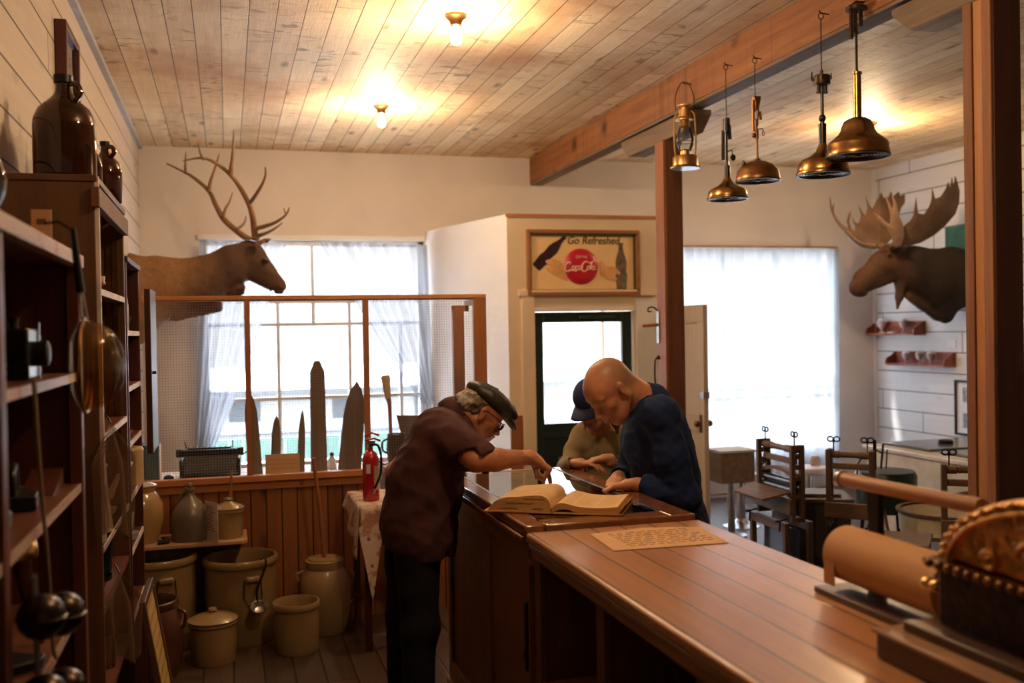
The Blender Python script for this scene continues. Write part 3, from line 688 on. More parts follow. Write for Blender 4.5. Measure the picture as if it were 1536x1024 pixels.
# contents of the tall cabinet
m_cup = M('cream_pottery', (.62, .42, .24), .3, coat=.5)
def bowl(loc, r, h, mat, label, nm='pottery_bowl', cat='bowl'):
    t = thing(nm, label, cat, loc)
    MB().lathe([(0, .004), (r*.45, 0), (r*.5, .012), (r*.9, h*.6), (r, h), (r*.95, h), (r*.8, h*.55), (0, .016)], 28).build('bowl_body', mat, t)
    return t
m_rose = M('pink_flower_decal', (.45, .12, .08), .3)
o = bowl((FX-.06, 3.80, 1.846), .045, .055, m_cup, 'cream cup with pink flowers on the upper shelf of the tall cabinet')
b = MB(); [b.ell((.038*cos(a), .038*sin(a), .03), (.008, .008, .008)) for a in (-.4, -.9, .2)]; b.build('flower_decal', m_rose, o)
bowl((FX-.10, 3.72, 1.846), .055, .075, m_cup, 'plain cream bowl behind the flowered cup in the tall cabinet')
bowl((FX-.14, 3.95, 1.846), .04, .05, m_cup, 'small cream cup at the back of the upper shelf of the tall cabinet')
def goblet(loc, s, label, mat=None, group=None):
    t = thing('glass_goblet', label, 'goblet', loc)
    MB().lathe([(0, 0), (.035, 0), (.034, .004), (.006, .01), (.005, .07), (.02, .085), (.034, .12), (.036, .16), (.034, .16), (.03, .12), (.015, .09), (0, .085)], 24).build('goblet_glass', mat or m_clear, t); t.scale = (s,)*3
    return t
goblet((FX-.05, 3.62, 1.361), .9, 'clear stemmed goblet at the front of the middle cabinet shelf')
goblet((FX-.08, 3.76, 1.361), .9, 'clear stemmed goblet behind the front one on the middle cabinet shelf')
def pot_pitcher(loc, r, h, label, mat, nm='coffee_pot', cat='coffee pot'):
    t = thing(nm, label, cat, loc)
    MB().lathe([(0, 0), (r, 0), (r*1.0, .01), (r*.72, h*.8), (r*.7, h), (r*.66, h), (r*.68, h*.8), (0, .02)], 24).build('pot_body', mat, t)
    b = MB(); b.lathe([(0, h+.03), (r*.3, h+.02), (r*.78, h+.002), (r*.78, h-.006), (0, h-.004)], 24); b.ell((0, 0, h+.04), .011); b.build('lid', mat, t)
    b = MB(); b.tube(spline([(0, -r*.72, h*.85), (0, -r*1.35, h*.8), (0, -r*1.35, h*.35), (0, -r*.95, h*.25)], 5), .007, 8); b.build('handle', mat, t)
    b = MB(); b.tube([(r*.8, 0, h*.5), (r*1.35, 0, h*.85)], [.014, .007], 8); b.build('spout', mat, t)
    return t
m_tan = M('tan_enamel', (.50, .34, .17), .35, coat=.3)
pot_pitcher((FX-.06, 3.72, 1.004), .062, .23, 'tall tan tapered coffee pot on the cabinet ledge behind the net', m_tan)
bowl((FX-.05, 3.58, 1.004), .05, .10, m_cup, 'round cream sugar bowl beside the tan coffee pot', 'sugar_bowl')
o = bowl((FX-.05, 3.95, 1.004), .042, .045, m_cup, 'little cream bowl at the far end of the cabinet ledge')
bowl((FX-.055, 3.495, 1.004), .04, .035, M('grey_saucer', (.3, .29, .28), .3), 'small grey dish at the near end of the cabinet ledge', 'dish', 'dish')
m_darkglaze = M('dark_glazed_ware', (.015, .017, .02), .2, coat=.6)
def vase(loc, s, label, mat=m_darkglaze):
    t = thing('dark_vase', label, 'vase', loc)
    MB().lathe([(0, 0), (.035, 0), (.03, .02), (.03, .06), (.045, .16), (.05, .18), (.047, .18), (.03, .1), (0, .05)], 24).build('vase_body', mat, t); t.scale = (s,)*3
vase((FX-.06, 3.95, .791), 1.0, 'tall black flared vase on the lower shelf of the tall cabinet')
bowl((FX-.06, 3.80, .791), .05, .04, m_darkglaze, 'black glazed shallow dish near the tall black vase', 'dish', 'dish')
canister((FX-.07, 3.6, .791), .045, .10, m_darkglaze, 'short black lidded canister at the near end of the lower cabinet shelf')
for k, (y, lb) in enumerate(((3.56, 'nearest glass tumbler on the lowest shelf of the tall cabinet'), (3.72, 'middle glass tumbler on the lowest shelf of the tall cabinet'), (3.9, 'farthest glass tumbler on the lowest shelf of the tall cabinet'))):
    t = thing('glass_tumbler', lb, 'glass', (FX-.05-.02*(k % 2), y, .471))
    MB().lathe([(0, 0), (.03, 0), (.038, .11), (.036, .11), (.028, .006), (0, .006)], 24).build('tumbler', m_clear, t)
# contents of the far cabinet
t = thing('book_stack', 'upright thin pale booklets on the top shelf of the corner cabinet', 'booklets', (FX-.03, 4.50, 1.711)) if False else None
for k in range(5):
    b = MB(); b.bx(-.05, .05, -.006, .006, 0, .16-.012*k); o = b.build('booklet', [M('booklet_paper%d' % k, ((.55, .5, .44), (.3, .12, .08), (.5, .45, .38), (.16, .2, .24), (.6, .56, .5))[k], .6)], bevel=.001); o.location = (FX-.055, 4.46+k*.018, 1.711)
    tag(o, ['nearest upright cream booklet on the top shelf of the corner cabinet', 'reddish upright booklet between cream ones in the corner cabinet', 'cream booklet in the middle of the row in the corner cabinet', 'blue grey upright booklet in the row in the corner cabinet', 'white booklet at the far end of the row in the corner cabinet'][k], 'booklet', 'booklets in the corner cabinet')
pot_pitcher((FX-.06, 4.72, 1.711), .035, .07, 'small dark green tea caddy on the top shelf of the corner cabinet', M('dark_green_enamel', (.05, .05, .02), .3), 'tea_caddy', 'caddy')
bowl((FX-.05, 4.62, 1.241), .045, .035, M('brown_wicker', (.28, .15, .1), .7), 'little reddish brown bowl on the fourth shelf of the corner cabinet')
canister((FX-.04, 4.82, 1.012), .06, .175, m_tan, 'tan lidded stoneware canister on a lower shelf of the corner cabinet')
t = thing('round_clock', 'black round plate with a white rim leaning on a lower corner cabinet shelf', 'plate', (FX-.035, 4.60, 1.012))
MB().lathe([(0, .0), (.06, 0), (.06, .012), (0, .012)], 28, M=frame((0, 0, .065), (0, -1, 0), (.5, 0, 1))).build('plate_face', m_blackp, t)
MB().lathe([(.058, -.002), (.065, -.002), (.065, .016), (.058, .016)], 28, M=frame((0, 0, .065), (0, -1, 0), (.5, 0, 1))).build('rim', m_white, t)
t = thing('enamel_ladle', 'pale enamel scoop lying on the low shelf of the corner cabinet', 'scoop', (FX-.035, 4.66, .784))
b = MB(); b.lathe([(0, 0), (.03, .004), (.045, .035), (.043, .035), (.028, .008), (0, .005)], 24); b.build('bowl', M('pale_enamel', (.5, .5, .52), .3), t)
b = MB(); b.tube(spline([(0, .04, .03), (.005, .07, .06), (.01, .09, .11)], 5), .007, 8); b.build('handle', M('pale_enamel2', (.5, .5, .52), .3), t)
# red-brown basin at cabinet foot
m_redglaze = M('red_brown_glaze', (.075, .022, .012), .3, ns=4, na=.3, coat=.3)
tn = NT('yellowed_notice_paper'); co_ = tn._tc('Object'); x_, y_, z_ = tn.xyz(co_)
ln_ = tn.m('MULTIPLY', tn.m('GREATER_THAN', tn.m('FRACT', tn.m('MULTIPLY', z_, 18)), .62), tn.rng(tn.noise(tn.comb(0.0, tn.m('MULTIPLY', y_, 60), tn.m('MULTIPLY', z_, 18)), 1.0, 2), .45, .5))
m_notice = tn.done(tn.bsdf(tn.mix(tn.m('MULTIPLY', ln_, .6), (.52, .34, .10), (.1, .05, .03)), .6))
# framed notice leaning on floor (bottom left)
c = P(212, 1024, 'y', 4.4)
t = thing('framed_notice', 'framed yellowed paper notice leaning at the foot of the tall cabinet', 'sign', (-.235, 4.28, .0), rot=(0, R(-9), R(0)))
b = MB(); w_, h_ = .42, .66; fw = .03
b.bx(-.012, .012, -w_/2, -w_/2+fw, 0, h_); b.bx(-.012, .012, w_/2-fw, w_/2, 0, h_); b.bx(-.012, .012, -w_/2+fw, w_/2-fw, 0, fw); b.bx(-.012, .012, -w_/2+fw, w_/2-fw, h_-fw, h_)
b.build('frame', m_cabside, t, bevel=.003)
MB().bx(-.004, .004, -w_/2+fw, w_/2-fw, fw, h_-fw).build('paper', m_notice, t)
# ---------------------------------------------------------------- screened partition, window desk and stoneware
PY = 5.9
m_post = m_redwood
pt = thing('office_partition', 'low board partition with slender wooden posts and wire mesh in front of the left window', 'partition', (.2, PY, 0))
px0, px1 = -.66, .80
b = MB(); b.bx(px0, px1, PY, PY+.02, 0, .83); b.build('board_wall', m_wains, pt, world=True)
MB().bx(px0, px1, PY-.03, PY+.03, .835, .872).build('sill', m_redwoodx, pt, world=True, bevel=.004)
MB().bx(px0, px1, PY-.012, PY, .79, .835).build('sill_board', m_redwoodx, pt, world=True)
MB().bx(px0, px1, PY-.018, PY, 0, .09).build('skirting', m_wains, pt, world=True)
for a_, b_, z0 in ((.096, .128, .872), (.778, .812, .0), (1.455, 1.535, 0.0)):
    MB().bx(a_, b_, PY-.018, PY+.018, z0, 1.885).build('post', m_post, pt, world=True, bevel=.002)
MB().bx(-.46, 1.535, PY-.02, PY+.02, 1.885, 1.91).build('top_rail', m_redwoodx, pt, world=True, bevel=.002)
q = P(678, 458, 'y', 6.35)
MB().bx(q.x, q.x+.075, 6.33, 6.37, 0, q.z).build('gate_post', m_post, pt, world=True, bevel=.002)
MB().bx(q.x, 1.535, 6.335, 6.365, q.z-.04, q.z).build('gate_rail', m_redwoodx, pt, world=True)
MB().bx(1.505, 1.535, PY+.018, 6.335, 1.85, 1.885).build('side_rail', m_post, pt, world=True)
MB().bx(.80, .815, PY-.01, PY+.012, 0, .86).build('end_board', m_post, pt, world=True)
# extra boards right of the partition corner: rises to sill and turns toward the street window
b = MB(); b.bx(.812, 1.455, PY, PY+.018, 0, .60); b.build('lower_board', m_wains, pt, world=True)
b = MB()
def mesh_panel(x0, x1, z0, z1, y, st=.0155, r=.0006):
    n = int((x1-x0)/st)
    for i in range(n+1): b.bx(x0+i*st-r, x0+i*st+r, y-r, y+r, z0, z1)
    n = int((z1-z0)/st)
    for i in range(n+1): b.bx(x0, x1, y-r*2.5, y-r, z0+i*st-r, z0+i*st+r)
mesh_panel(-.45, .096, .872, 1.885, PY+.014); mesh_panel(.128, .778, .872, 1.885, PY+.014); mesh_panel(.812, 1.455, .86, 1.885, PY+.014)
b.build('wire_mesh', M('grey_wire', (.24, .24, .25), .5, .5), pt, world=True, smooth=0)
MB().bx(-.45, 1.455, PY-.004, PY+.004, 1.877, 1.885).build('staple_strip', m_shelfwhite, pt, world=True)
# desk behind partition
dk = thing('window_desk', 'white painted desk top running behind the partition under the left window', 'desk', (.2, 6.25, 0))
MB().bx(px0, .88, PY+.035, 6.56, .80, .83).build('desk_top', m_white, dk, world=True, bevel=.003)
for x in (px0+.05, .85):
    for y in (PY+.07, 6.5): MB().bx(x-.02, x+.02, y-.02, y+.02, 0, .80).build('leg', m_white, dk, world=True)
DZ = .831
# typewriter
c = P(317, 714, 'y', 6.12); 
ty = thing('typewriter', 'black antique typewriter on the window desk behind the wire mesh', 'typewriter', (c.x, 6.16, DZ))
b = MB(); b.prism([(-.16, 0), (.17, 0), (.17, .13), (.06, .15), (-.02, .10), (-.16, .05)], -.16, .16, frame((0, 0, 0), (0, -1, 0), (0, 0, 1)))
b.build('body', m_blackp, ty, bevel=.01)
b = MB(); b.cyl((-.165, .08, .165), (.165, .08, .165), .021); b.build('platen_roller', m_black, ty)
b = MB(); b.cyl((-.19, .08, .165), (-.165, .08, .165), .024); b.cyl((.165, .08, .165), (.19, .08, .165), .024); b.build('platen_knob', m_blackp, ty)
b = MB(); b.bx(-.155, .155, .1, .125, .15, .185); b.bx(-.12, .12, .125, .135, .19, .2); b.tube([(-.18, .06, .14), (-.2, .02, .15), (-.215, -.02, .15)], .004, 6)
for k in range(9): b.bx(-.12+k*.03, -.113+k*.03, .05, .055, .185, .197)
b.tube([(-.13, .1, .19), (-.13, .1, .235)], .003, 6); b.tube([(.13, .1, .19), (.14, .1, .235)], .003, 6)
b.build('carriage', m_iron, ty)
for r in range(4):
    for k in range(10):
        kb = MB(); kb.cyl((-.13+k*.028+r*.004, -.165-(-.03*(3-r))+.0, .045+.018*(r)), (-.13+k*.028+r*.004, -.165-(-.03*(3-r)), .055+.018*(r)), .009, n=8)
        kb.build('key', m_steel, ty)
b = MB(); b.bx(-.17, -.155, -.1, .14, .02, .13); b.bx(.155, .17, -.1, .14, .02, .13); b.build('side_plate', m_iron, ty, bevel=.004)
for sx in (-1, 1):
    for sy in (-1, 1): MB().cyl((sx*.13, sy*.13, -.001), (sx*.13, sy*.13, .012), .014, n=10).build('foot', m_black, ty)
ty.rotation_euler.z = R(178)
# blue-grey upright ledger at the left
t = thing('ledger_book', 'blue grey upright ledger at the left end of the window desk', 'book', (P(225, 700, 'y', 6.1).x, 6.14, DZ))
MB().bx(-.055, .055, -.09, .09, 0, .225).build('cover', M('blue_grey_cloth', (.05, .09, .12), .7), t, bevel=.004)
MB().bx(-.045, .056, -.085, .085, .006, .22).build('pages', m_kraft, t)
MB().ell((.1, -.02, .02), (.03, .03, .02)).build('ink_bottle_lid', m_black, t).name = 'ledger_ink_lid'  # black ink bottle lid resting on the desk beside the ledger
# fur stretcher boards standing on the desk
m_str = wood('stretcher_board_wood', (.10, .065, .045), (.22, .15, .10), 'z', .6, knots=.3)
def stretcher(px, py_top, wpx, base_px, label, Y=6.1, th=.012, tip=.5, sq=False):
    c0 = P(base_px, 712, 'y', Y); c1 = P(px, py_top, 'y', Y); h = c1.z-DZ; w = wpx/FPX*6.2/2
    t = thing('fur_stretcher_board', label, 'stretcher board', (c0.x, Y, DZ), group='fur stretcher boards on the window desk')
    dx = c1.x-c0.x; n = 10; L = []; Rr = []
    for i in range(n+1):
        v = i/n; 
        taper = 1-.12*v if v < 1-tip else (1-.12*v)*max(0.0, 1-((v-(1-tip))/tip)**2.2)**.7
        if sq: taper = max(taper, .30 if v > .99 else 0)
        L.append((dx*v-w*taper, v*h)); Rr.append((dx*v+w*taper, v*h))
    b = MB(); b.prism(L+Rr[::-1][(0 if sq else 1):], -th/2, th/2, frame((0, 0, 0), (1, 0, 0), (0, 0, 1)))
    b.build('board', m_str, t, bevel=.003)
    t.rotation_euler.x = R(-2)
    return t
stretcher(374, 587, 20, 384, 'leaning pointed stretcher board touching the first partition post', tip=.35)
stretcher(415, 622, 14, 413, 'short slim pointed stretcher board above the small paper card', tip=.4)
stretcher(454, 614, 11, 451, 'thinnest pointed stretcher board left of the tall rounded one', tip=.55)
stretcher(476, 541, 24, 479, 'tallest round-topped stretcher board in the middle of the window desk', tip=.10, sq=True)
stretcher(536, 571, 34, 524, 'broad pointed stretcher board beside the second partition post', tip=.45)
t = thing('paper_card', 'small tan folded card in front of the stretcher boards on the sill', 'card', (P(424, 700, 'y', PY).x, PY-.005, .873))
b = MB(); b.bx(-.098, .098, -.002, .0, 0, .115); b.build('card', m_kraft, t)
b = MB(); [b.bx(-.08, .08, -.0032, -.002, .03+.025*k, .033+.025*k) for k in range(3)]; b.build('print_lines', M('faint_ink', (.36, .22, .12), .8), t)
for k, (x_, lb) in enumerate(((P(498, 700, 'y', 6.3).x, 'small white telephone-like object on the desk behind the stretcher boards'),)):
    t = thing('desk_ornament', 'little pale china ornament on the desk right of the tallest stretcher board', 'ornament', (x_, 6.3, DZ))
    MB().lathe([(0, 0), (.03, 0), (.025, .03), (.03, .05), (.015, .07), (0, .085)], 20).build('ornament_body', m_white, t)
    MB().ell((0, 0, .09), (.014, .014, .014)).build('knob', m_black, t)
# stoneware
m_stone = M('ochre_salt_glaze', (.25, .165, .07), .33, ns=3.5, na=.14, coat=.35, spec=.4)
m_stone2 = M('buff_salt_glaze', (.29, .19, .09), .35, ns=3, na=.14, coat=.3)
m_inside = M('dark_crock_glaze', (.16, .11, .06), .4)
m_greyst = M('grey_brown_stoneware', (.13, .10, .075), .4, ns=3, na=.2, coat=.25)
def crock(loc, r, h, label, mat=m_stone, rim=.04, bulge=0.0, cat='crock'):
    t = thing('stoneware_crock', label, cat, loc)
    MB().lathe([(0, .004), (r*.93, 0), (r*.97, .01), (r*(1+bulge), h*.5), (r, h-rim-.004), (r*1.04, h-rim), (r*1.06, h-rim+.008), (r*1.06, h-.012), (r*1.02, h), (r*.97, h), (r*.93, h-.02), (r*.92, h*.4), (r*.85, .03), (0, .025)], 44).build('crock_body', mat, t)
    return t
def bail(t, a, r, z):
    # wire bail handle with wooden grip at angle a
    Mx = Matrix.Rotation(a, 4, 'Z')
    b = MB(); b.T = Mx; b.tube([(r+.004, -.045, z), (r+.006, -.05, z-.10), (r+.012, -.03, z-.13), (r+.012, .03, z-.13), (r+.006, .05, z-.10), (r+.004, .045, z)], .003, 6); b.build('bail_wire', m_iron, t)
    b = MB(); b.T = Mx; b.cyl((r+.014, -.03, z-.132), (r+.014, .03, z-.132), .008, n=10); b.build('grip', m_darkred, t)
    b = MB(); b.T = Mx; b.box((r+.004, 0, z), (.03, .075, .032)); b.build('ear', m_stone2, t, bevel=.01)
c = P(255, 945, 'z', 0)
t = crock((-.382, 5.66, 0), .19, .50, 'largest ochre stoneware crock standing under the little shelf board')
bail(t, R(-75), .19, .40)
c = P(358, 955, 'z', 0)
t = crock((.045, 5.66, 0), .192, .465, 'wide open ochre crock with a ladle hooked on its rim', m_stone)
bail(t, R(-72), .192, .37)
# ladle
l = thing('ladle', 'dark metal ladle hanging on the rim of the wide crock', 'ladle', (.10, 5.43, .24))
b = MB(); b.lathe([(0, -.035), (.025, -.028), (.042, -.005), (.043, .004), (.040, .003), (.023, -.024), (0, -.03)], 24, M=Euler((R(35), 0, 0)).to_matrix().to_4x4(), c=(.035, -.035, -.0)); b.build('ladle_bowl', m_steel, l)
b = MB(); b.tube(spline([(.03, -.0, .01), (.025, -.01, .08), (.06, -.002, .17), (.075, 0, .22), (.07, .012, .25), (.05, .03, .235)], 6), .006, 8, flat=.6); b.build('handle', m_iron, l)
crock((.325, 5.36, 0), .118, .265, 'small open buff crock between the wide crock and the butter churn', m_stone2, rim=.035)
t = crock((-.10, 5.32, 0), .115, .215, 'small lidded buff crock in front of the two big crocks', m_stone2, rim=.02)
def lid(t, r, z, mat=m_stone2):
    MB().lathe([(0, z), (r*1.08, z), (r*1.1, z+.008), (r*.9, z+.02), (r*.4, z+.035), (.025, z+.04), (.016, z+.045), (.024, z+.052), (.02, z+.062), (0, z+.064)], 36).build('lid', mat, t)
lid(t, .115, .215)
# churn
t = thing('butter_churn', 'buff stoneware butter churn with side handles and a tall wooden dasher', 'churn', (.505, 5.66, 0))
MB().lathe([(0, .004), (.105, 0), (.12, .03), (.14, .14), (.142, .24), (.125, .33), (.105, .36), (.108, .37), (.108, .405), (.098, .408), (0, .40)], 40).build('churn_body', m_stone2, t)
MB().lathe([(0, .409), (.095, .409), (.093, .416), (0, .418)], 36).build('lid', m_stone2, t)
b = MB(); b.tube([(0, 0, .41), (-.02, -.01, .7), (-.05, -.02, .985)], [.013, .011, .010], 10); b.build('dasher_pole', m_redwood, t)
for s_ in (-1, 1):
    b = MB(); b.tube(spline([(s_*.118, 0, .34), (s_*.155, 0, .325), (s_*.150, 0, .29)], 5), .010, 8); b.build('ear', m_stone2, t)
b = MB(); b.tube([(.15, -.01, .31), (.16, -.02, .24), (.18, -.03, .20)], .003, 6); b.cyl((.16, -.02, .20), (.2, -.05, .19), .008); b.build('bail_grip', m_darkred, t)
t.rotation_euler.z = -.15
# red-brown crock in front of the largest
t = thing('brown_glazed_crock', 'dark red-brown glazed crock on the floor beside the cabinets', 'crock', (-.40, 5.19, 0))
MB().lathe([(0, .004), (.13, 0), (.145, .03), (.165, .16), (.155, .30), (.135, .34), (.142, .35), (.142, .375), (.132, .38), (.12, .36), (.13, .2), (.1, .04), (0, .03)], 40).build('crock_body', m_redglaze, t)
b = MB(); b.tube(spline([(.138, -.03, .33), (.175, -.05, .31), (.17, -.05, .26), (.158, -.04, .24)], 5), .009, 8); b.build('handle', m_redglaze, t)
# shelf board above crocks with jug, jar and crock
z0 = P(300, 812, 'y', 5.62).z
sb = thing('crock_shelf', 'short pale board shelf on iron brackets above the crocks on the partition', 'shelf', (-.2, 5.8, z0-.02))
b = MB(); b.prism([(-.69+.02, 5.575), (.06, 5.575), (.085, 5.60), (.085, 5.85), (.085, 5.895), (-.67, 5.895)], z0-.022, z0, Matrix()); b.build('shelf_board', wood('pale_shelf_wood', (.36, .20, .10), (.58, .38, .22), 'x', .4), sb, world=True, bevel=.004)
for x in (-.45, -.05):
    b = MB(); b.bx(x, x+.02, 5.7, 5.895, z0-.03, z0-.022); b.bx(x, x+.02, 5.883, 5.895, z0-.06, z0-.03); b.build('bracket', m_iron, sb, world=True)
t = thing('stoneware_jar', 'shiny tan lidded stoneware jar at the left end of the crock shelf', 'jar', (-.475, 5.72, z0+.001))
MB().lathe([(0, .004), (.085, 0), (.10, .03), (.125, .13), (.12, .21), (.09, .265), (.08, .275), (.084, .28), (.084, .30), (.074, .302), (0, .30)], 36).build('jar_body', M('tan_gloss_glaze', (.36, .22, .09), .22, ns=3, na=.1, coat=.7), t)
MB().lathe([(0, .303), (.088, .303), (.09, .31), (.06, .325), (.02, .33), (.018, .35), (0, .352)], 30).build('lid', M('pale_glaze_lid', (.45, .36, .26), .25, coat=.6), t)
t = thing('stoneware_jug', 'grey-brown cone-shouldered stoneware jug on the crock shelf with a paper behind it', 'jug', (-.215, 5.70, z0+.001))
MB().lathe([(0, .004), (.096, 0), (.10, .01), (.10, .12), (.095, .155), (.06, .205), (.03, .235), (.022, .25), (.022, .265), (.028, .27), (.026, .285), (0, .285)], 36).build('jug_body', m_greyst, t)
b = MB(); b.tube(spline([(-.022, 0, .26), (-.045, 0, .25), (-.05, 0, .22), (-.042, 0, .21)], 5), .008, 8); b.ell((0, 0, .295), (.014, .014, .018)); b.build('handle', m_greyst, t)
t = thing('paper_notice', 'white typed paper sheet propped between the jug and the small crock', 'paper', (-.105, 5.60, z0+.001), rot=(0, 0, R(62)))
b = MB(); b.bx(-.06, .08, -.001, .001, 0, .215); b.build('sheet', M('white_notice_paper', (.66, .56, .44), .7), t)
b = MB(); random.seed(11)
for r in range(10): b.bx(-.045, random.uniform(.0, .06), -.0022, -.001, .185-.014*r, .189-.014*r)
b.build('typed_lines', m_ink, t); t.rotation_euler.z = R(-62)
t = crock((-.012, 5.70, z0+.001), .078, .155, 'small lidded buff crock with a wooden stick on the right of the crock shelf', m_stone2, rim=.016)
lid(t, .078, .155); MB().tube([(.01, 0, .19), (.02, 0, .36)], [.008, .006], 8).build('stick', m_redwood, t)
for k, x in enumerate((-.33,)):
    t = thing('iron_spigot', 'small dark iron spigot lying between the jar and the jug on the crock shelf', 'spigot', (-.35, 5.615, z0+.012))
    b = MB(); b.tube([(-.03, 0, 0), (.03, 0, 0)], [.012, .009], 8); b.tube([(0, 0, 0), (0, 0, .02)], .005, 6); b.build('spigot_body', m_iron, t); b = MB(); b.ell((0, 0, .024), (.016, .006, .006)); b.build('tap', m_iron, t)
# side table with cloth
TX0, TX1, TY0, TY1, TZ = .66, 1.02, 5.2, 5.72, .77
tb = thing('side_table', 'small wooden side table under the printed cloth beside the partition', 'table', (.84, 5.46, 0))
MB().bx(TX0, TX1, TY0, TY1, TZ-.025, TZ).build('table_top', m_redwoodx, tb, world=True, bevel=.004)
for x in (TX0+.03, TX1-.03):
    for y in (TY0+.03, TY1-.03): MB().bx(x-.018, x+.018, y-.018, y+.018, 0, TZ-.025).build('leg', m_darkred, tb, world=True)
tcl = NT('printed_tablecloth'); co_ = tcl._tc('Object'); v1 = tcl.rng(tcl.noise(co_, 11, 3), .5, .58); v2 = tcl.rng(tcl.voro(co_, 16), .12, .2, 1, 0)
colr = tcl.mix(v1, (.62, .50, .42), (.42, .22, .16)); colr = tcl.mix(v2, colr, (.30, .07, .06))
m_cloth = tcl.done(tcl.bsdf(colr, .9))
b = MB()
def ctop(u, v): return Vector((lerp(TX0-.01, TX1+.0, u), lerp(TY0-.012, TY1, v), TZ+.003+.0008*sin(u*30)))
b.sheet(ctop, 12, 12)
def cfront(u, v):
    x = lerp(TX0-.01, TX1, u); drop = .46*max(0, 1-abs(u-.18)/.22)+.05
    return Vector((x+.01*sin(v*5)*v, TY0-.013-.02*v*sin(u*16)-.012*v, TZ+.003-v*drop))
b.sheet(cfront, 44, 14)
def cleft(u, v):
    y = lerp(TY0-.012, TY1, u); drop = .20*(1-u)+.08
    return Vector((TX0-.011-.02*v-.012*v*sin(u*14), y, TZ+.003-v*drop))
b.sheet(cleft, 20, 10)
o = b.build('tablecloth', m_cloth, origin=(.84, 5.46, TZ), solid=.002, smooth=60)
tag(o, 'patterned pinkish cloth with a long pointed corner draped over the side table', 'tablecloth')
# fire extinguisher
c = P(551, 752, 'y', 5.33)
fe = thing('fire_extinguisher', 'red fire extinguisher with black hose standing on the cloth-covered table', 'fire extinguisher', (.735, 5.36, TZ+.005))
m_red = M('extinguisher_red', (.42, .012, .02), .25, coat=.5)
MB().lathe([(0, 0), (.042, 0), (.045, .006), (.045, .225), (.038, .25), (.02, .268), (.014, .27), (.014, .285), (0, .285)], 32).build('cylinder', m_red, fe)
b = MB(); b.cyl((0, 0, .285), (0, 0, .31), .013); b.box((0, 0, .315), (.05, .02, .016)); b.build('valve', m_steel, fe)
b = MB(); b.tube([(-.03, 0, .325), (.02, 0, .335), (.055, 0, .32)], .006, 6, flat=.5); b.tube([(-.03, 0, .345), (.01, 0, .365), (.05, 0, .35)], .006, 6, flat=.5); b.build('lever', m_red, fe)
b = MB(); b.tube(spline([(.0, -.015, .30), (.035, -.04, .30), (.05, -.052, .24), (.045, -.055, .15), (.02, -.06, .09), (.01, -.06, .07)], 6), .007, 8); b.build('hose', m_black, fe)
MB().cyl((.01, -.06, .07), (.005, -.06, .045), .009, .006).build('nozzle', m_steel, fe)
MB().lathe([(.0455, .06), (.0458, .06), (.0458, .19), (.0455, .19)], 20, ang=(R(-75), R(10))).build('label', M('tan_label', (.5, .36, .22), .6), fe)
MB().lathe([(.0455, .15), (.0458, .15), (.0458, .2), (.0455, .2)], 20, ang=(R(-130), R(-100))).build('small_label', m_white, fe)
MB().bx(.025, .04, -.035, .035, .30, .304).build('pin_bracket', m_steel, fe)
# wooden block, crate and tools right of the extinguisher
t = thing('wooden_trivet', 'round stacked wooden rings lying on the cloth beside the extinguisher', 'trivet', (.865, 5.30, TZ+.006))
MB().lathe([(0, 0), (.055, 0), (.057, .01), (.05, .018), (0, .018)], 28).build('lower_disc', m_redwoodx, t); MB().lathe([(0, .019), (.04, .019), (.04, .034), (0, .034)], 28, c=(.01, .01, 0)).build('upper_disc', m_redwoodx, t)
# utensils rack further right on a tall stand: brush, dark pot, board
st = thing('tool_stand', 'brown wooden stand holding a pot and boards behind the stooping man', 'stand', (1.02, 6.02, 0))
b = MB(); b.bx(.90, 1.30, 5.935, 6.20, .845, .87); b.bx(.9, .93, 5.935, 6.2, .0, .845); b.bx(1.27, 1.3, 5.935, 6.2, .0, .845); b.bx(.93, 1.27, 6.17, 6.2, .3, .845)
b.build('stand_body', m_redwood, st, world=True, bevel=.003)
c = P(590, 690, 'y', 6.0); zst = .871
t = thing('dark_pot', 'dark brown pot with two loop handles behind the man in the maroon shirt', 'pot', (P(595, 690, 'y', 6.05).x, 6.05, zst))
MB().lathe([(0, 0), (.045, 0), (.058, .03), (.062, .10), (.055, .18), (.058, .19), (.05, .19), (.05, .12), (0, .03)], 28).build('pot_body', M('dark_brown_glaze', (.08, .045, .03), .35, coat=.4), t)
b = MB(); b.tube(spline([(-.05, 0, .16), (-.085, 0, .14), (-.085, 0, .09), (-.055, 0, .07)], 5), .006, 8); b.tube(spline([(-.04, -.02, .02), (-.08, -.03, .005), (-.12, -.03, .03)], 5), .005, 8); b.build('handle', m_iron, t)
t = thing('whisk_brush', 'pale bristle brush standing upright beside the pot in front of the window', 'brush', (P(588, 640, 'y', 6.12).x, 6.16, zst))
c1 = P(580, 590, 'y', 6.12)
b = MB(); b.tube([(0, 0, .0), (-.005, 0, .35), (-.012, 0, .40)], [.010, .012, .016], 8); b.build('handle', m_redwood, t)
b = MB(); b.tube([(-.012, 0, .39), (-.02, 0, .44), (-.028, 0, .53), (-.03, 0, .545)], [.016, .022, .030, .024], 10, flat=.6); b.build('bristles', M('straw_bristles', (.50, .36, .20), .9, bs=.8, bscale=90), t)
MB().tube([(-.02, 0, .41), (.05, 0, .425)], .002, 5).build('tie_wire', m_iron, t)
t = thing('leaning_board', 'dark flat tapered board standing behind the pot in front of the window', 'board', (P(628, 700, 'y', 6.1).x, 6.125, zst))
b = MB(); b.prism([(-.05, 0), (.07, 0), (.10, .285), (-.13, .295), (-.11, .2)], -.008, .008, frame((0, 0, 0), (1, 0, 0), (0, 0, 1))); b.build('board_face', m_str, t, bevel=.002)
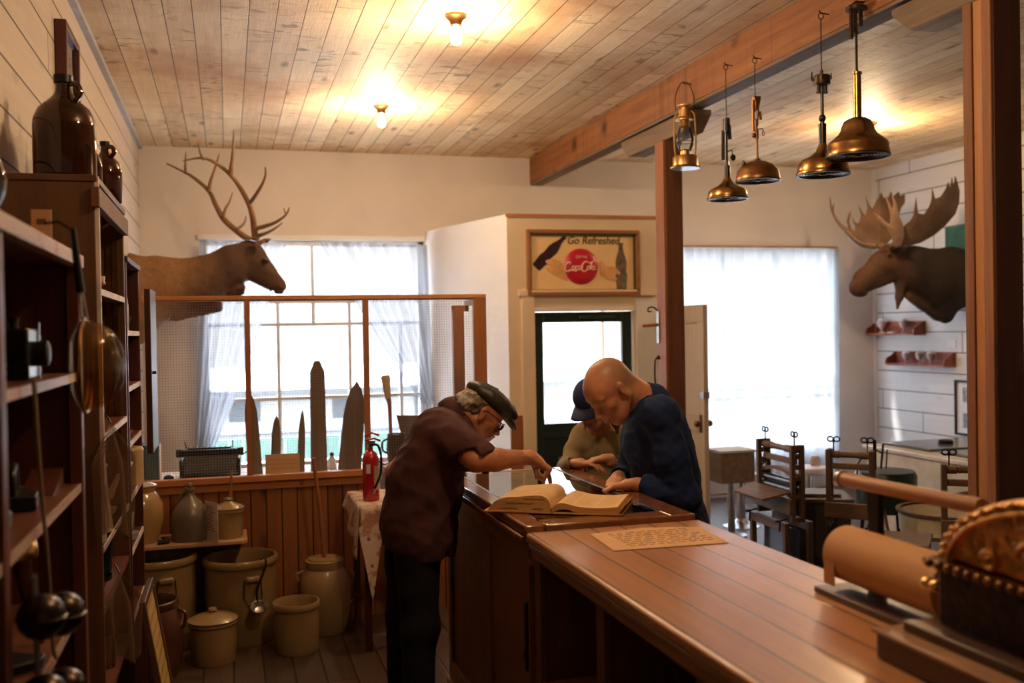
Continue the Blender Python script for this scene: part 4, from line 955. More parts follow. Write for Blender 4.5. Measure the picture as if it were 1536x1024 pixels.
# dark leaning plank behind the man
t = thing('leaning_plank', 'dark narrow plank leaning beside the side table behind the man', 'plank', (.90, 5.08, 0.0))
b = MB(); b.box((0, 0, .46), (.05, .012, .92)); b.build('plank_body', M('grey_green_plank', (.06, .055, .05), .6), t); t.rotation_euler = (0, R(8), 0)
# ---------------------------------------------------------------- sheer curtains
m_sheer = cloth_sheer('sheer_curtain', (.40, .42, .47), .80)
def curtain(name, label, A, B, C, D, Y, folds, amp, sag=0.0, nu=90, nv=40, mid=None, mat=None):
    """quad in the XZ plane: A top-left, B top-right, C bottom-right, D bottom-left (x,z)"""
    b = MB()
    def fn(u, v):
        xl = lerp(A[0], D[0], v); xr = lerp(B[0], C[0], v)
        if mid: xl += mid[0]*sin(pi*v); xr += mid[1]*sin(pi*v)
        x = lerp(xl, xr, u); z = lerp(lerp(A[1], B[1], u), lerp(D[1], C[1], u), v)
        return Vector((x, Y-amp*sin(u*folds*2*pi+1.5*sin(3*u))*(1-.4*v)-amp*.5*sin(u*folds*3.7+v*2), z))
    b.sheet(fn, nu, nv)
    o = b.build(name, mat or m_sheer, origin=(A[0], Y, D[1]), smooth=80); tag(o, label, 'curtain'); return o
q = lambda px, py: (P(px, py, 'y', YB-.1).x, P(px, py, 'y', YB-.1).z)
def qq(*a): return [q(*p) for p in a]
A, B_, C_, D_ = qq((300, 361), (430, 364), (306, 716), (292, 716))
curtain('curtain', 'left sheer white curtain drape of the left window swept down behind the elk', A, B_, C_, D_, YB-.1, 7, .03, mid=(0, .03))
A, B_, C_, D_ = qq((478, 363), (640, 367), (650, 606), (632, 606))
curtain('curtain', 'right sheer white curtain drape of the left window pulled back to the slanted wall', A, B_, C_, D_, YB-.12, 8, .03, mid=(-.02, .0))
A, B_, C_, D_ = qq((632, 606), (650, 606), (668, 716), (628, 716))
curtain('curtain', 'lower tail of the right drape below its tie, beside the slanted wall', A, B_, C_, D_, YB-.12, 4, .02)
A, B_, C_, D_ = qq((1000, 372), (1256, 374), (1256, 712), (1000, 712))
m_sheer2 = cloth_sheer('sheer_curtain_dense', (.45, .475, .515), .90)
curtain('curtain', 'full-width sheer white curtain closed across the right window', A, B_, C_, D_, YB-.12, 17, .022, nu=220, mat=m_sheer2)
# ---------------------------------------------------------------- beam, posts, lamps
BX = 2.80; BZ = 3.08
t = thing('ceiling_beam', 'long square timber beam running under the plank ceiling with lamps hung on it', 'beam', (BX+.075, 4, BZ))
MB().bx(BX, BX+.15, YF, YB, BZ, ZC).build('beam_timber', m_beam, t, world=True, bevel=.006)
MB().bx(BX+.004, BX+.12, YF, YB, BZ-.018, BZ).build('underside_plank', m_grey_wood, t, world=True, bevel=.004)
def bolster(y0, y1, label):
    t = thing('beam_bolster', label, 'bracket', (BX+.075, (y0+y1)/2, BZ-.03))
    b = MB(); h = .125
    b.prism([(y0, -.001), (y1, -.001), (y1, -.03), (y1-.12, -h), (y0+.12, -h), (y0, -.03)], -.075, .075, frame((BX+.08, 0, BZ-.03), (0, 1, 0), (0, 0, 1)))
    b.build('bolster_block', m_grey_wood, t, world=True, bevel=.008)
    return BZ-.03-h
zb1 = bolster(5.62, 6.75, 'grey hewn timber bracket on top of the middle post')
zb2 = bolster(2.55, 3.68, 'grey hewn timber bracket on top of the right foreground post')
def post(y, label, ztop, layered=False):
    t = thing('wooden_post', label, 'post', (BX+.065, y, 0))
    if layered:
        w = .15/3
        for k, (mm, dy) in enumerate(((wood('post_ply_dark', (.14, .05, .02), (.34, .13, .05), 'z', .6, knots=.8), 0), (wood('post_ply_light', (.34, .13, .04), (.60, .27, .09), 'z', .55, knots=.6), .0), (wood('post_ply_mid', (.18, .07, .03), (.42, .18, .07), 'z', .6, knots=.8), 0))):
            y1 = y-.075+.15-k*w
            MB().bx(BX+(.006 if k == 1 else 0), BX+.135, y1-w+.001, y1-.001, 0, ztop).build('post_layer', mm, t, world=True, bevel=.003)
        MB().bx(BX+.008, BX+.133, y-.082, y-.0745, 0, ztop-.004).build('shaded_front_face', wood('shaded_post_face', (.05, .018, .012), (.10, .035, .02), 'z', .5, knots=.6), t, world=True, bevel=.002)  # thin front sheet in darker wood, paints the shade of the front side
    else:
        MB().bx(BX, BX+.125, y-.075, y+.075, 0, ztop).build('post_timber', m_beamv, t, world=True, bevel=.006)
        MB().bx(BX-.012, BX+.0, y-.07, y+.06, 0, ztop-.006).build('lit_side_face', m_redwood, t, world=True, bevel=.002)  # lighter sheet, paints the warm light on the post's left side
    return t
p1_ = post(6.06, 'square reddish wooden post in the middle of the room holding a door latch', zb1)
p2_ = post(3.17, 'dark layered square post in the right foreground', zb2, True)
# iron latch and handles on the middle post
lt = thing('iron_latch', 'iron gate latch with a wooden peg fixed on the middle post', 'latch', (BX-.012, 6.10, 1.70))
b = MB(); b.bx(-.008, 0, -.02, .02, -.12, .10); b.build('back_plate', m_steel, lt, bevel=.002)
b = MB(); b.tube([(-.004, 0, .005), (-.10, -.01, .0), (-.125, -.012, 0)], [.011, .010, .010], 8); b.build('peg', m_redwoodx, lt)
b = MB(); b.tube(spline([(0, 0, .09), (-.03, 0, .12), (-.07, 0, .12), (-.075, 0, .095), (-.05, 0, .095)], 5), .005, 6); b.build('hook', m_iron, lt)
b = MB(); b.tube(spline([(0, 0, -.22), (-.03, 0, -.24), (-.03, 0, -.40), (0, 0, -.43)], 5), .006, 6); b.ell((-.004, 0, -.215), .014); b.ell((-.004, 0, -.435), .014); b.build('pull_handle', m_iron, lt)
# ---- lamps
m_lampglass = M('lamp_reflector_glass', (.55, .58, .62), .15, 0, .8, emis=None)
m_dlamp = M('bronze_patina', (.07, .045, .03), .4, .8, ns=20, na=.4)
def bell(t, zc, r, h, mat=m_brass, style=0, neckmat=None):
    """zc = rim height; builds brass fount/bell with white ribbed glass underside"""
    if style == 0: pf = [(.0, h), (.016, h), (.024, h*.86), (.034, h*.72), (r*.55, h*.56), (r*.82, h*.46), (r*.96, h*.33), (r, h*.12), (r*1.0, h*.10), (r*1.04, h*.06), (r*1.04, 0), (r*.98, 0), (r*.96, .01), (r*.9, h*.3), (0, h*.4)]
    elif style == 1: pf = [(.0, h), (.012, h), (.02, h*.9), (r*.4, h*.84), (r*.75, h*.68), (r*.95, h*.45), (r, h*.18), (r*1.02, h*.15), (r*1.02, .004), (r*.97, 0), (r*.9, h*.2), (0, h*.3)]
    else: pf = [(.0, h), (r*.28, h), (r*.44, h*.93), (r*.53, h*.78), (r*.55, h*.68), (r*.60, h*.62), (r*.62, h*.58), (r*.80, h*.46), (r*.95, h*.36), (r, h*.28), (r, h*.14), (r*1.03, h*.11), (r*1.03, 0), (r*.97, 0), (r*.9, h*.2), (0, h*.35)]
    b = MB(); b.lathe([(q[0], q[1]+zc) for q in pf], 48); b.build('bell', mat, t)
    b = MB(); b.lathe([(r*.985, zc+.004), (r*1.045, zc+.002), (r*1.05, zc-.006), (r*.93, zc-.006), (r*.93, zc)], 40); b.build('rim_ring', m_dlamp, t)
    b = MB(); b.lathe([(0, zc+.012), (r*.3, zc+.010), (r*.35, zc+.002), (r*.92, zc-.001)], 40); b.build('reflector_disc', m_lampglass, t)
    b = MB(); b.lathe([(0, zc-.006), (.014, zc-.004), (.014, zc+.014)], 12)
    for k in range(5): b.lathe([(r*(.40+.1*k)-.002, zc+.002), (r*(.40+.1*k), zc-.003), (r*(.40+.1*k)+.002, zc+.002)], 36)
    b.build('burner_rings', m_dlamp, t)
def hook(t, ztop, zwire_bot, yoff=0):
    b = MB(); b.tube(spline([(.035, 0, ztop-.005), (-.01, 0, ztop), (-.022, 0, ztop+.012)], 4), .003, 6); b.tube([(-.012+.014*cos(a), 0, ztop-.016+.014*sin(a)) for a in [2*pi*k/12 for k in range(12)]], .0025, 6, closed=True)
    b.build('ceiling_hook', m_iron, t)
    b = MB(); b.tube([(-.012, 0, ztop-.03), (-.012, .002, (ztop+zwire_bot)/2), (-.012, 0, zwire_bot)], .0028, 6); b.build('hanging_wire', m_iron, t)
LX = BX-.030
def lamp_base(y, label):
    o = thing('brass_hanging_lamp', label, 'lamp', (LX, y, 0), group=None); return o
G = 'brass gas lamps hanging from the beam'
def rel(t, z): return z
# lamp A (second from lantern)
t = lamp_base(5.071, 'lowest small brass gas lamp, next to the lantern on the beam')
hook(t, 3.176, 2.865)
b = MB(); b.cyl((-.012, 0, 2.79), (-.012, 0, 2.87), .022, .020, 12); b.cyl((-.038, 0, 2.63), (-.034, 0, 2.80), .010, n=8); b.cyl((.008, 0, 2.75), (.004, 0, 2.83), .011, n=8); b.cyl((-.012, 0, 2.60), (-.012, 0, 2.80), .006, n=8); b.build('mantle_tube', m_blackp, t)
b = MB(); b.tube([(-.012, 0, 2.68), (.02, 0, 2.69), (.022, 0, 2.66)], .004, 6); b.ell((.026, 0, 2.648), (.016, .016, .019)); b.build('control_knob', m_black, t)
b = MB(); b.cyl((-.012, 0, 2.515), (-.012, 0, 2.60), .017, n=14); b.cyl((-.012, 0, 2.60), (-.012, 0, 2.63), .010, n=12); b.build('valve_stem', m_blackp, t)
b = MB(); b.T = Matrix.Translation((-.012, 0, 0)); t2 = t
def shifted_bell(t, dx, *a, **k):
    n0 = set(t.children); bell(t, *a, **k)
    for c in set(t.children)-n0: c.location.x += dx
shifted_bell(t, -.012, 2.412, .112, .125, m_brass, 0)
MB().cyl((.05, 0, 2.50), (.062, 0, 2.51), .009, n=8).build('filler_cap', m_black, t)
# lamp B
t = lamp_base(4.75, 'rounded brass gas lamp with a side valve, third along the beam')
hook(t, 3.128, 2.92)
m_coplamp = M('copper_brown_metal', (.26, .12, .05), .4, .9, ns=20, na=.3)
b = MB(); b.prism([(-.028, .0), (.016, .0), (.012, -.03), (.0, -.075), (-.018, -.085), (-.02, -.03)], -.014, .014, frame((0, 0, 2.92), (1, 0, 0), (0, 0, 1))); b.build('yoke', m_coplamp, t, bevel=.004)
b = MB(); b.cyl((-.026, 0, 2.73), (-.026, 0, 2.90), .008, n=8); b.cyl((.014, 0, 2.84), (.02, 0, 2.795), .007, n=8); b.cyl((.005, 0, 2.85), (.0, 0, 2.76), .004, n=8); b.build('mantle_tube', m_coplamp, t)
b = MB(); b.cyl((-.004, 0, 2.58), (-.008, 0, 2.80), .006, n=10); b.ell((-.022, 0, 2.71), (.014, .010, .014)); b.cyl((-.006, 0, 2.69), (-.006, 0, 2.74), .010, n=10); b.build('valve_stem', m_coplamp, t)
b = MB(); b.tube([(0, 0, 2.745), (.03, 0, 2.748), (.034, 0, 2.735)], .0025, 6); b.tube([(.034+.007*cos(a), 0, 2.722+.012*sin(a)) for a in [2*pi*k/10 for k in range(10)]], .002, 5, closed=True); b.build('pull_chain', m_iron, t)
shifted_bell(t, -.003, 2.468, .115, .118, M('coppery_brass', (.33, .17, .07), .35, 1.0, ns=14, na=.3), 1)
b = MB(); b.cyl((-.085, 0, 2.555), (-.055, 0, 2.545), .008, n=10); b.ell((-.09, 0, 2.558), (.008, .016, .016)); b.build('side_valve', m_dlamp, t)
# lamp C
t = lamp_base(4.133, 'brass gas lamp with a dark collar ring of claws, fourth along the beam')
hook(t, 3.175, 2.88)
b = MB(); b.lathe([(0, 2.83), (.038, 2.83), (.040, 2.835), (.040, 2.872), (.036, 2.876), (0, 2.876)], 28, c=(-.012, 0, 0)); b.cyl((-.012, 0, 2.875), (-.012, 0, 2.9), .008, n=10); b.build('collar_ring', m_dlamp, t)
for a in (0, 2.1, 4.2, 3.1):
    b = MB(); c_ = (-.012+.040*cos(a), .040*sin(a)); c2 = (-.012+.052*cos(a), .052*sin(a))
    b.tube([(c_[0], c_[1], 2.85), (c2[0], c2[1], 2.865), (c2[0], c2[1], 2.89)], .0035, 6); b.build('claw', m_dlamp, t)
for dx in (-.032, .008): 
    b = MB(); b.cyl((dx, 0, 2.795), (dx, 0, 2.832), .008, .009, 10); b.cyl((dx, 0, 2.79), (dx, 0, 2.797), .011, n=10); b.build('mantle_tube', m_dlamp, t)
b = MB(); b.cyl((-.012, 0, 2.66), (-.012, 0, 2.83), .008, n=10); b.ell((-.012, 0, 2.672), (.017, .017, .02)); b.cyl((-.012, 0, 2.64), (-.012, 0, 2.665), .01, n=10); b.build('valve_stem', m_blackp, t)
MB().cyl((-.012, 0, 2.55), (-.012, 0, 2.645), .017, .019, 14).build('pump_tube', m_blackp, t)
shifted_bell(t, -.012, 2.404, .120, .15, m_brass, 0)
# lamp D
t = lamp_base(3.86, 'largest brass gas lamp with a long ribbed brass tube, nearest on the beam')
b = MB(); b.cyl((-.012, 0, 2.80), (-.012, 0, 3.06), .0055, n=8); b.ell((-.012, 0, 3.0), (.010, .010, .008)); b.build('hanging_rod', m_dlamp, t)
b = MB(); b.lathe([(0, 3.10), (.045, 3.10), (.045, 3.115), (.03, 3.125), (0, 3.125)], 24, c=(-.012, 0, 0)); b.build('canopy', m_dlamp, t)
b = MB(); [b.cyl((dx, 0, 3.1-l), (dx, 0, 3.1), .009, n=8) for dx, l in ((-.038, .13), (-.016, .10), (.012, .07))]; b.tube([(-.03, 0, 3.125), (-.01, 0, 3.14), (.03, 0, 3.14)], .006, 6); b.build('mantle_tube', m_dlamp, t)
b = MB(); b.lathe([(.0, 2.6), (.019, 2.6), (.018, 2.81), (.022, 2.812), (.022, 2.822), (0, 2.824)], 24, c=(-.012, 0, 0)); b.build('pump_tube', m_brass, t)
shifted_bell(t, -.012, 2.445, .134, .168, m_brass, 2)
# kerosene lantern
t = thing('kerosene_lantern', 'brass kerosene lantern with a clear glass globe hanging next to the middle post', 'lantern', (BX-.05, 5.585, 0))
ln = t
m_lbr = M('lantern_brass', (.55, .34, .14), .35, 1.0, ns=12, na=.25)
b = MB(); b.lathe([(0, 2.672), (.09, 2.668), (.094, 2.676), (.078, 2.684), (.078, 2.735), (.07, 2.745), (.03, 2.75), (.03, 2.775), (.02, 2.785), (0, 2.785)], 36); b.build('fuel_tank', m_lbr, t)
MB().lathe([(0, 2.667), (.085, 2.667)], 32).build('tank_underside', m_lampglass, t)
b = MB(); b.lathe([(.036, 2.775), (.052, 2.81), (.058, 2.84), (.05, 2.88), (.036, 2.92), (.034, 2.935)], 32); b.build('glass_globe', m_clear, t, smooth=80)
b = MB(); b.lathe([(.033, 2.925), (.03, 2.93), (.028, 2.97), (.04, 2.972), (.058, 2.965), (.058, 2.97), (.04, 2.985), (.036, 3.03), (.02, 3.035), (.02, 3.045), (.05, 3.05), (.05, 3.058), (.0, 3.07)], 30); b.build('chimney_cap', m_lbr, t)
for s_ in (-1, 1):
    b = MB(); b.tube(spline([(.0, s_*.04, 3.02), (.0, s_*.062, 2.99), (0, s_*.068, 2.86), (0, s_*.062, 2.76), (0, s_*.05, 2.735)], 6), .0055, 8); b.T = Matrix(); b.build('side_tube', m_lbr, t)
b = MB(); b.tube([(.055*cos(a), .055*sin(a), 2.83) for a in [2*pi*k/20 for k in range(20)]], .0018, 5, closed=True); b.build('guard_wire', m_iron, t)
b = MB(); b.tube(spline([(0, -.055, 3.03), (0, -.058, 3.11), (0, -.03, 3.185), (0, 0, 3.20), (0, .03, 3.185), (0, .058, 3.11), (0, .055, 3.03)], 6), .003, 6); b.tube([(.036, -.043, 3.192), (-.0, 0, 3.192), (-.01, .01, 3.205)], .003, 6); b.build('bail_handle', m_iron, t)
ln.rotation_euler.z = R(50)
# ceiling bulbs in porcelain holders
m_bulb = emit('bulb_glow', (1, .62, .30, 1), 22)
LB = ['bare glowing ceiling bulb nearest the left window', 'bare glowing ceiling bulb at the top edge of the photo', 'bare glowing ceiling bulb behind the camera side near the cabinets', 'bare glowing ceiling bulb above the photographer']
def ceiling_bulb(x, y, label):
    t = thing('ceiling_bulb', label, 'light bulb', (x, y, ZC))
    MB().lathe([(0, 0), (.055, 0), (.055, -.012), (.035, -.03), (.028, -.055), (0, -.055)], 24).build('socket', M('brass_socket', (.45, .25, .1), .4, .9), t)
    MB().lathe([(.014, -.055), (.018, -.075), (.030, -.105), (.032, -.125), (.024, -.148), (0, -.158)], 24).build('bulb', m_bulb, t)
# ---------------------------------------------------------------- sign above the door
sy = VY
sg = thing('advertising_sign', 'framed soft drink sign with a red disc and two hands above the green door', 'sign', (2.81, sy, 2.225))
sx0, sx1, sz0, sz1 = 2.325-.004, 3.30, 1.957, 2.494
ox, oz = 2.81, 2.225
def sp(px, py):  # sign-local from photograph pixels
    q = P(px, py, 'y', sy-.02); return (q.x-ox, q.z-oz)
fw = .032
m_signframe = wood('sign_frame_wood', (.22, .09, .03), (.40, .18, .07), 'x', .5)
b = MB(); X0, X1, Z0, Z1 = sx0-ox, sx1-ox, sz0-oz, sz1-oz
b.bx(X0, X1, -.04, 0, Z0, Z0+fw); b.bx(X0, X1, -.04, 0, Z1-fw, Z1); b.bx(X0, X0+fw, -.04, 0, Z0+fw, Z1-fw); b.bx(X1-fw, X1, -.04, 0, Z0+fw, Z1-fw)
b.build('frame', m_signframe, sg, bevel=.006)
b = MB(); e = fw; g_ = .022
b.bx(X0+e, X1-e, -.020, -.004, Z0+e, Z0+e+g_); b.bx(X0+e, X1-e, -.020, -.004, Z1-e-g_, Z1-e); b.bx(X0+e, X0+e+g_*.4, -.020, -.004, Z0+e, Z1-e); b.bx(X1-e-g_, X1-e, -.020, -.004, Z0+e, Z1-e)
b.build('green_border', M('olive_green_paint', (.10, .10, .05), .5), sg)
MB().bx(X0+.01, X1-.01, -.014, -.002, Z0+.01, Z1-.01).build('panel', M('tan_sign_panel', (.82, .56, .28), .55, ns=3, na=.06), sg)
c = sp(872, 399.5); rr = .148
m_discred = M('sign_red', (.50, .012, .035), .35, ns=2, na=.08)
Mf = frame((c[0], -.014, c[1]), (1, 0, 0), (0, 0, 1))
MB().lathe([(0, .022), (rr*.6, .020), (rr*.93, .012), (rr, 0)], 56, M=Mf).build('red_disc', m_discred, sg, smooth=60)
m_let = M('cream_lettering', (.85, .62, .45), .5)
def flat_stroke(b, pts, w, y):
    b.tube([(p[0], y, p[1]) for p in pts], w, 6)
sc = .01
def S(cx, cz, s, pts): return [(cx+p[0]*s, cz+p[1]*s) for p in pts]
def arc(cx, cz, rx, rz, a0, a1, n=14, sl=.25): return [(cx+rx*cos(R(a0+(a1-a0)*k/n))+sl*rz*sin(R(a0+(a1-a0)*k/n)), cz+rz*sin(R(a0+(a1-a0)*k/n))) for k in range(n+1)]
b = MB(); u = .0105; yL = -.036; w_ = .0042
def st(pts, w=w_): flat_stroke(b, [(c[0]+(p[0]-2)*u, c[1]-.0+p[1]*u) for p in pts], w, yL)
st(arc(-9.2, -.3, 2.6, 3.6, 60, 320), .0055); st([(-8.2, 3.2), (-7.2, 2.6), (-7.6, 1.6)])          # C
st(arc(-5.0, -1.2, 1.1, 1.5, 0, 360)); st(arc(-2.2, -1.2, 1.2, 1.5, 50, 320)); st(arc(.2, -1.2, 1.1, 1.5, 0, 360)); st([(1.6, .3), (1.2, -2), (1.9, -2.6)])
st([(2.1, -.6), (3.0, -.4)])
st(arc(4.6, -.1, 2.6, 3.9, 60, 320), .0055); st([(5.6, 3.6), (8.6, 2.6), (11.2, 3.8)], .0045)     # C with flourish
st(arc(8.0-.6, -1.2, 1.1, 1.5, 0, 360)); st([(9.0, -2.4), (9.9, 1.2), (10.3, 3.0), (9.6, 2.8), (9.2, -.5), (9.6, -2.5)]); st(arc(11.6, -1.2, 1.1, 1.5, 0, 360)); st([(12.9, .3), (12.5, -2), (13.3, -2.6)])
st([(-8.0, -3.4), (-6.0, -3.0), (-3.0, -3.7), (-2.2, -3.1)])
b.build('script_lettering', m_let, sg)
text_mb('small_lettering', 'DRINK', .034, m_let, sg, frame((c[0]+.0, -.034, c[1]+.075), (1, 0, 0), (0, 0, 1)))
q = sp(890, 361)
text_mb('slogan_lettering', 'Go Refreshed', .088, M('dark_olive_lettering', (.06, .055, .035), .5), sg, frame((q[0], -.0155, q[1]), (1, 0, 0), (0, 0, 1)), shear=.25, bold=.0012, sx=.92, extrude=.0008)
m_cola = M('painted_dark_bottle', (.04, .015, .02), .3); m_cglass = M('painted_clear_bottle', (.16, .12, .08), .3, ns=30, na=.5); m_hand = M('painted_hand', (.72, .38, .16), .5)
def bottle_outline(h, w):
    pr = [(0, .36), (.02, .42), (.10, .43), (.30, .50), (.38, .42), (.46, .43), (.58, .47), (.70, .36), (.82, .20), (.93, .16), (.94, .20), (1, .20)]
    return [(w*x, h*z) for z, x in pr]+[(-w*x, h*z) for z, x in pr[::-1]]
def flatshape(poly, M_, mat, name, th=.003, y=-.0145):
    b = MB(); b.prism(poly, 0, th, M_); b.build(name, mat, sg)
a = sp(804, 401); b2 = sp(848, 354); d = Vector((b2[0]-a[0], 0, b2[1]-a[1]))
flatshape(bottle_outline(d.length, .095), frame((a[0], -.0145, a[1]), (d.z, 0, -d.x), (d.x, 0, d.z)), m_cola, 'painted_bottle')
a = sp(933, 434); b2 = sp(931, 364); d = Vector((b2[0]-a[0], 0, b2[1]-a[1]))
flatshape(bottle_outline(d.length, .105), frame((a[0], -.0145, a[1]), (d.z, 0, -d.x), (d.x, 0, d.z)), m_cglass, 'painted_bottle')
def hand_poly(pts, name):
    b = MB(); b.prism([sp(*p) for p in pts], 0, .0045, frame((0, -.014, 0), (1, 0, 0), (0, 0, 1))); b.build(name, m_hand, sg, bevel=.0012)
hand_poly([(818, 391), (826, 388), (834, 388), (843, 394), (852, 408), (850, 421), (838, 415), (822, 407), (819, 401), (827, 399), (820, 395)], 'painted_hand')
hand_poly([(900, 402), (901, 391), (906, 393), (910, 398), (922, 400), (931, 408), (930, 412), (921, 410), (926, 418), (924, 421), (912, 419), (902, 413)], 'painted_hand')
# ---------------------------------------------------------------- right wall shelves, frame, green sign
def wall_shelf(y0, y1, z, label, tall=.12):
    t = thing('wall_shelf', label, 'shelf', (XR, (y0+y1)/2, z))
    b = MB(); b.bx(XR-.14, XR-.001, y0, y1, z-.02, z); b.build('board', m_redw, t, world=True, bevel=.003)
    b = MB(); b.bx(XR-.014, XR-.001, y0, y1, z, z+tall); b.build('back_board', m_redw, t, world=True)
    for y in (y0, y1-.015):
        b = MB(); b.prism([(0, 0), (.125, 0), (.11, .05), (.05, .08), (.0, tall)], 0, .015, frame((XR-.014, y+.015, z), (-1, 0, 0), (0, 0, 1))); b.build('end_bracket', m_redw, t, world=True)
m_redw = wood('reddish_shelf_wood', (.20, .055, .03), (.38, .12, .07), 'y', .4)
wall_shelf(8.22, 8.97, 1.59, 'upper small reddish shelf on the white right wall with pink glasses')
wall_shelf(7.80, 8.66, 1.285, 'lower small reddish shelf on the white right wall with three pink glasses')
m_pink = M('pinkish_glass', (.55, .40, .40), .15, ns=10, na=.2)
def sundae(y, z, label, s=1):
    t = thing('sundae_glass', label, 'glass', (XR-.075, y, z+.001))
    MB().lathe([(0, 0), (.035, 0), (.03, .006), (.01, .02), (.012, .04), (.04, .07), (.055, .12), (.05, .12), (.03, .07), (0, .05)], 22).build('glass_cup', m_pink, t)
    MB().ell((0, 0, .115), (.045, .045, .035)).build('folded_napkin', m_white, t); t.scale = (s,)*3
sundae(8.80, 1.59, 'left pink glass on the upper red shelf'); sundae(8.45, 1.59, 'right pink glass on the upper red shelf')
t = thing('white_card', 'small white card lying between the glasses on the upper red shelf', 'card', (XR-.09, 8.62, 1.591)); MB().bx(-.02, .02, -.05, .05, 0, .015).build('card_body', m_white, t)
for k, (y, lb) in enumerate(((8.42, 'leftmost'), (8.22, 'middle'), (8.06, 'rightmost'))): sundae(y, 1.285, lb+' of the three pink glasses on the lower red shelf', .85)
t = thing('picture_frame', 'black framed pair of small photographs on the white right wall beside the dark post', 'picture', (XR, 7.6, .89))
ya, yb, za, zb = 7.36, 7.80, .63, 1.145
b = MB(); w = .02; b.bx(XR-.03, XR-.002, ya, ya+w, za, zb); b.bx(XR-.03, XR-.002, yb-w, yb, za, zb); b.bx(XR-.03, XR-.002, ya+w, yb-w, za, za+w); b.bx(XR-.03, XR-.002, ya+w, yb-w, zb-w, zb); b.build('frame', m_black, t, world=True)
MB().bx(XR-.014, XR-.004, ya+w, yb-w, za+w, zb-w).build('mat_board', m_white, t, world=True)
for z in (.70, .94): MB().bx(XR-.017, XR-.014, ya+.09, yb-.10, z, z+.14).build('photograph', M('grey_photograph', (.22, .25, .27), .4, ns=25, na=.7), t, world=True)
t = thing('green_signboard', 'dark green painted board on the right wall between the moose and the dark post', 'board', (XR, 7.5, 2.45))
MB().bx(XR-.025, XR-.001, 7.05, 7.9, 2.29, 2.59).build('board_face', M('bottle_green_paint', (.015, .12, .085), .4, ns=6, na=.3), t, world=True)
t = thing('white_card', 'small white card pinned on the right wall below the moose', 'card', (XR, 7.86, 1.50)); MB().bx(XR-.006, XR-.001, 7.8, 7.92, 1.45, 1.52).build('card_body', m_white, t, world=True)
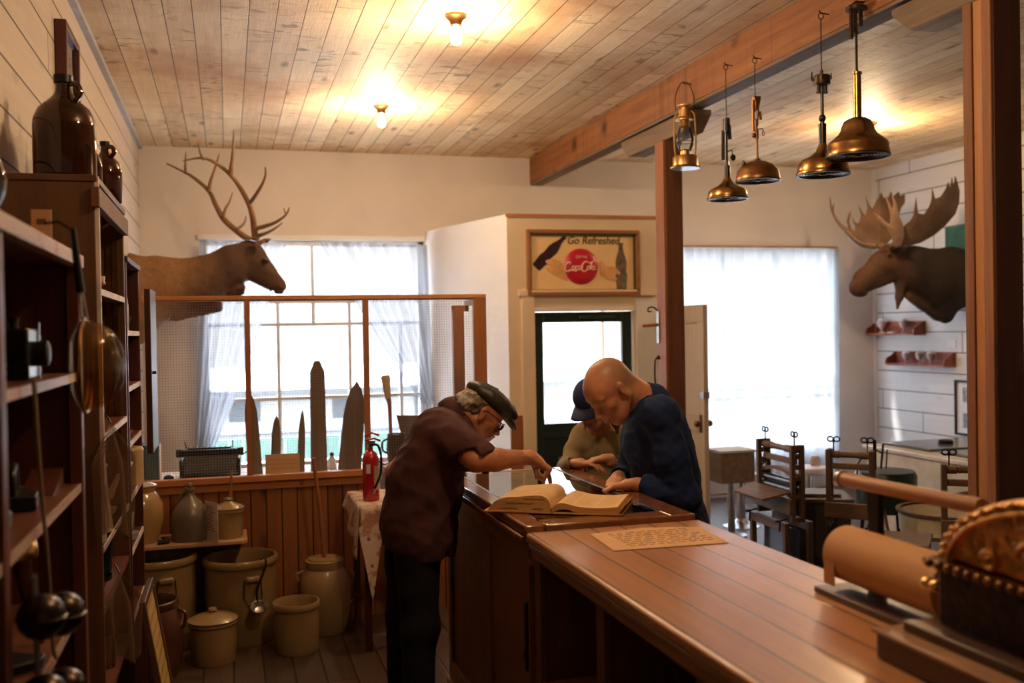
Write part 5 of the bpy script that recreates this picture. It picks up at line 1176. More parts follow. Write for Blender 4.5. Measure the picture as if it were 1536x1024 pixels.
# ---------------------------------------------------------------- wringers, tubs, stools, chest
m_wr = wood('wringer_wood', (.055, .028, .018), (.16, .088, .058), 'z', .6, knots=.3)
m_wrx = wood('wringer_bar_wood', (.085, .045, .03), (.22, .13, .085), 'x', .55)
def wringer(A, B, label, legs=None, H_=.42, feed=True, rollers=True, key=1):
    """A,B = top outer corners of the frame (world points)"""
    A = Vector(A); B = Vector(B); c = (A+B)/2; d = B-A; w = d.length; ang = math.atan2(d.y, d.x)
    t = thing('laundry_wringer', label, 'wringer', (c.x, c.y, c.z-H_), ang)
    D = .085
    for sx in (-1, 1):
        b = MB(); x0 = sx*(w/2-.0); x1 = sx*(w/2-.028); xa, xb = min(x0, x1), max(x0, x1)
        b.bx(xa, xb, -D/2, -D/2+.026, 0, H_); b.bx(xa, xb, D/2-.026, D/2, 0, H_)
        for z in (.0, .13, .235, .30, .36, H_-.028): b.bx(xa, xb, -D/2+.026, D/2-.026, z, z+.028)
        b.build('side_frame', m_wr, t, bevel=.003)
    b = MB(); b.tube([(-w/2+.028, 0, H_-.03), (-w*.22, 0, H_-.03), (-w*.2, 0, H_-.03), (-w*.17, 0, H_-.03), (-w*.14, 0, H_-.03), (w*.14, 0, H_-.03), (w*.17, 0, H_-.03), (w*.2, 0, H_-.03), (w/2-.028, 0, H_-.03)], [.022, .022, .015, .02, .017, .017, .02, .022, .022], 12); b.build('top_bar', m_wrx, t)
    b = MB(); b.bx(-w/2+.028, w/2-.028, -.012, .012, H_-.115, H_-.08); b.build('cross_slat', m_wrx, t, bevel=.006)
    n = 14; pl = [(-w/2+.028+(w-.056)*k/n, .028*sin(pi*k/n)) for k in range(n+1)]
    b = MB(); b.prism(pl+[(p[0], p[1]+.022) for p in pl[::-1]], -.02, .02, frame((0, 0, H_-.19), (1, 0, 0), (0, 0, 1))); b.build('bow_spring', m_wrx, t)
    if rollers:
        for z in (.20, .155):
            b = MB(); b.cyl((-w/2+.03, 0, z+.02), (w/2-.03, 0, z+.02), .023, n=16); b.build('roller', M('dark_rubber', (.03, .035, .045), .25), t)
    b = MB(); b.bx(-w/2-.006, w/2+.006, -D/2-.02, -D/2, .045, .135); b.build('front_board', m_wrx, t, bevel=.004)
    if feed:
        b = MB(); b.prism([(-w/2-.02, 0), (w/2-.01, 0), (w/2-.05, -.16), (-w/2+.03, -.16)], 0, .012, Matrix.Translation((0, -D/2-.004, .165)) @ Euler((R(14), 0, 0)).to_matrix().to_4x4()); b.build('feed_board', m_wrx, t)
    for sx in (-1, 1):
        b = MB(); xx = sx*(w/2-.04); b.cyl((xx, 0, H_-.01), (xx, 0, H_+.04), .004, n=8)
        zc = H_+.06
        for s_ in (-1, 1):
            b.tube([(xx+s_*.018+.017*cos(a), 0, zc+.014*sin(a)) for a in [2*pi*k/14 for k in range(14)]], .0045, 6, closed=True)
        b.ell((xx, 0, zc-.008), (.008, .006, .016)); b.build('thumb_screw', m_black, t)
    for sx in (-1, 1):
        b = MB(); xx = sx*(w/2-.03)
        b.tube([(xx, -D/2-.015, .02), (xx, -D/2-.06, .01), (xx, -D/2-.065, -.05)], .006, 6); b.ell((xx, -D/2-.075, .01), (.012, .02, .008)); b.build('clamp', m_iron, t)
    if legs:
        for sx in (-1, 1):
            for sy in (-1, 1):
                MB().bx(sx*(w/2-.014)-.016, sx*(w/2-.014)+.016, sy*.075-.016, sy*.075+.016, -(c.z-H_), -.001).build('leg', m_wr, t, bevel=.003)
        b = MB(); b.bx(-w/2, w/2, -.09, -.06, -.05, .0); b.bx(-w/2, w/2, .06, .09, -.05, 0); b.build('apron', m_wrx, t)
        b = MB(); b.bx(-w/2, w/2, -.085, -.065, -.40, -.36); b.build('stretcher', m_wrx, t)
    return t, c, ang, w
w1, c1_, a1_, wd1 = wringer(P(1143, 657, 'z', 1.0), P(1197, 668, 'z', 1.0), 'tall-legged wooden laundry wringer with dark rollers and feed board, nearest the window', legs=True, H_=.44)
b = MB(); b.tube(spline([(-wd1/2-.01, 0, .18), (-wd1/2-.06, 0, .20), (-wd1/2-.12, 0.05, .25), (-wd1/2-.17, .12, .28)], 5), .008, 8); b.ell((-wd1/2-.18, .13, .285), (.02, .014, .014)); b.build('crank_handle', m_iron, w1)
w2, c2_, a2_, wd2 = wringer(P(1240, 673, 'z', .95), P(1312, 676, 'z', .95), 'wooden laundry wringer with black keys, in the middle behind the paper roll', H_=.44, feed=False, rollers=False)
MB().cyl((wd2/2-.005, .03, .33), (wd2/2-.005, .03, .50), .010, n=10).build('grip_rod', m_black, w2)
b = MB(); b.tube(spline([(wd2/2, -.02, .14), (wd2/2+.05, -.03, .10), (wd2/2+.07, -.03, .0), (wd2/2+.11, -.03, -.12)], 6), .009, 8, flat=.5); b.build('curved_arm', m_wrx, w2)
A3 = P(1411, 695, 'z', .95); wringer(A3, A3+Vector((.22, -.16, 0)), 'wooden laundry wringer with a carved maker name beside the dark post', H_=.42, feed=False, rollers=False)
# wood tub for wringer 1
c = P(1215, 830, 'z', .3)
t = thing('wooden_wash_tub', 'dark box-shaped wooden wash tub beside the tall-legged wringer', 'wash tub', (3.50, 5.42, 0), R(-25))
prof = [(-.17, .12), (-.19, .55), (.19, .55), (.17, .12)]
b = MB(); b.prism([(-.16, .14), (-.20, .30), (-.21, .60), (.21, .60), (.20, .30), (.16, .14), (.08, .08), (-.08, .08)], -.18, .18, frame((0, 0, 0), (1, 0, 0), (0, 0, 1))); b.build('tub_body', M('dark_grey_wood', (.055, .045, .045), .5, ns=5, na=.4, bs=.3, bscale=20), t, bevel=.006)
b = MB(); b.bx(-.225, .225, -.195, .195, .60, .625); b.build('lid', M('weathered_lid', (.08, .05, .04), .5), t, bevel=.004)
b = MB(); b.bx(-.16, .16, -.12, .12, .626, .645); b.build('lid_panel', M('weathered_lid2', (.10, .06, .045), .5), t, bevel=.004)
for sx in (-1, 1):
    for sy in (-1, 1): MB().bx(sx*.17-.02, sx*.17+.02, sy*.15-.02, sy*.15+.02, 0, .14).build('leg', m_wr, t)
# corrugated washboard insert in front of it
t = thing('washboard', 'grey metal curved wash trough standing between the legs of the first wringer', 'washboard', (3.12, 5.15, .0), a1_)
b = MB(); b.bx(-.15, .15, -.03, -.015, .10, .52); b.prism([(-.14, .30), (-.15, .50), (.15, .50), (.14, .30), (.09, .24), (-.09, .24)], -.035, -.03, frame((0, .0, 0), (1, 0, 0), (0, 0, 1)).copy()); b.build('metal_sheet', M('blue_grey_zinc', (.13, .15, .19), .4, .6), t)
for x_ in (-.13, .13): MB().bx(x_-.012, x_+.012, -.03, -.012, 0, .1).build('foot', m_wr, t)
# green tub machine under wringer 2
c = P(1262, 790, 'z', .5)
t = thing('green_washing_machine', 'dark green wooden-lidded washing machine under the middle wringer', 'washing machine', (3.50, 4.64, 0), R(-42))
b = MB(); b.bx(-.19, .19, -.17, .17, .12, .495); b.build('tub_body', M('deep_green_paint', (.018, .05, .03), .4), t, bevel=.02)
MB().bx(-.2, .2, -.18, .18, .495, .508).build('lid', m_wrx, t, bevel=.004)
for sx in (-1, 1):
    for sy in (-1, 1): MB().bx(sx*.17-.018, sx*.17+.018, sy*.15-.018, sy*.15+.018, 0, .12).build('leg', m_wr, t)
# round cream basin tub
t = thing('round_tub', 'cream round metal tub on dark legs behind the paper roll bar', 'tub', (4.10, 4.92, 0))
MB().lathe([(0, .42), (.24, .42), (.27, .45), (.275, .55), (.285, .56), (.265, .56), (.255, .46), (0, .44)], 40).build('basin', M('cream_enamel', (.62, .55, .42), .3), t)
MB().lathe([(.27, .555), (.29, .56), (.29, .575), (.262, .575)], 40).build('rim', m_wr, t)
for k in range(3): a = 2*pi*k/3; MB().tube([(.2*cos(a), .2*sin(a), .42), (.26*cos(a), .26*sin(a), 0)], .014, 8).build('leg', m_iron, t)
# green copper tub on top back
t = thing('green_metal_tub', 'dark green rounded metal tub standing on the chest side behind the bar', 'tub', (4.12, 5.52, 0))
MB().lathe([(0, .46), (.16, .46), (.19, .48), (.195, .70), (.18, .725), (.0, .735)], 40).build('drum', M('green_black_metal', (.015, .032, .022), .3, .3), t)
for k in range(3): a = 2*pi*k/3+.4; MB().tube([(.14*cos(a), .14*sin(a), .465), (.18*cos(a), .18*sin(a), 0)], .012, 8).build('leg', m_iron, t)
b = MB(); b.tube(spline([(-.20, .02, .6), (-.19, .02, .78), (-.08, .02, .86), (-.02, .02, .84)], 6), .006, 6); b.tube([(-.02, .02, .735), (0, .02, .9)], .008, 6); b.tube([(.02, .02, .735), (.03, .02, .86)], .005, 6); b.build('wire_rack', m_black, t)
# white chest
t = thing('white_chest', 'long white enamelled chest with a flat top by the right wall', 'chest', (4.98, 5.5, 0))
MB().bx(4.50, 5.5, 4.7, 6.25, .04, .77).build('chest_body', M('white_enamel', (.80, .80, .82), .25), t, world=True, bevel=.015)
MB().bx(4.48, 5.52, 4.68, 6.27, .771, .80).build('chest_top', M('white_enamel_top', (.82, .82, .84), .2), t, world=True, bevel=.006)
b = MB(); b.bx(4.52, 5.48, 4.75, 6.2, 0, .04); b.build('plinth', m_grey_wood, t, world=True)
for k, (yy, lb) in enumerate(((5.95, 'flat dark glass lid with a black knob, farther one on the white chest'), (5.35, 'flat dark glass lid with a black knob, nearer one on the white chest'))):
    o = thing('chest_lid', lb, 'lid', (4.95, yy, .801))
    MB().bx(-.34, .34, -.25, .25, 0, .018).build('lid_plate', M('smoky_glass', (.12, .13, .14), .15), o, bevel=.004)
    MB().lathe([(0, .018), (.05, .018), (.055, .03), (.045, .042), (0, .044)], 24).build('knob', m_black, o)
# stools
def stool(x, y, label):
    t = thing('soda_stool', label, 'stool', (x, y, 0))
    MB().lathe([(0, 0), (.15, 0), (.15, .008), (.09, .03), (.05, .05), (.036, .07), (0, .07)], 36).build('base', M('chrome', (.55, .55, .57), .2, 1), t)
    MB().cyl((0, 0, .06), (0, 0, .40), .036, n=24).build('column', M('chrome2', (.55, .55, .57), .2, 1), t)
    MB().lathe([(0, .39), (.12, .39), (.15, .40), (.155, .43), (.15, .45), (.12, .455), (0, .455)], 36).build('seat', m_white, t)
stool(4.135, 7.45, 'white round stool on a chrome column below the curtained window')
stool(4.86, 7.55, 'white round stool on a chrome column farther right behind the wringers')
stool(3.60, 7.15, 'white round stool beside the open cream door') if False else None
t = thing('wooden_crate', 'small brown wooden box on a stand beside the open cream door', 'box', (3.88, 7.15, 0))
b = MB(); b.bx(-.15, .15, -.12, .12, .44, .68); b.build('box_body', m_grey_wood, t, bevel=.004); MB().bx(-.16, .16, -.13, .13, .681, .70).build('lid', M('pale_box_lid', (.5, .45, .35), .6), t)
MB().cyl((0, 0, .02), (0, 0, .44), .03, n=16).build('stand_column', m_steel, t); MB().lathe([(0, 0), (.12, 0), (.12, .01), (.03, .03), (0, .03)], 24).build('stand_base', m_steel, t)
t = thing('wire_napkin_holder', 'low white jar on the farther stool seat', 'jar', (4.92, 7.55, .456)); MB().lathe([(0, 0), (.04, 0), (.045, .05), (.03, .09), (0, .09)], 24).build('jar_body', m_pink, t)
t.name = 'pink_jar'; t['label'] = 'small pink jar standing on the farther white stool'
# ---------------------------------------------------------------- foreground paper-roll cutter and register on the counter
cz = WZ+.001
t = thing('paper_roll_cutter', 'kraft paper roll in an iron and wood cutter stand on the counter', 'paper roll', (1.45, 2.0, cz))
m_dwood = wood('dark_base_wood', (.05, .025, .02), (.13, .07, .05), 'y', .35, coat=.3)
MB().bx(1.385, 1.556, 1.70, 2.14, cz, cz+.016).build('base_board', m_dwood, t, world=True, bevel=.003)
for y in (2.10, 1.73):
    b = MB(); b.prism([(-.03, 0), (.03, 0), (.022, .12), (.03, .255), (-.025, .255), (-.02, .12)], 0, .018, frame((1.530, y, cz+.017), (0, 1, 0), (0, 0, 1))); b.build('iron_stand', m_black, t, world=True, bevel=.003)
m_roll = M('kraft_paper', (.52, .27, .11), .65, ns=2, na=.06)
b = MB(); b.T = frame((1.462, 1.73, 1.118), (0, 0, 1), (1, 0, 0)); b.lathe([(.012, 0), (.067, 0), (.067, .385), (.012, .385)], 48); b.build('paper_roll_body', m_roll, t, world=True)
b = MB(); b.cyl((1.462, 1.70, 1.118), (1.462, 2.14, 1.118), .010, n=12); b.build('spindle', m_iron, t, world=True)
b = MB(); b.bx(1.396, 1.398, 2.07, 2.112, 1.05, 1.118); b.build('loose_paper_flap', m_roll, t, world=True)
b = MB(); b.tube([(1.485, 2.165, 1.292), (1.485, 2.15, 1.292), (1.485, 1.9, 1.296), (1.485, 1.68, 1.302)], [.016, .018, .0175, .0175], 14); b.build('cutter_bar', wood('round_bar_wood', (.30, .13, .06), (.48, .24, .12), 'y', .4), t, world=True)
b = MB(); b.tube([(1.485, 2.155, 1.292), (1.485, 2.168, 1.292)], .022, 14); b.build('end_cap', m_steel, t, world=True)
# register
t = thing('cash_register', 'ornate antique brass cash register with a domed embossed top at the right foreground', 'cash register', (1.38, 1.15, cz))
MB().bx(1.225, 1.53, .55, 1.677, cz, 1.070).build('drawer_base', m_dwood, t, world=True, bevel=.003)
MB().bx(1.218, 1.53, .55, 1.685, 1.071, 1.079).build('base_ledge', M('worn_edge_wood', (.30, .17, .10), .45), t, world=True, bevel=.002)
MB().bx(1.262, 1.53, .6, 1.645, 1.080, 1.100).build('second_tier', m_dwood, t, world=True, bevel=.003)
MB().bx(1.31, 1.53, .75, 1.60, 1.101, 1.215).build('cabinet', M('blackened_bronze', (.03, .025, .03), .35, .7, ns=30, na=.4, bs=.6, bscale=60), t, world=True, bevel=.004)
b = MB(); b.bx(1.295, 1.53, .72, 1.625, 1.215, 1.226)
for k in range(34): b.ell((1.293, .74+k*.0262, 1.219), (.010, .010, .009), n=8, m=6)
b.build('gadroon_ledge', m_brassd, t, world=True)
b = MB(); n = 40; cy, ry, rz = 1.22, .385, .165
pl = [(cy+ry*cos(pi*k/n), rz*sin(pi*k/n)) for k in range(n+1)]
b.prism(pl, 0, .20, frame((1.315, 0, 1.227), (0, 1, 0), (0, 0, 1))); b.build('domed_top', M('embossed_brass', (.62, .34, .12), .34, 1.0, ns=16, na=.45, bs=1.0, bscale=35, bd=.01), t, world=True, bevel=.012)
m_emb = M('relief_brass', (.62, .36, .13), .3, 1.0, ns=20, na=.3)  # plain brass for the scroll relief and finial
b = MB()
for s_, (y, z, r_) in enumerate(((1.22, 1.285, .05), (1.37, 1.27, .035), (1.07, 1.27, .035), (1.30, 1.34, .03), (1.14, 1.34, .03), (1.47, 1.25, .02), (.97, 1.25, .02))):
    b.tube([(1.312, y+r_*(1-.12*k/4)*cos(k*.5)*(1-.02*k), z+r_*(1-.04*k)*sin(k*.5)) for k in range(18)], .005, 6)
b.tube([(1.311, cy+(ry-.03)*cos(pi*k/30), 1.227+(rz-.025)*sin(pi*k/30)) for k in range(31)], .005, 6)
for k in range(26): a = pi*(k+.5)/26; b.ell((1.311, cy+(ry-.012)*cos(a), 1.227+(rz-.010)*sin(a)), (.006, .007, .007), n=8, m=6)
b.build('scroll_relief', m_emb, t, world=True)
b = MB(); b.lathe([(.0, 0), (.03, 0), (.02, .012), (.012, .02), (.018, .03), (.012, .042), (0, .046)], 20, c=(1.40, 1.22, 1.39)); b.build('finial', m_emb, t, world=True)
for y in (1.63, 1.655):
    b = MB(); b.ell((1.33, y, 1.165), (.016, .012, .012)); b.cyl((1.33, 1.60, 1.165), (1.33, y, 1.165), .006, n=8); b.build('side_knob', m_goldbr, t, world=True)
for k, (x, y, bz) in enumerate(BULBS_VIS): ceiling_bulb(x, y, bz)
# ---------------------------------------------------------------- signed-distance modelling for organic forms
class SDF:
    def __init__(s, lo, hi, h):
        s.lo = np.array(lo, float); s.h = h; s.n = np.ceil((np.array(hi)-s.lo)/h).astype(int)+1
        s.F = np.full(tuple(s.n), .09, np.float32)
        s.ax = [(s.lo[i]+h*np.arange(s.n[i])).astype(np.float32) for i in range(3)]
    def _sl(s, a, b, m):
        sl = []; g = []
        for i in range(3):
            i0 = max(0, int((min(a[i], b[i])-m-s.lo[i])/s.h)); i1 = min(int(s.n[i]), int((max(a[i], b[i])+m-s.lo[i])/s.h)+2)
            if i1 <= i0: return None, None
            sl.append(slice(i0, i1)); sh = [1, 1, 1]; sh[i] = -1; g.append(s.ax[i][i0:i1].reshape(sh))
        return tuple(sl), g
    def _mix(s, sl, d, k, sub):
        F = s.F[sl]; k = max(k, 1e-4)
        if sub:
            F = -F; h = np.clip(.5+.5*(F-d)/k, 0, 1); s.F[sl] = -(F+(d-F)*h-k*h*(1-h))
        else:
            h = np.clip(.5+.5*(F-d)/k, 0, 1); s.F[sl] = F+(d-F)*h-k*h*(1-h)
    def cap(s, a, b, ra, rb=None, k=.01, sub=False, nrm=None, flat=1.0):
        rb = ra if rb is None else rb; a = np.array(a, float); b = np.array(b, float)
        m = max(ra, rb)+k+2*s.h; sl, g = s._sl(a, b, m)
        if sl is None: return s
        ab = b-a; L = max(ab@ab, 1e-12); q = [g[i]-a[i] for i in range(3)]
        t = np.clip((q[0]*ab[0]+q[1]*ab[1]+q[2]*ab[2])/L, 0, 1)
        r = [q[i]-t*ab[i] for i in range(3)]
        if nrm is not None:
            n = np.array(nrm, float); n /= np.linalg.norm(n); c = r[0]*n[0]+r[1]*n[1]+r[2]*n[2]
            e = np.sqrt(r[0]**2+r[1]**2+r[2]**2+c*c*(1/flat**2-1)); rr = ra+(rb-ra)*t
            d = (e-rr); d = np.where(np.abs(c) > 1e-9, d*(flat+(1-flat)*np.clip(1-np.abs(c)/np.maximum(e, 1e-6)/1.0, 0, 1)), d)
        else:
            d = np.sqrt(r[0]**2+r[1]**2+r[2]**2)-(ra+(rb-ra)*t)
        s._mix(sl, d, k, sub); return s
    def chain(s, pts, rad, k=.01, **kw):
        for i in range(len(pts)-1): s.cap(pts[i], pts[i+1], rad[i], rad[i+1], k, **kw)
        return s
    def ell(s, c, r, Rm=None, k=.01, sub=False):
        c = np.array(c, float); r = np.array(r, float); m = r.max()+k+2*s.h; sl, g = s._sl(c, c, m)
        if sl is None: return s
        q = [g[i]-c[i] for i in range(3)]
        if Rm is not None:
            Rm = np.array(Rm); q = [q[0]*Rm[0, j]+q[1]*Rm[1, j]+q[2]*Rm[2, j] for j in range(3)]
        k0 = np.sqrt((q[0]/r[0])**2+(q[1]/r[1])**2+(q[2]/r[2])**2); k1 = np.sqrt((q[0]/r[0]**2)**2+(q[1]/r[1]**2)**2+(q[2]/r[2]**2)**2)
        d = k0*(k0-1)/np.maximum(k1, 1e-6); d = np.where(k0 < 1e-4, -r.min(), d)
        s._mix(sl, d, k, sub); return s
    def plane(s, p, n):  # keep the side opposite n
        n = np.array(n, float); n /= np.linalg.norm(n)
        d = (s.ax[0].reshape(-1, 1, 1)-p[0])*n[0]+(s.ax[1].reshape(1, -1, 1)-p[1])*n[1]+(s.ax[2].reshape(1, 1, -1)-p[2])*n[2]
        np.maximum(s.F, d.astype(np.float32), out=s.F); return s
    def displace(s, fn):
        X = s.ax[0].reshape(-1, 1, 1); Y = s.ax[1].reshape(1, -1, 1); Z = s.ax[2].reshape(1, 1, -1)
        s.F += fn(X, Y, Z).astype(np.float32); return s
    def inflate(s, r): s.F -= r; return s
    def mesh(s):
        F = s.F; F[0] = F[-1] = .05; F[:, 0] = F[:, -1] = .05; F[:, :, 0] = F[:, :, -1] = .05
        I = (F < 0); c = np.zeros(tuple(s.n-1), np.uint8)
        for i in (0, 1):
            for j in (0, 1):
                for l in (0, 1): c += I[i:i+c.shape[0], j:j+c.shape[1], l:l+c.shape[2]]
        act = (c > 0) & (c < 8); idx = np.argwhere(act); N = len(idx)
        num = np.full(c.shape, -1, np.int32); num[act] = np.arange(N)
        cor = [(i, j, l) for i in (0, 1) for j in (0, 1) for l in (0, 1)]
        val = {q: F[idx[:, 0]+q[0], idx[:, 1]+q[1], idx[:, 2]+q[2]] for q in cor}
        acc = np.zeros((N, 3)); cnt = np.zeros(N)
        for a in cor:
            for ax in range(3):
                if a[ax]: continue
                b = list(a); b[ax] = 1; b = tuple(b); va, vb = val[a], val[b]; m = (va < 0) != (vb < 0)
                t = np.where(m, va/np.where(va-vb == 0, 1, va-vb), 0)
                for d in range(3):
                    acc[:, d] += np.where(m, a[d]+(t if d == ax else 0), 0)
                cnt += m
        V = (idx+acc/np.maximum(cnt, 1)[:, None])*s.h+s.lo
        faces = []
        for ax in range(3):
            u, v = [(1, 2), (2, 0), (0, 1)][ax]
            A = I[tuple(slice(0, -1) if d == ax else slice(1, -1) for d in range(3))]; B = I[tuple(slice(1, None) if d == ax else slice(1, -1) for d in range(3))]
            ch = np.argwhere(A != B); 
            if len(ch) == 0: continue
            base = ch.copy(); 
            for d in range(3):
                if d != ax: base[:, d] += 1
            flip = A[ch[:, 0], ch[:, 1], ch[:, 2]]
            def cell(du, dv):
                q = base.copy(); q[:, u] -= du; q[:, v] -= dv; return num[q[:, 0], q[:, 1], q[:, 2]]
            q = np.stack([cell(0, 0), cell(1, 0), cell(1, 1), cell(0, 1)], 1)
            q[~flip] = q[~flip][:, ::-1]; faces.append(q)
        return V, np.concatenate(faces)
def smooth_mesh(V, Q, it=1, lam=.5):
    n = len(V)
    for _ in range(it):
        acc = np.zeros_like(V); cnt = np.zeros(n)
        for a, b in ((0, 1), (1, 2), (2, 3), (3, 0)):
            for d in range(3): acc[:, d] += np.bincount(Q[:, a], V[Q[:, b], d], n)+np.bincount(Q[:, b], V[Q[:, a], d], n)
            cnt += np.bincount(Q[:, a], minlength=n)+np.bincount(Q[:, b], minlength=n)
        V = V+lam*(acc/np.maximum(cnt, 1)[:, None]-V)
    return V
def sdf_obj(name, S, mat, parent=None, mask=None, it=1, vmap=None, lam=.5):
    V, Q = S.mesh(); V = smooth_mesh(V, Q, it, lam)
    mk = mask(V) if mask is not None else None
    if vmap is not None: V = vmap(V)
    if parent is not None:
        I = np.array(parent.matrix_basis.inverted()); V = V@I[:3, :3].T+I[:3, 3]
    me = bpy.data.meshes.new(name); me.vertices.add(len(V)); me.vertices.foreach_set('co', V.astype(np.float32).ravel())
    me.loops.add(Q.size); me.loops.foreach_set('vertex_index', Q.astype(np.int32).ravel())
    me.polygons.add(len(Q)); me.polygons.foreach_set('loop_start', np.arange(0, Q.size, 4, dtype=np.int32))
    me.polygons.foreach_set('use_smooth', np.ones(len(Q), bool)); me.update(calc_edges=True); me.validate()
    me.materials.append(mat)
    if mk is not None:
        at = me.attributes.new('mask', 'FLOAT', 'POINT'); at.data.foreach_set('value', mk.astype(np.float32))
    o = bpy.data.objects.new(name, me); COL.objects.link(o)
    if parent is not None: o.parent = parent
    return o
def mask_mat(name, c0, c1, rough=.5, ns=20, na=.12, bs=.2, bscale=120, bd=.002, sss=0.0, fur=False, spec=.4, coat=0.0, sheen=0.0):
    t = NT(name); co = t._tc('Object'); a = t.node('ShaderNodeAttribute', attribute_name='mask', out=2)
    f = t.rng(t.noise(co, ns, 4), .3, .7)
    m = t.rng(t.m('ADD', a, t.m('MULTIPLY', t.m('SUBTRACT', t.noise(co, 9, 3), .5), .35 if fur else .12)), 0, 1)
    col = t.mix(m, c0, c1); dk = t.mix(1.0, col, (1-na*2,)*3, 'MULTIPLY'); col = t.mix(f, dk, col)
    if fur:
        x, y, z = t.xyz(co); v = t.comb(t.m('MULTIPLY', x, 25), t.m('MULTIPLY', y, 60), t.m('MULTIPLY', z, 70)); h = t.noise(v, 2.0, 5, .7)
        col = t.mix(t.rng(h, .3, .7), t.mix(1.0, col, (.6, .58, .55), 'MULTIPLY'), col)
    else: h = t.noise(co, bscale, 3)
    kw = {}
    if sss: kw = {'Subsurface Weight': sss, 'Subsurface Radius': (.012, .005, .003), 'Subsurface Scale': 1.0}
    if sheen: kw['Sheen Weight'] = sheen; kw['Sheen Roughness'] = .4
    return t.done(t.bsdf(col, rough, 0.0, t.bump(h, bs, bd), spec, **kw))
NP = lambda v: np.array((v[0], v[1], v[2]), float)
# ---------------------------------------------------------------- elk shoulder mount on the left wall
EY = 7.9
e_ = lambda x, y, Y=EY: NP(P(x, y, 'y', Y))
elk = thing('elk_mount', 'mounted elk head and shoulders with tall branching antlers on the left wall', 'mounted animal', (XL, EY, 2.1))
lo = (XL-.0, EY-.42, 1.55); hi = (.62, EY+.42, 2.62)
S = SDF(lo, hi, .008); yn = (0, 1, 0)
S.cap(e_(195, 440), e_(235, 432), .33, .23, .02, nrm=yn, flat=.75)
S.cap(e_(235, 432), e_(300, 424), .235, .185, .05, nrm=yn, flat=.72)
S.cap(e_(300, 424), e_(345, 400), .185, .155, .05, nrm=yn, flat=.68)
S.cap(e_(204, 492), e_(232, 466), .125, .11, .07)
S.cap(e_(352, 395), e_(372, 385), .145, .125, .04, nrm=yn, flat=.72)
S.cap(e_(376, 386), e_(418, 426), .112, .052, .03, nrm=yn, flat=.78)      # face to muzzle
S.cap(e_(372, 402), e_(408, 430), .085, .036, .03, nrm=yn, flat=.7)       # jaw
S.ell(e_(421, 430), (.045, .04, .038), k=.02)
S.ell(e_(419, 438), (.04, .032, .018), k=.012)
for sgn in (-1, 1):
    yy = EY+sgn*.085
    S.ell(e_(399, 391, yy), (.030, .02, .022), k=.02)                      # brow / eye bulge
    S.ell(e_(427, 428, EY+sgn*.032), (.012, .012, .008), k=.006, sub=True) # nostril
S.cap(e_(426, 437), e_(402, 434), .006, .006, .006, sub=True)
for a in np.linspace(0, 1, 7):                                             # throat ruff
    p = e_(340+a*22, 436-a*3); S.cap(p, p+np.array([.012, 0, -.055+.02*a]), .035, .008, .03)
for a in np.linspace(0, 1, 8):
    p = e_(262+a*66, 474-a*14); S.cap(p, p+np.array([.01, 0, -.015]), .035, .02, .05)
S.displace(lambda X, Y, Z: .0015*np.sin(38*X+6*np.sin(9*Z))*np.sin(31*Z+11*Y)+.001*np.sin(160*X+5*np.sin(40*Z)))
S.plane((XL+.004, 0, 0), (-1, 0, 0))
x1, x2 = e_(262, 430)[0], e_(330, 430)[0]
def elkmask(V):
    m = np.clip((V[:, 0]-x1+.25*(2.15-V[:, 2]))/(x2-x1), 0, 1); return m
sdf_obj('body', S, mask_mat('elk_fur', (.30, .155, .07), (.09, .042, .024), .8, fur=True, bs=.5, bd=.006, na=.12), elk, elkmask, 1)
for sgn in (-1, 1):
    yy = EY+sgn*.10; a = e_(377, 368, yy); b_ = e_(407, 358, yy+sgn*.09)
    S = SDF(np.minimum(a, b_)-.06, np.maximum(a, b_)+.06, .005); d = b_-a
    S.chain([a, a+d*.35, a+d*.7, b_], [.018, .034, .030, .006], .01, nrm=(0, .5*sgn, 1), flat=.35)
    S.cap(a+d*.2+np.array([0, -.012, -.016]), a+d*.75+np.array([0, -.012, -.014]), .018, .012, .008, sub=True)
    zc = a[2]
    sdf_obj('ear', S, mask_mat('elk_ear%d' % (sgn+1), (.18, .08, .04), (.55, .42, .30), .8, fur=True), elk, lambda V, zc=zc, a=a: ((V[:, 2]-(a[2]+(V[:, 0]-a[0])*.35) < -.004) & (V[:, 0] < a[0]+.10)).astype(float)*.8, 1)
    b = MB(); c = e_(398, 390, EY+sgn*.10); b.ell(tuple(c), (.017, .010, .015)); b.build('eye', m_blackp, elk, world=True)
m_antler = M('elk_antler', (.17, .085, .04), .5, ns=9, na=.35, bs=.4, bscale=40)
m_tip = m_antler
def antler_tube(b, pts, r0, r1, Ya, Yb, Y0=0.0):
    n = len(pts); L = [P(p[0], p[1], 'y', Ya+(Yb-Ya)*i/(n-1)) for i, p in enumerate(pts)]
    sp_ = spline(L, 7); m = len(sp_)
    b.tube(sp_, [r0+(r1-r0)*(i/(m-1))**1.3 for i in range(m)], 10)
b = MB()
antler_tube(b, [(383, 358), (381, 340), (379, 325), (372, 303), (352, 269), (326, 246), (303, 237), (275, 241)], .026, .006, 7.84, 7.55)
antler_tube(b, [(346, 262), (347, 250), (349, 232), (351, 194)], .019, .004, 7.64, 7.58)
antler_tube(b, [(374, 305), (380, 298), (392, 279), (398, 264), (398, 250)], .018, .004, 7.73, 7.5)
antler_tube(b, [(306, 239), (301, 231), (297, 215)], .012, .003, 7.58, 7.52)
antler_tube(b, [(382, 343), (398, 339), (414, 333), (429, 322), (434, 311)], .018, .004, 7.80, 7.62)
antler_tube(b, [(384, 354), (396, 351), (410, 344), (424, 334)], .017, .004, 7.82, 7.75)
antler_tube(b, [(429, 322), (427, 316), (426, 312)], .007, .003, 7.64, 7.62)
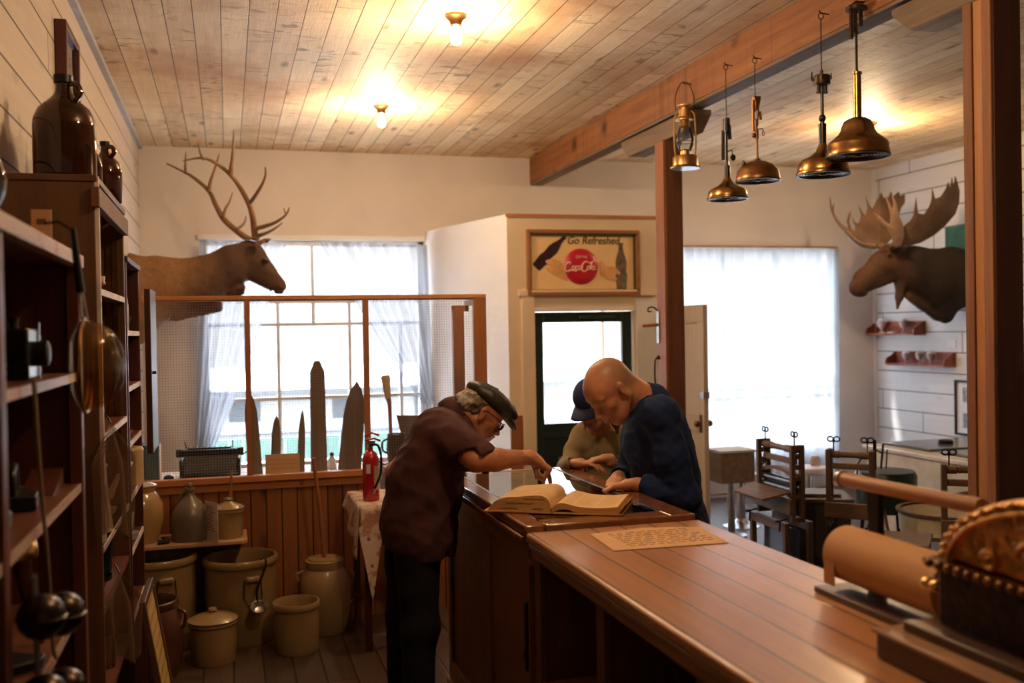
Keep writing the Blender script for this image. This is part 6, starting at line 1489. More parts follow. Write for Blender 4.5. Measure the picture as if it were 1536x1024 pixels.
b.ell(tuple(P(383, 357, 'y', 7.84)), (.036, .036, .02)); b.build('antler', m_antler, elk, world=True)
b = MB()
antler_tube(b, [(372, 358), (360, 350), (336, 329), (324, 308), (313, 286), (290, 266), (276, 258), (250, 245)], .026, .006, 7.96, 8.30)
antler_tube(b, [(313, 288), (316, 272), (322, 254), (329, 231)], .017, .004, 8.13, 8.2)
antler_tube(b, [(278, 260), (278, 246), (279, 228)], .013, .003, 8.25, 8.3)
antler_tube(b, [(334, 326), (338, 314), (344, 303), (349, 288)], .014, .004, 8.03, 8.15)
antler_tube(b, [(355, 344), (362, 339), (367, 333), (369, 324)], .013, .004, 7.98, 8.06)
b.ell(tuple(P(371, 357, 'y', 7.96)), (.036, .036, .02)); b.build('antler', m_antler, elk, world=True)
# ---------------------------------------------------------------- moose mount on the right wall
MY = 7.7
moose = thing('moose_mount', 'mounted dark brown moose head with broad palmate antlers on the right wall', 'mounted animal', (XR, MY, 2.1))
q_ = lambda x, y, Y=MY: NP(P(x, y, 'y', Y))
S = SDF((5.35, MY-.5, 1.6), (XR, MY+.5, 2.62), .009)
S.cap(q_(1424, 418), q_(1408, 418), .30, .27, .02, nrm=yn, flat=.85)
S.cap(q_(1408, 415), q_(1372, 405), .25, .205, .06, nrm=yn, flat=.75)
S.cap(q_(1414, 460), q_(1418, 474), .11, .06, .05, nrm=yn, flat=.9); S.cap(q_(1408, 445), q_(1416, 462), .17, .12, .05, nrm=yn, flat=.8)
S.cap(q_(1372, 402), q_(1340, 393), .20, .155, .05, nrm=yn, flat=.72)
S.cap(q_(1338, 388), q_(1322, 396), .135, .12, .04, nrm=yn, flat=.72)
S.cap(q_(1324, 396), q_(1296, 419), .115, .092, .03, nrm=yn, flat=.78)
S.cap(q_(1296, 419), q_(1287, 431), .098, .084, .03, nrm=yn, flat=.85)
S.cap(q_(1330, 412), q_(1300, 430), .09, .05, .03, nrm=yn, flat=.7)
S.ell(q_(1293, 440), (.05, .05, .03), k=.02)
for sgn in (-1, 1):
    S.ell(q_(1334, 381, MY+sgn*.09), (.035, .022, .024), k=.02)
    S.ell(q_(1284, 434, MY+sgn*.06), (.02, .018, .026), k=.012, sub=True)
S.cap(q_(1290, 443, MY-.05), q_(1308, 436, MY-.07), .006, .006, .008, sub=True)
S.chain([q_(1350, 425), q_(1349, 445), q_(1346, 462)], [.05, .032, .012], .03)
for a in np.linspace(0, 1, 9):
    p = q_(1362+a*44, 443+a*32); S.cap(p, p+np.array([-.01, -.03, -.02]), .035, .02, .05)
S.displace(lambda X, Y, Z: .002*np.sin(30*X+6*np.sin(9*Z))*np.sin(27*Z+11*Y)+.001*np.sin(150*Z+5*np.sin(40*X)))
S.plane((XR-.004, 0, 0), (1, 0, 0))
xa, xb = q_(1350, 400)[0], q_(1322, 400)[0]
sdf_obj('body', S, mask_mat('moose_fur', (.030, .019, .016), (.12, .055, .030), .8, fur=True, bs=.5, bd=.006), moose, lambda V: np.clip((V[:, 0]-xa+.6*(V[:, 2]-2.33))/(xb-xa), 0, 1), 1)
for sgn in (-1, 1):
    b = MB(); b.ell(tuple(q_(1334, 382, MY+sgn*.108)), (.018, .010, .015)); b.build('eye', m_blackp, moose, world=True)
    a = q_(1347, 374, MY+sgn*.10); b_ = q_(1362, 368, MY+sgn*.24)
    S = SDF(np.minimum(a, b_)-.07, np.maximum(a, b_)+.07, .006); d = b_-a; S.chain([a, a+d*.4, b_], [.022, .038, .008], .01, nrm=(1, 0, .3), flat=.4)
    sdf_obj('ear', S, m_dlf, moose) if False else sdf_obj('ear', S, mask_mat('moose_ear%d' % (sgn+1), (.07, .045, .035), (.2, .12, .07), .8, fur=True), moose, lambda V: V[:, 0]*0, 1)
def poly_sdf(S, poly, w, flat):
    """signed distance to 2D polygon in (x,y) combined with slab thickness along z"""
    X = S.ax[0].reshape(-1, 1); Y = S.ax[1].reshape(1, -1); d2 = np.full((len(S.ax[0]), len(S.ax[1])), 1e9); ins = np.zeros(d2.shape, bool)
    n = len(poly)
    for i in range(n):
        ax_, ay = poly[i]; bx_, by = poly[(i+1) % n]; ex, ey = bx_-ax_, by-ay
        t = np.clip(((X-ax_)*ex+(Y-ay)*ey)/max(ex*ex+ey*ey, 1e-12), 0, 1); d2 = np.minimum(d2, (X-ax_-t*ex)**2+(Y-ay-t*ey)**2)
        if ay != by: ins ^= ((ay > Y) != (by > Y)) & (X < (bx_-ax_)*(Y-ay)/(by-ay)+ax_)
    d = np.sqrt(d2)*np.where(ins, -1, 1); Z = S.ax[2].reshape(1, 1, -1)
    th = np.clip(w*.45+np.maximum(-d, 0)*.16, 0, w)[:, :, None]
    D = d[:, :, None]; S.F[:] = np.maximum(D, np.abs(Z)-th)*.8
    return S
m_mant = M('moose_antler', (.13, .072, .042), .55, ns=6, na=.35, bs=.4, bscale=25)
m_mantd = m_mant
KX = 1/4.096
def palm(name, poly, Yfn, w=.017, mat=m_mant):
    pl = [(1230+x*KX, 250+y*KX) for x, y in poly]; u = .0061
    pu = [(x*u, y*u) for x, y in pl]; xs = [p[0] for p in pu]; ys = [p[1] for p in pu]
    S = SDF((min(xs)-.02, min(ys)-.02, -.035), (max(xs)+.02, max(ys)+.02, .035), .0045)
    poly_sdf(S, pu, w, 1)
    def vm(V):
        out = np.empty_like(V)
        px = V[:, 0]/u; py = V[:, 1]/u; Y = Yfn(px, py)+V[:, 2]
        F = np.array(_F); Rr = np.array(_RC); U = np.array(_UC)
        D = F[None]+Rr[None]*((px-768)/FPX)[:, None]-U[None]*((py-512)/FPX)[:, None]; t = Y/D[:, 1]
        return D*t[:, None]+np.array(CAM)[None]
    V, Q = S.mesh(); 
    o = sdf_obj(name, S, mat, moose, None, 2, vm)
    return o
near_poly = [(450, 497), (462, 455), (520, 358), (552, 332), (572, 300), (590, 178), (603, 285), (638, 292), (672, 240), (684, 200), (688, 126), (708, 197), (742, 182), (772, 135), (788, 88), (798, 130), (810, 58), (820, 112), (830, 52), (846, 96), (860, 150), (856, 220), (832, 290), (770, 362), (700, 422), (620, 467), (545, 488), (490, 500)]
fork_poly = [(460, 495), (432, 420), (400, 368), (350, 326), (324, 274), (362, 300), (412, 345), (430, 350), (432, 300), (416, 232), (400, 178), (428, 222), (446, 262), (450, 228), (440, 163), (468, 215), (484, 290), (512, 360), (520, 420), (500, 490)]
far_poly = [(345, 492), (255, 482), (205, 442), (176, 395), (163, 335), (172, 290), (192, 266), (188, 300), (180, 335), (195, 388), (214, 392), (216, 366), (198, 330), (200, 300), (212, 338), (236, 350), (252, 300), (231, 222), (256, 272), (278, 300), (292, 250), (274, 158), (300, 230), (322, 256), (350, 202), (378, 153), (390, 190), (415, 196), (436, 148), (450, 180), (486, 150), (490, 180), (522, 168), (522, 220), (500, 252), (482, 300), (472, 350), (440, 440), (400, 490)]
palm('antler', near_poly, lambda x, y: 7.58-.26*np.clip((370-y)/110, 0, 1)**1.0+.10*np.clip((x-1345)/90, 0, 1)**2)
palm('antler_brow_fork', fork_poly, lambda x, y: 7.50-.22*np.clip((370-y)/80, 0, 1), mat=M('pale_moose_antler', (.34, .21, .13), .55, ns=8, na=.3))
palm('antler', far_poly, lambda x, y: 7.84+.30*np.clip((370-y)/100, 0, 1)+.15*np.clip((1320-x)/60, 0, 1))
b = MB()
L = [P(1230+x*KX, 250+y*KX, 'y', Y) for x, y, Y in ((345, 485, 7.82), (250, 470, 7.9), (160, 390, 8.0), (110, 340, 8.05), (72, 262, 8.08), (60, 185, 8.1))]
L2 = spline(L[2:], 7); b.tube(L2, [.022-.018*i/(len(L2)-1) for i in range(len(L2))], 10)
L = spline([L[0], L[1], P(1230+180*KX, 250+410*KX, 'y', 7.97), L[2]], 6); b.tube(L, [.036-.012*i/(len(L)-1) for i in range(len(L))], 10)
b.tube([P(1230+x*KX, 250+y*KX, 'y', 8.06) for x, y in ((78, 278), (80, 250), (86, 226))], [.012, .009, .003], 8)
b.build('antler_tine', m_mant, moose, world=True)
b = MB(); b.ell(tuple(P(1342, 368, 'y', 7.60)), (.05, .05, .035)); b.ell(tuple(P(1322, 369, 'y', 7.8)), (.05, .05, .035)); b.build('antler_burr', m_mant, moose, world=True)
# ---------------------------------------------------------------- people
def basis(f, up):
    f = NP(f); f /= np.linalg.norm(f); up = NP(up); l = np.cross(up, f); l /= np.linalg.norm(l); u = np.cross(f, l); return f, l, u
class Fr:
    def __init__(s, o, f, up, sc=1.0): s.o = NP(o); s.f, s.l, s.u = basis(f, up); s.sc = sc; s.R = np.stack([s.f, s.l, s.u], 1)
    def p(s, x, y, z): return s.o+s.sc*(x*s.f+y*s.l+z*s.u)
    def inv(s, V): return ((V-s.o)@s.R)/s.sc
    def v(s, x, y, z): return x*s.f+y*s.l+z*s.u
def rotv(v, ax, a):
    v = NP(v); ax = NP(ax); ax /= np.linalg.norm(ax); return v*cos(a)+np.cross(ax, v)*sin(a)+ax*(ax@v)*(1-cos(a))
def head_sdf(S, H, female=False, jaw=1.0, brow=1.0):
    s = H.sc
    def E(c, r, k=.02, sub=False, Rm=None): S.ell(H.p(*c), np.array(r)*s, H.R if Rm is None else Rm, k*s, sub)
    def C(a, b, ra, rb=None, k=.012, sub=False): S.cap(H.p(*a), H.p(*b), ra*s, (ra if rb is None else rb)*s, k*s, sub)
    E((-.012, 0, .028), (.098, .076, .088), .02)
    E((.035, 0, .030), (.058, .062, .058), .02)
    E((.034, 0, -.035), (.054, .056, .062), .02)
    E((.036, 0, -.078), (.050, .044*jaw, .034), .02)
    C((.062, -.012, -.102), (.062, .012, -.102), .018*jaw, k=.018)
    for q in (-1, 1):
        C((-.012, q*.058, -.045), (.045, q*.034*jaw, -.092), .016, .016, .022)
        E((.058, q*.040, -.022), (.020, .020, .018), .018)
        C((.080, q*.008, .020), (.074, q*.046, .022), .010*brow, .009*brow, .012)
        E((.094, q*.031, .002), (.013, .017, .011), .008, True)
        E((.079, q*.031, .001), (.013, .0145, .0115), .004)
        C((.088, q*.018, -.003), (.084, q*.045, -.004), .0035, .003, .003)     # upper lid line
        E((.099, q*.0105, -.037), (.010, .008, .008), .007)
    C((.088, 0, .012), (.108, 0, -.030), .0075, .011, .012); E((.112, 0, -.033), (.011, .010, .009), .007)
    E((.084, 0, -.062), (.018, .028, .022), .014)
    C((.098, -.016, -.060), (.098, .016, -.060), .0055, k=.006); C((.097, -.015, -.073), (.097, .015, -.073), .0065, k=.006)
    C((.105, -.022, -.0665), (.105, .022, -.0665), .0024, k=.003, sub=True)
    for q in (-1, 1):
        e = (-.006, q*.079, -.006)
        Rm = np.stack([H.v(cos(.15), 0, sin(.15)), H.v(0, 1, 0), H.v(-sin(.15), 0, cos(.15))], 1)
        E(e, (.015, .009, .026), .006, False, Rm); E((-.002, q*.088, -.002), (.010, .006, .020), .004, True, Rm)
        E((-.004, q*.080, -.034), (.008, .006, .010), .006)
def hand_sdf(S, wr, d, n, side, curl, sc=1.0, thumb=(.35, .75, .45), spread=.06, fk=.004):
    """wr wrist, d fingers direction, n palm normal (fingers curl towards it), side: +1/-1 puts the thumb on (n x d)*side"""
    d = NP(d); d /= np.linalg.norm(d); n = NP(n); n -= d*(n@d); n /= np.linalg.norm(n); t = np.cross(n, d)*side; wr = NP(wr)
    Pp = lambda a, b, c: wr+sc*(a*d+b*t+c*n)
    ks = .010*sc
    for b, w in ((.024, .0125), (.008, .0135), (-.008, .013), (-.024, .0115)):
        S.cap(Pp(.004, b*.62, 0), Pp(.086-abs(b-.008)*.25, b, .0), .0155*sc, w*sc, ks, nrm=None)
    S.cap(Pp(-.01, .004, 0), Pp(.03, .0, .0), .023*sc, .024*sc, .014*sc)
    L = [(.042, .026, .021), (.046, .030, .023), (.043, .028, .022), (.034, .021, .019)]
    for i, b in enumerate((.0245, .008, -.0085, -.0245)):
        p = Pp(.086-abs(b-.008)*.25, b, 0); dd = rotv(d, n, -side*(b-.0)*spread*40*.05); r = [.0095, .0085, .0075, .0062]
        if i == 3: r = [x*.88 for x in r]
        for j in range(3):
            dd = rotv(dd, np.cross(d, n), curl[i][j]); q = p+dd*L[i][j]*sc; S.cap(p, q, r[j]*sc, r[j+1]*sc, fk*sc); p = q
    p = Pp(.018, .024, .006); dd = d*thumb[0]+t*thumb[1]+n*thumb[2]; dd /= np.linalg.norm(dd)
    q = p+dd*.040*sc; S.cap(p, q, .0145*sc, .0115*sc, .010*sc); dd = dd*.75+d*.45+n*.1; dd /= np.linalg.norm(dd); p = q; q = p+dd*.032*sc; S.cap(p, q, .0108*sc, .0095*sc, fk*sc); dd = dd*.85+d*.3; dd /= np.linalg.norm(dd); S.cap(q, q+dd*.024*sc, .0095*sc, .0075*sc, fk*sc)
def skin(name, c0, c1, **k): return mask_mat(name, c0, c1, .45, ns=30, na=.10, bs=.25, bscale=220, bd=.001, sss=.12, **k)
def folds(seed, amp=.003, f=26):
    r = random.Random(seed); W = [(r.uniform(-1, 1)*f, r.uniform(-1, 1)*f*.6, r.uniform(-1, 1)*f, r.uniform(0, 6), r.uniform(4, 9)) for _ in range(5)]
    def fn(X, Y, Z):
        o = 0
        for a, b, c, p, w in W: o = o+np.abs(np.sin(a*X+b*Y+c*Z+p+1.3*np.sin(w*Z+a*Y*.3)))
        return amp*(o-3.2)*.8
    return fn
def shoe(S, ank, f, h=.0):
    f = NP(f); a = NP(ank); g = np.array([a[0], a[1], .045]); S.cap(g-f*.05, g+f*.06, .045, .040, .02); S.cap(g+f*.06-np.array([0, 0, .008]), g+f*.15-np.array([0, 0, .012]), .042, .034, .02); S.cap(a, g, .045, .045, .02)
fabric_bs = dict(bs=.35, bscale=400, bd=.0008)
def fabric(name, c, rough=.85, na=.08, sheen=0): return mask_mat(name, c, c, rough, ns=5, na=na, bs=.25, bscale=260, bd=.001, spec=.2)
V3 = lambda x, y, z: np.array([x, y, z], float)
pj = lambda x, y, Y: NP(P(x, y, 'y', Y))
# ===== the man in the maroon shirt and flat cap (left), bending over the case from its left side
Yc = 3.98
A = thing('person', 'man in maroon shirt and dark flat cap bending to point at the open book', 'person', (.72, Yc, 0))
hd = pj(721, 617, 3.97); HA = Fr(hd, (.79, -.03, -.61), (.61, 0, .79), 1.0)
nk = V3(.915, 3.99, 1.325); shR = V3(.86, 3.815, 1.238); shL = V3(.87, 4.165, 1.27)
elR = pj(714, 691, 3.70); wrR = pj(797, 686, 3.67); elL = pj(592, 708, 4.30); wrL = V3(.74, 4.20, 1.02)
pel = V3(.715, Yc, .90); hipR = V3(.715, 3.88, .90); hipL = V3(.705, 4.08, .90); knR = V3(.715, 3.875, .50); anR = V3(.70, 3.87, .10); knL = V3(.69, 4.11, .50); anL = V3(.68, 4.12, .10)
def torsoA(S, g):
    S.ell((.762, Yc, 1.03), (.145+g, .175+g, .165+g), k=.05); S.ell((.725, Yc, .90), (.135+g, .175+g, .13+g), k=.05)
    c, s_ = cos(.6), sin(.6); Rm = np.array([[c, 0, s_], [0, 1, 0], [-s_, 0, c]])
    S.ell((.815, Yc, 1.18), (.125+g, .185+g, .18+g), Rm, .05)
    S.ell((.835, Yc, 1.265), (.095+g, .17+g, .085+g), Rm, .05)
    S.cap(shR, shL, .060+g, .060+g, .06)
S = SDF((.50, 3.55, .02), (1.42, 4.45, 1.52), .0042)
torsoA(S, -.032); S.cap(nk, HA.p(-.03, 0, -.05), .066, .058, .03); S.cap(nk-V3(.05, 0, .03), HA.p(-.05, 0, -.02), .06, .05, .03)
S.cap(shR, elR, .055, .043, .02); S.chain([elR, elR*.65+wrR*.35, wrR], [.043, .044, .027], .015)
S.cap(shL, elL, .055, .042, .02); S.chain([elL, elL*.6+wrL*.4, wrL], [.042, .042, .027], .015)
head_sdf(S, HA, jaw=1.05)
S.chain([hipR+V3(0, .03, -.03), knR, anR], [.075, .052, .042], .03); S.chain([hipL+V3(0, -.03, -.03), knL, anL], [.075, .052, .042], .03)
dH = pj(822, 703, 3.66)-wrR
hand_sdf(S, wrR, dH, V3(-.62, 0, -.78), -1, [(.72, .10, .06), (1.45, 1.5, .9), (1.5, 1.5, .9), (1.5, 1.45, .9)], 1.0, thumb=(.80, .15, .55))
hand_sdf(S, wrL, V3(.3, -.2, -.9), V3(.3, -.9, .1), 1, [(.5, .6, .4)]*4, 1.0)
def maskA(V):
    L = HA.inv(V); m = np.zeros(len(V))
    m = np.where((L[:, 2] < -.055) & (L[:, 0] > .01) & (L[:, 2] > -.13), .35, m)
    m = np.where((np.abs(L[:, 2]+.067) < .012) & (L[:, 0] > .085), .8, m)
    return m
sdf_obj('body', S, skin('skin_ruddy', (.50, .20, .10), (.32, .13, .08)), A, maskA, 1)
# shirt
S = SDF((.50, 3.62, .66), (1.18, 4.48, 1.46), .0052)
torsoA(S, .012); S.ell((.745, Yc, .83), (.145, .195, .17), k=.05)
slR = pj(722, 684, 3.71); S.chain([shR+V3(-.01, 0, .01), shR*.5+slR*.5, slR], [.072, .072, .066], .03)
slL = shL*.38+elL*.62; S.chain([shL+V3(-.01, 0, .01), slL], [.076, .066], .03)
S.cap(nk-V3(.05, 0, .04), nk+V3(.0, 0, -.01), .085, .078, .03)
S.displace(folds(3, .0045, 24)); S.displace(folds(13, .002, 60))
S.cap(slR, slR+(elR-slR)/np.linalg.norm(elR-slR)*.16, .056, .075, .004, sub=True); S.plane(slR+(slR-shR)/np.linalg.norm(slR-shR)*.045, (slR-shR)) if False else None
# trim sleeves and hem
def trim(S, p, n, rad):
    n = NP(n)/np.linalg.norm(NP(n)); S.cap(p+n*rad, p+n*(rad+.12), rad, rad, .001, sub=True)
trim(S, slR+(elR-shR)/np.linalg.norm(elR-shR)*.035, elR-shR, .10); trim(S, slL+(elL-shL)/np.linalg.norm(elL-shL)*.02, elL-shL, .10)
S.plane((.58, Yc, .825), (-.38, 0, -1)); 
S.ell((.745, Yc, .76), (.136, .186, .09), k=.003, sub=True)
S.cap(nk+V3(.02, 0, .02), nk+V3(.1, 0, .12), .062, .075, .004, sub=True)
m_maroon = fabric('maroon_cotton', (.075, .028, .030), .8)
sdf_obj('shirt', S, m_maroon, A, None, 1)
S = SDF(nk-.17, nk+.17, .004)                                                   # collar
ax_ = HA.p(-.03, 0, -.05)-nk; ax_ /= np.linalg.norm(ax_); c0_ = nk+ax_*.012-V3(.012, 0, 0)
S.cap(c0_-ax_*.02, c0_+ax_*.028, .090, .080, .004); S.cap(c0_-ax_*.03, c0_+ax_*.09, .082, .072, .003, sub=True); S.cap(c0_+V3(.09, 0, -.02), c0_+V3(.12, 0, .03), .035, .04, .004, sub=True)
sdf_obj('collar', S, m_maroon, A, None, 1)
b = MB(); b.tube([pj(x, y, 3.80) for x, y in ((700, 640), (688, 690), (684, 740))], .001, 4)
# trousers, belt, shoes
S = SDF((.50, 3.70, .03), (.95, 4.30, 1.0), .0075)
S.ell((.722, Yc, .90), (.118, .160, .10), k=.03); S.chain([hipR+V3(0, .02, -.02), knR, anR-V3(0, 0, .02)], [.10, .070, .062], .04); S.chain([hipL+V3(0, -.02, -.02), knL, anL-V3(0, 0, .02)], [.10, .070, .062], .04)
S.displace(folds(5, .004, 22)); S.plane((.7, Yc, .93), (0, 0, 1)); S.plane((.7, Yc, .055), (0, 0, -1))
sdf_obj('trousers', S, fabric('black_denim', (.012, .012, .018), .8), A)
for an in (anR, anL):
    S = SDF((an[0]-.12, an[1]-.08, 0), (an[0]+.22, an[1]+.08, .14), .006); shoe(S, an, (1, 0, 0)); S.plane((0, 0, .003), (0, 0, -1)); sdf_obj('shoe', S, M('black_leather_shoe%d' % int(an[1]*10), (.02, .015, .012), .35), A)
# flat cap
S = SDF(HA.o-.21, HA.o+.21, .0042); H = HA
S.ell(H.p(-.002, 0, .062), (.112, .088, .052), H.R, .02); S.ell(H.p(.045, 0, .066), (.098, .084, .036), H.R, .03)
Rb = np.stack([H.v(cos(.35), 0, -sin(.35)), H.v(0, 1, 0), H.v(sin(.35), 0, cos(.35))], 1)
S.ell(H.p(.118, 0, .040), (.052, .072, .010), Rb, .014); S.ell(H.p(.02, 0, .004), (.088, .070, .052), H.R, .004, True)
S.displace(folds(21, .0012, 70)); S.plane(H.p(0, 0, .020), -H.u+H.f*-.10)
mc = mask_mat('dark_leather_cap', (.020, .0175, .016), (.014, .013, .013), .45, ns=14, na=.3, bs=.3, bscale=60, bd=.002)
sdf_obj('flat_cap', S, mc, A, lambda V: (HA.inv(V)[:, 0] > .105).astype(float), 1)
b = MB(); b.ell(tuple(H.p(-.0, 0, .1145)), (.008, .008, .005)); b.build('cap_button', m_black, A, world=True)
# hair
def hairy(seed, amp, f): return folds(seed, amp, f)
S = SDF(HA.o-.2, HA.o+.2, .0038)
S.ell(H.p(-.028, 0, .012), (.088, .081, .072), H.R, .01); S.ell(H.p(-.078, 0, -.022), (.034, .062, .042), H.R, .02); S.ell(H.p(-.095, -.01, -.012), (.03, .045, .03), H.R, .012)
S.displace(folds(9, .0035, 95)); S.displace(folds(10, .002, 190))
S.plane(H.p(.022, 0, 0), H.v(1, 0, .12)); S.plane(H.p(0, 0, .082), H.u)
S.ell(H.p(.01, -.085, -.018), (.034, .03, .042), H.R, .004, True); S.ell(H.p(.01, .085, -.018), (.034, .03, .042), H.R, .004, True); S.ell(H.p(.02, 0, -.07), (.07, .09, .045), H.R, .01, True)
sdf_obj('hair', S, mask_mat('grey_brown_hair', (.20, .13, .085), (.62, .58, .54), .7, ns=60, na=.35, fur=True, bs=.6, bd=.003), A, lambda V: np.clip((-.045-HA.inv(V)[:, 0])/.04, 0, 1), 0)
# beard
S = SDF(HA.p(.06, 0, -.09)-.09, HA.p(.06, 0, -.09)+.09, .003)
S.ell(H.p(.070, 0, -.103), (.026, .030, .022), H.R, .01); S.chain([H.p(.092, -.026, -.078), H.p(.100, -.014, -.054), H.p(.101, .014, -.054), H.p(.092, .026, -.078)], [.006, .0068, .0068, .006], .006)
S.chain([H.p(.088, -.027, -.075), H.p(.075, -.030, -.095)], [.006, .008], .006); S.chain([H.p(.088, .027, -.075), H.p(.075, .030, -.095)], [.006, .008], .006)
S.displace(folds(31, .0014, 260)); sdf_obj('beard', S, mask_mat('grey_beard', (.42, .34, .28), (.42, .34, .28), .8, ns=90, na=.3, bs=.5), A, None, 0)
def glasses(par, H, mat):
    t_ = MB(); 
    for q in (-1, 1):
        cc = (.106, q*.034, -.004); t_.tube([H.p(cc[0]-.006*abs(cos(a))*0-.004*(q*cos(a) > 0), cc[1]+.024*cos(a), cc[2]+.017*sin(a)) for a in [2*pi*k/20 for k in range(20)]], .0019, 6, closed=True)
        t_.tube([H.p(.098, q*.060, .004), H.p(.06, q*.079, .010), H.p(.005, q*.084, .010), H.p(-.02, q*.083, -.008)], .0019, 6)
    t_.tube([H.p(.106, -.010, .0), H.p(.110, 0, .004), H.p(.106, .010, .0)], .0018, 6); t_.build('glasses_frame', mat, par, world=True)
    for q in (-1, 1):
        l_ = MB(); l_.add([H.p(.1055, q*.034+.0225*cos(a), -.004+.0155*sin(a)) for a in [2*pi*k/20 for k in range(20)]], [tuple(range(20))]); l_.build('lens', m_clear, par, world=True)
glasses(A, HA, m_black)
# ===== the bald man in the navy top (right of the case)
B = thing('person', 'bald man in a navy long-sleeved top leaning on the right edge of the display case', 'person', (1.74, 3.70, 0))
hb = pj(915, 584, 3.70); HB = Fr(hb, (-.70, -.17, -.69), (-.69, -.03, .72), 1.06)
bY = 3.72
nb = V3(1.635, bY, 1.385); shn = pj(988, 622, 3.53); shf = pj(960, 618, 3.92)
eln = V3(1.70, 3.50, 1.015); wrn = V3(1.545, 3.60, 1.065); elf = V3(1.66, 3.98, 1.02); wrf = V3(1.56, 3.84, 1.06)
hnB = V3(1.735, bY-.10, .90); hfB = V3(1.735, bY+.10, .90)
def torsoB(S, g):
    c, s_ = cos(-.32), sin(-.32); Rm = np.array([[c, 0, s_], [0, 1, 0], [-s_, 0, c]])
    S.ell((1.725, bY, 1.02), (.125+g, .165+g, .17+g), k=.05); S.ell((1.74, bY, .88), (.125+g, .17+g, .12+g), k=.05)
    S.ell((1.69, bY, 1.19), (.125+g, .18+g, .165+g), Rm, .05); S.ell((1.685, bY, 1.285), (.095+g, .155+g, .085+g), Rm, .04); S.cap(shn, shf, .062+g, .062+g, .06)
S = SDF((1.20, 3.38, .02), (2.0, 4.14, 1.64), .0042)
torsoB(S, -.012); S.cap(nb, HB.p(-.03, 0, -.055), .064, .060, .03); S.cap(nb+V3(.04, 0, -.03), HB.p(-.06, 0, -.02), .062, .052, .03)
S.cap(shn, eln, .053, .042, .02); S.chain([eln, eln*.6+wrn*.4, wrn], [.042, .040, .027], .015)
S.cap(shf, elf, .053, .042, .02); S.chain([elf, elf*.6+wrf*.4, wrf], [.042, .040, .027], .015)
head_sdf(S, HB, jaw=1.1, brow=1.15)
S.chain([hnB+V3(0, .01, -.03), V3(1.73, bY-.12, .5), V3(1.76, bY-.12, .1)], [.08, .052, .042], .03); S.chain([hfB, V3(1.73, bY+.12, .5), V3(1.76, bY+.12, .1)], [.09, .058, .042], .03)
hand_sdf(S, wrn+V3(-.01, .006, .002), V3(-.80, .50, -.12), V3(-.1, -.05, -1), 1, [(.30, .55, .4), (.32, .6, .4), (.34, .6, .45), (.36, .6, .45)], .98, thumb=(.7, .6, .2))
hand_sdf(S, wrf, V3(-.55, -.80, -.10), V3(0, -.1, -1), -1, [(.25, .5, .4)]*4, .98, thumb=(.7, .5, .2))
def maskB(V):
    L = HB.inv(V); m = np.zeros(len(V))
    scalp = np.clip((L[:, 2]-.0+(L[:, 0]-.02)*-1.3)/.03, 0, 1)*np.clip((.05-L[:, 0])/.09, 0, 1)*np.clip((L[:, 2]+.07)/.04, 0, 1)
    top = np.clip(1-(np.sqrt((L[:, 0]-.03)**2+(L[:, 1]*1.1)**2))/.075, 0, 1)*(L[:, 2] > .03)
    m = np.maximum(m, np.clip(scalp-.6*top, 0, 1)*.75)
    m = np.where((L[:, 2] < -.045) & (L[:, 0] > .0) & (L[:, 2] > -.13), np.maximum(m, .25), m)
    m = np.where((np.abs(L[:, 2]-.020) < .008) & (L[:, 0] > .07) & (np.abs(L[:, 1]) > .012) & (np.abs(L[:, 1]) < .05), .9, m)
    m = np.where((np.abs(L[:, 2]+.0665) < .003) & (L[:, 0] > .09) & (np.abs(L[:, 1]) < .024), 1.2, m)
    return m
sdf_obj('body', S, skin('skin_tanned', (.56, .25, .14), (.27, .15, .10)), B, maskB, 1)
S = SDF((1.44, 3.36, .72), (2.0, 4.16, 1.50), .0052)
torsoB(S, .010); S.ell((1.745, bY, .86), (.135, .18, .13), k=.05)
S.chain([shn+V3(.01, 0, .01), shn*.5+eln*.5, eln, eln*.35+wrn*.65, wrn+V3(.03, -.02, 0)], [.064, .062, .057, .050, .040], .03)
S.chain([shf+V3(.01, 0, .01), elf, wrf+V3(.02, .04, 0)], [.072, .056, .040], .03)
S.cap(nb+V3(.05, 0, -.05), nb+V3(.0, 0, -.012), .085, .075, .03)
S.displace(folds(41, .0028, 30)); S.displace(folds(44, .0018, 70))
S.cap(nb+V3(-.02, 0, .015), nb+V3(-.09, 0, .10), .066, .08, .004, sub=True)
trim(S, wrn+V3(.018, -.008, 0), wrn-eln, .06); trim(S, wrf+V3(.012, .022, 0), wrf-elf, .06); S.plane((1.7, bY, .80), (0, 0, -1)); S.ell((1.745, bY, .78), (.125, .17, .07), k=.003, sub=True)
m_navy = fabric('navy_cotton', (.013, .027, .090), .85)
sdf_obj('long_sleeved_top', S, m_navy, B, None, 1)
S = SDF(nb-.16, nb+.16, .004); ax_ = HB.p(-.03, 0, -.05)-nb; ax_ /= np.linalg.norm(ax_); c0_ = nb+ax_*.0+V3(.012, 0, -.004)
S.cap(c0_-ax_*.015, c0_+ax_*.010, .084, .078, .004); S.cap(c0_-ax_*.03, c0_+ax_*.09, .074, .070, .003, sub=True); sdf_obj('neckband', S, m_navy, B, None, 1)
S = SDF((1.55, 3.42, .03), (2.0, 4.02, 1.0), .0075)
S.ell((1.74, bY, .90), (.118, .160, .10), k=.03)
for q in (-1, 1): S.chain([V3(1.74, bY+q*.095, .88), V3(1.73, bY+q*.12, .5), V3(1.76, bY+q*.12, .08)], [.10, .075, .068], .04)
S.displace(folds(45, .004, 22)); S.plane((0, 0, .96), (0, 0, 1)); S.plane((0, 0, .055), (0, 0, -1)); sdf_obj('trousers', S, fabric('blue_denim', (.03, .045, .08), .85), B)
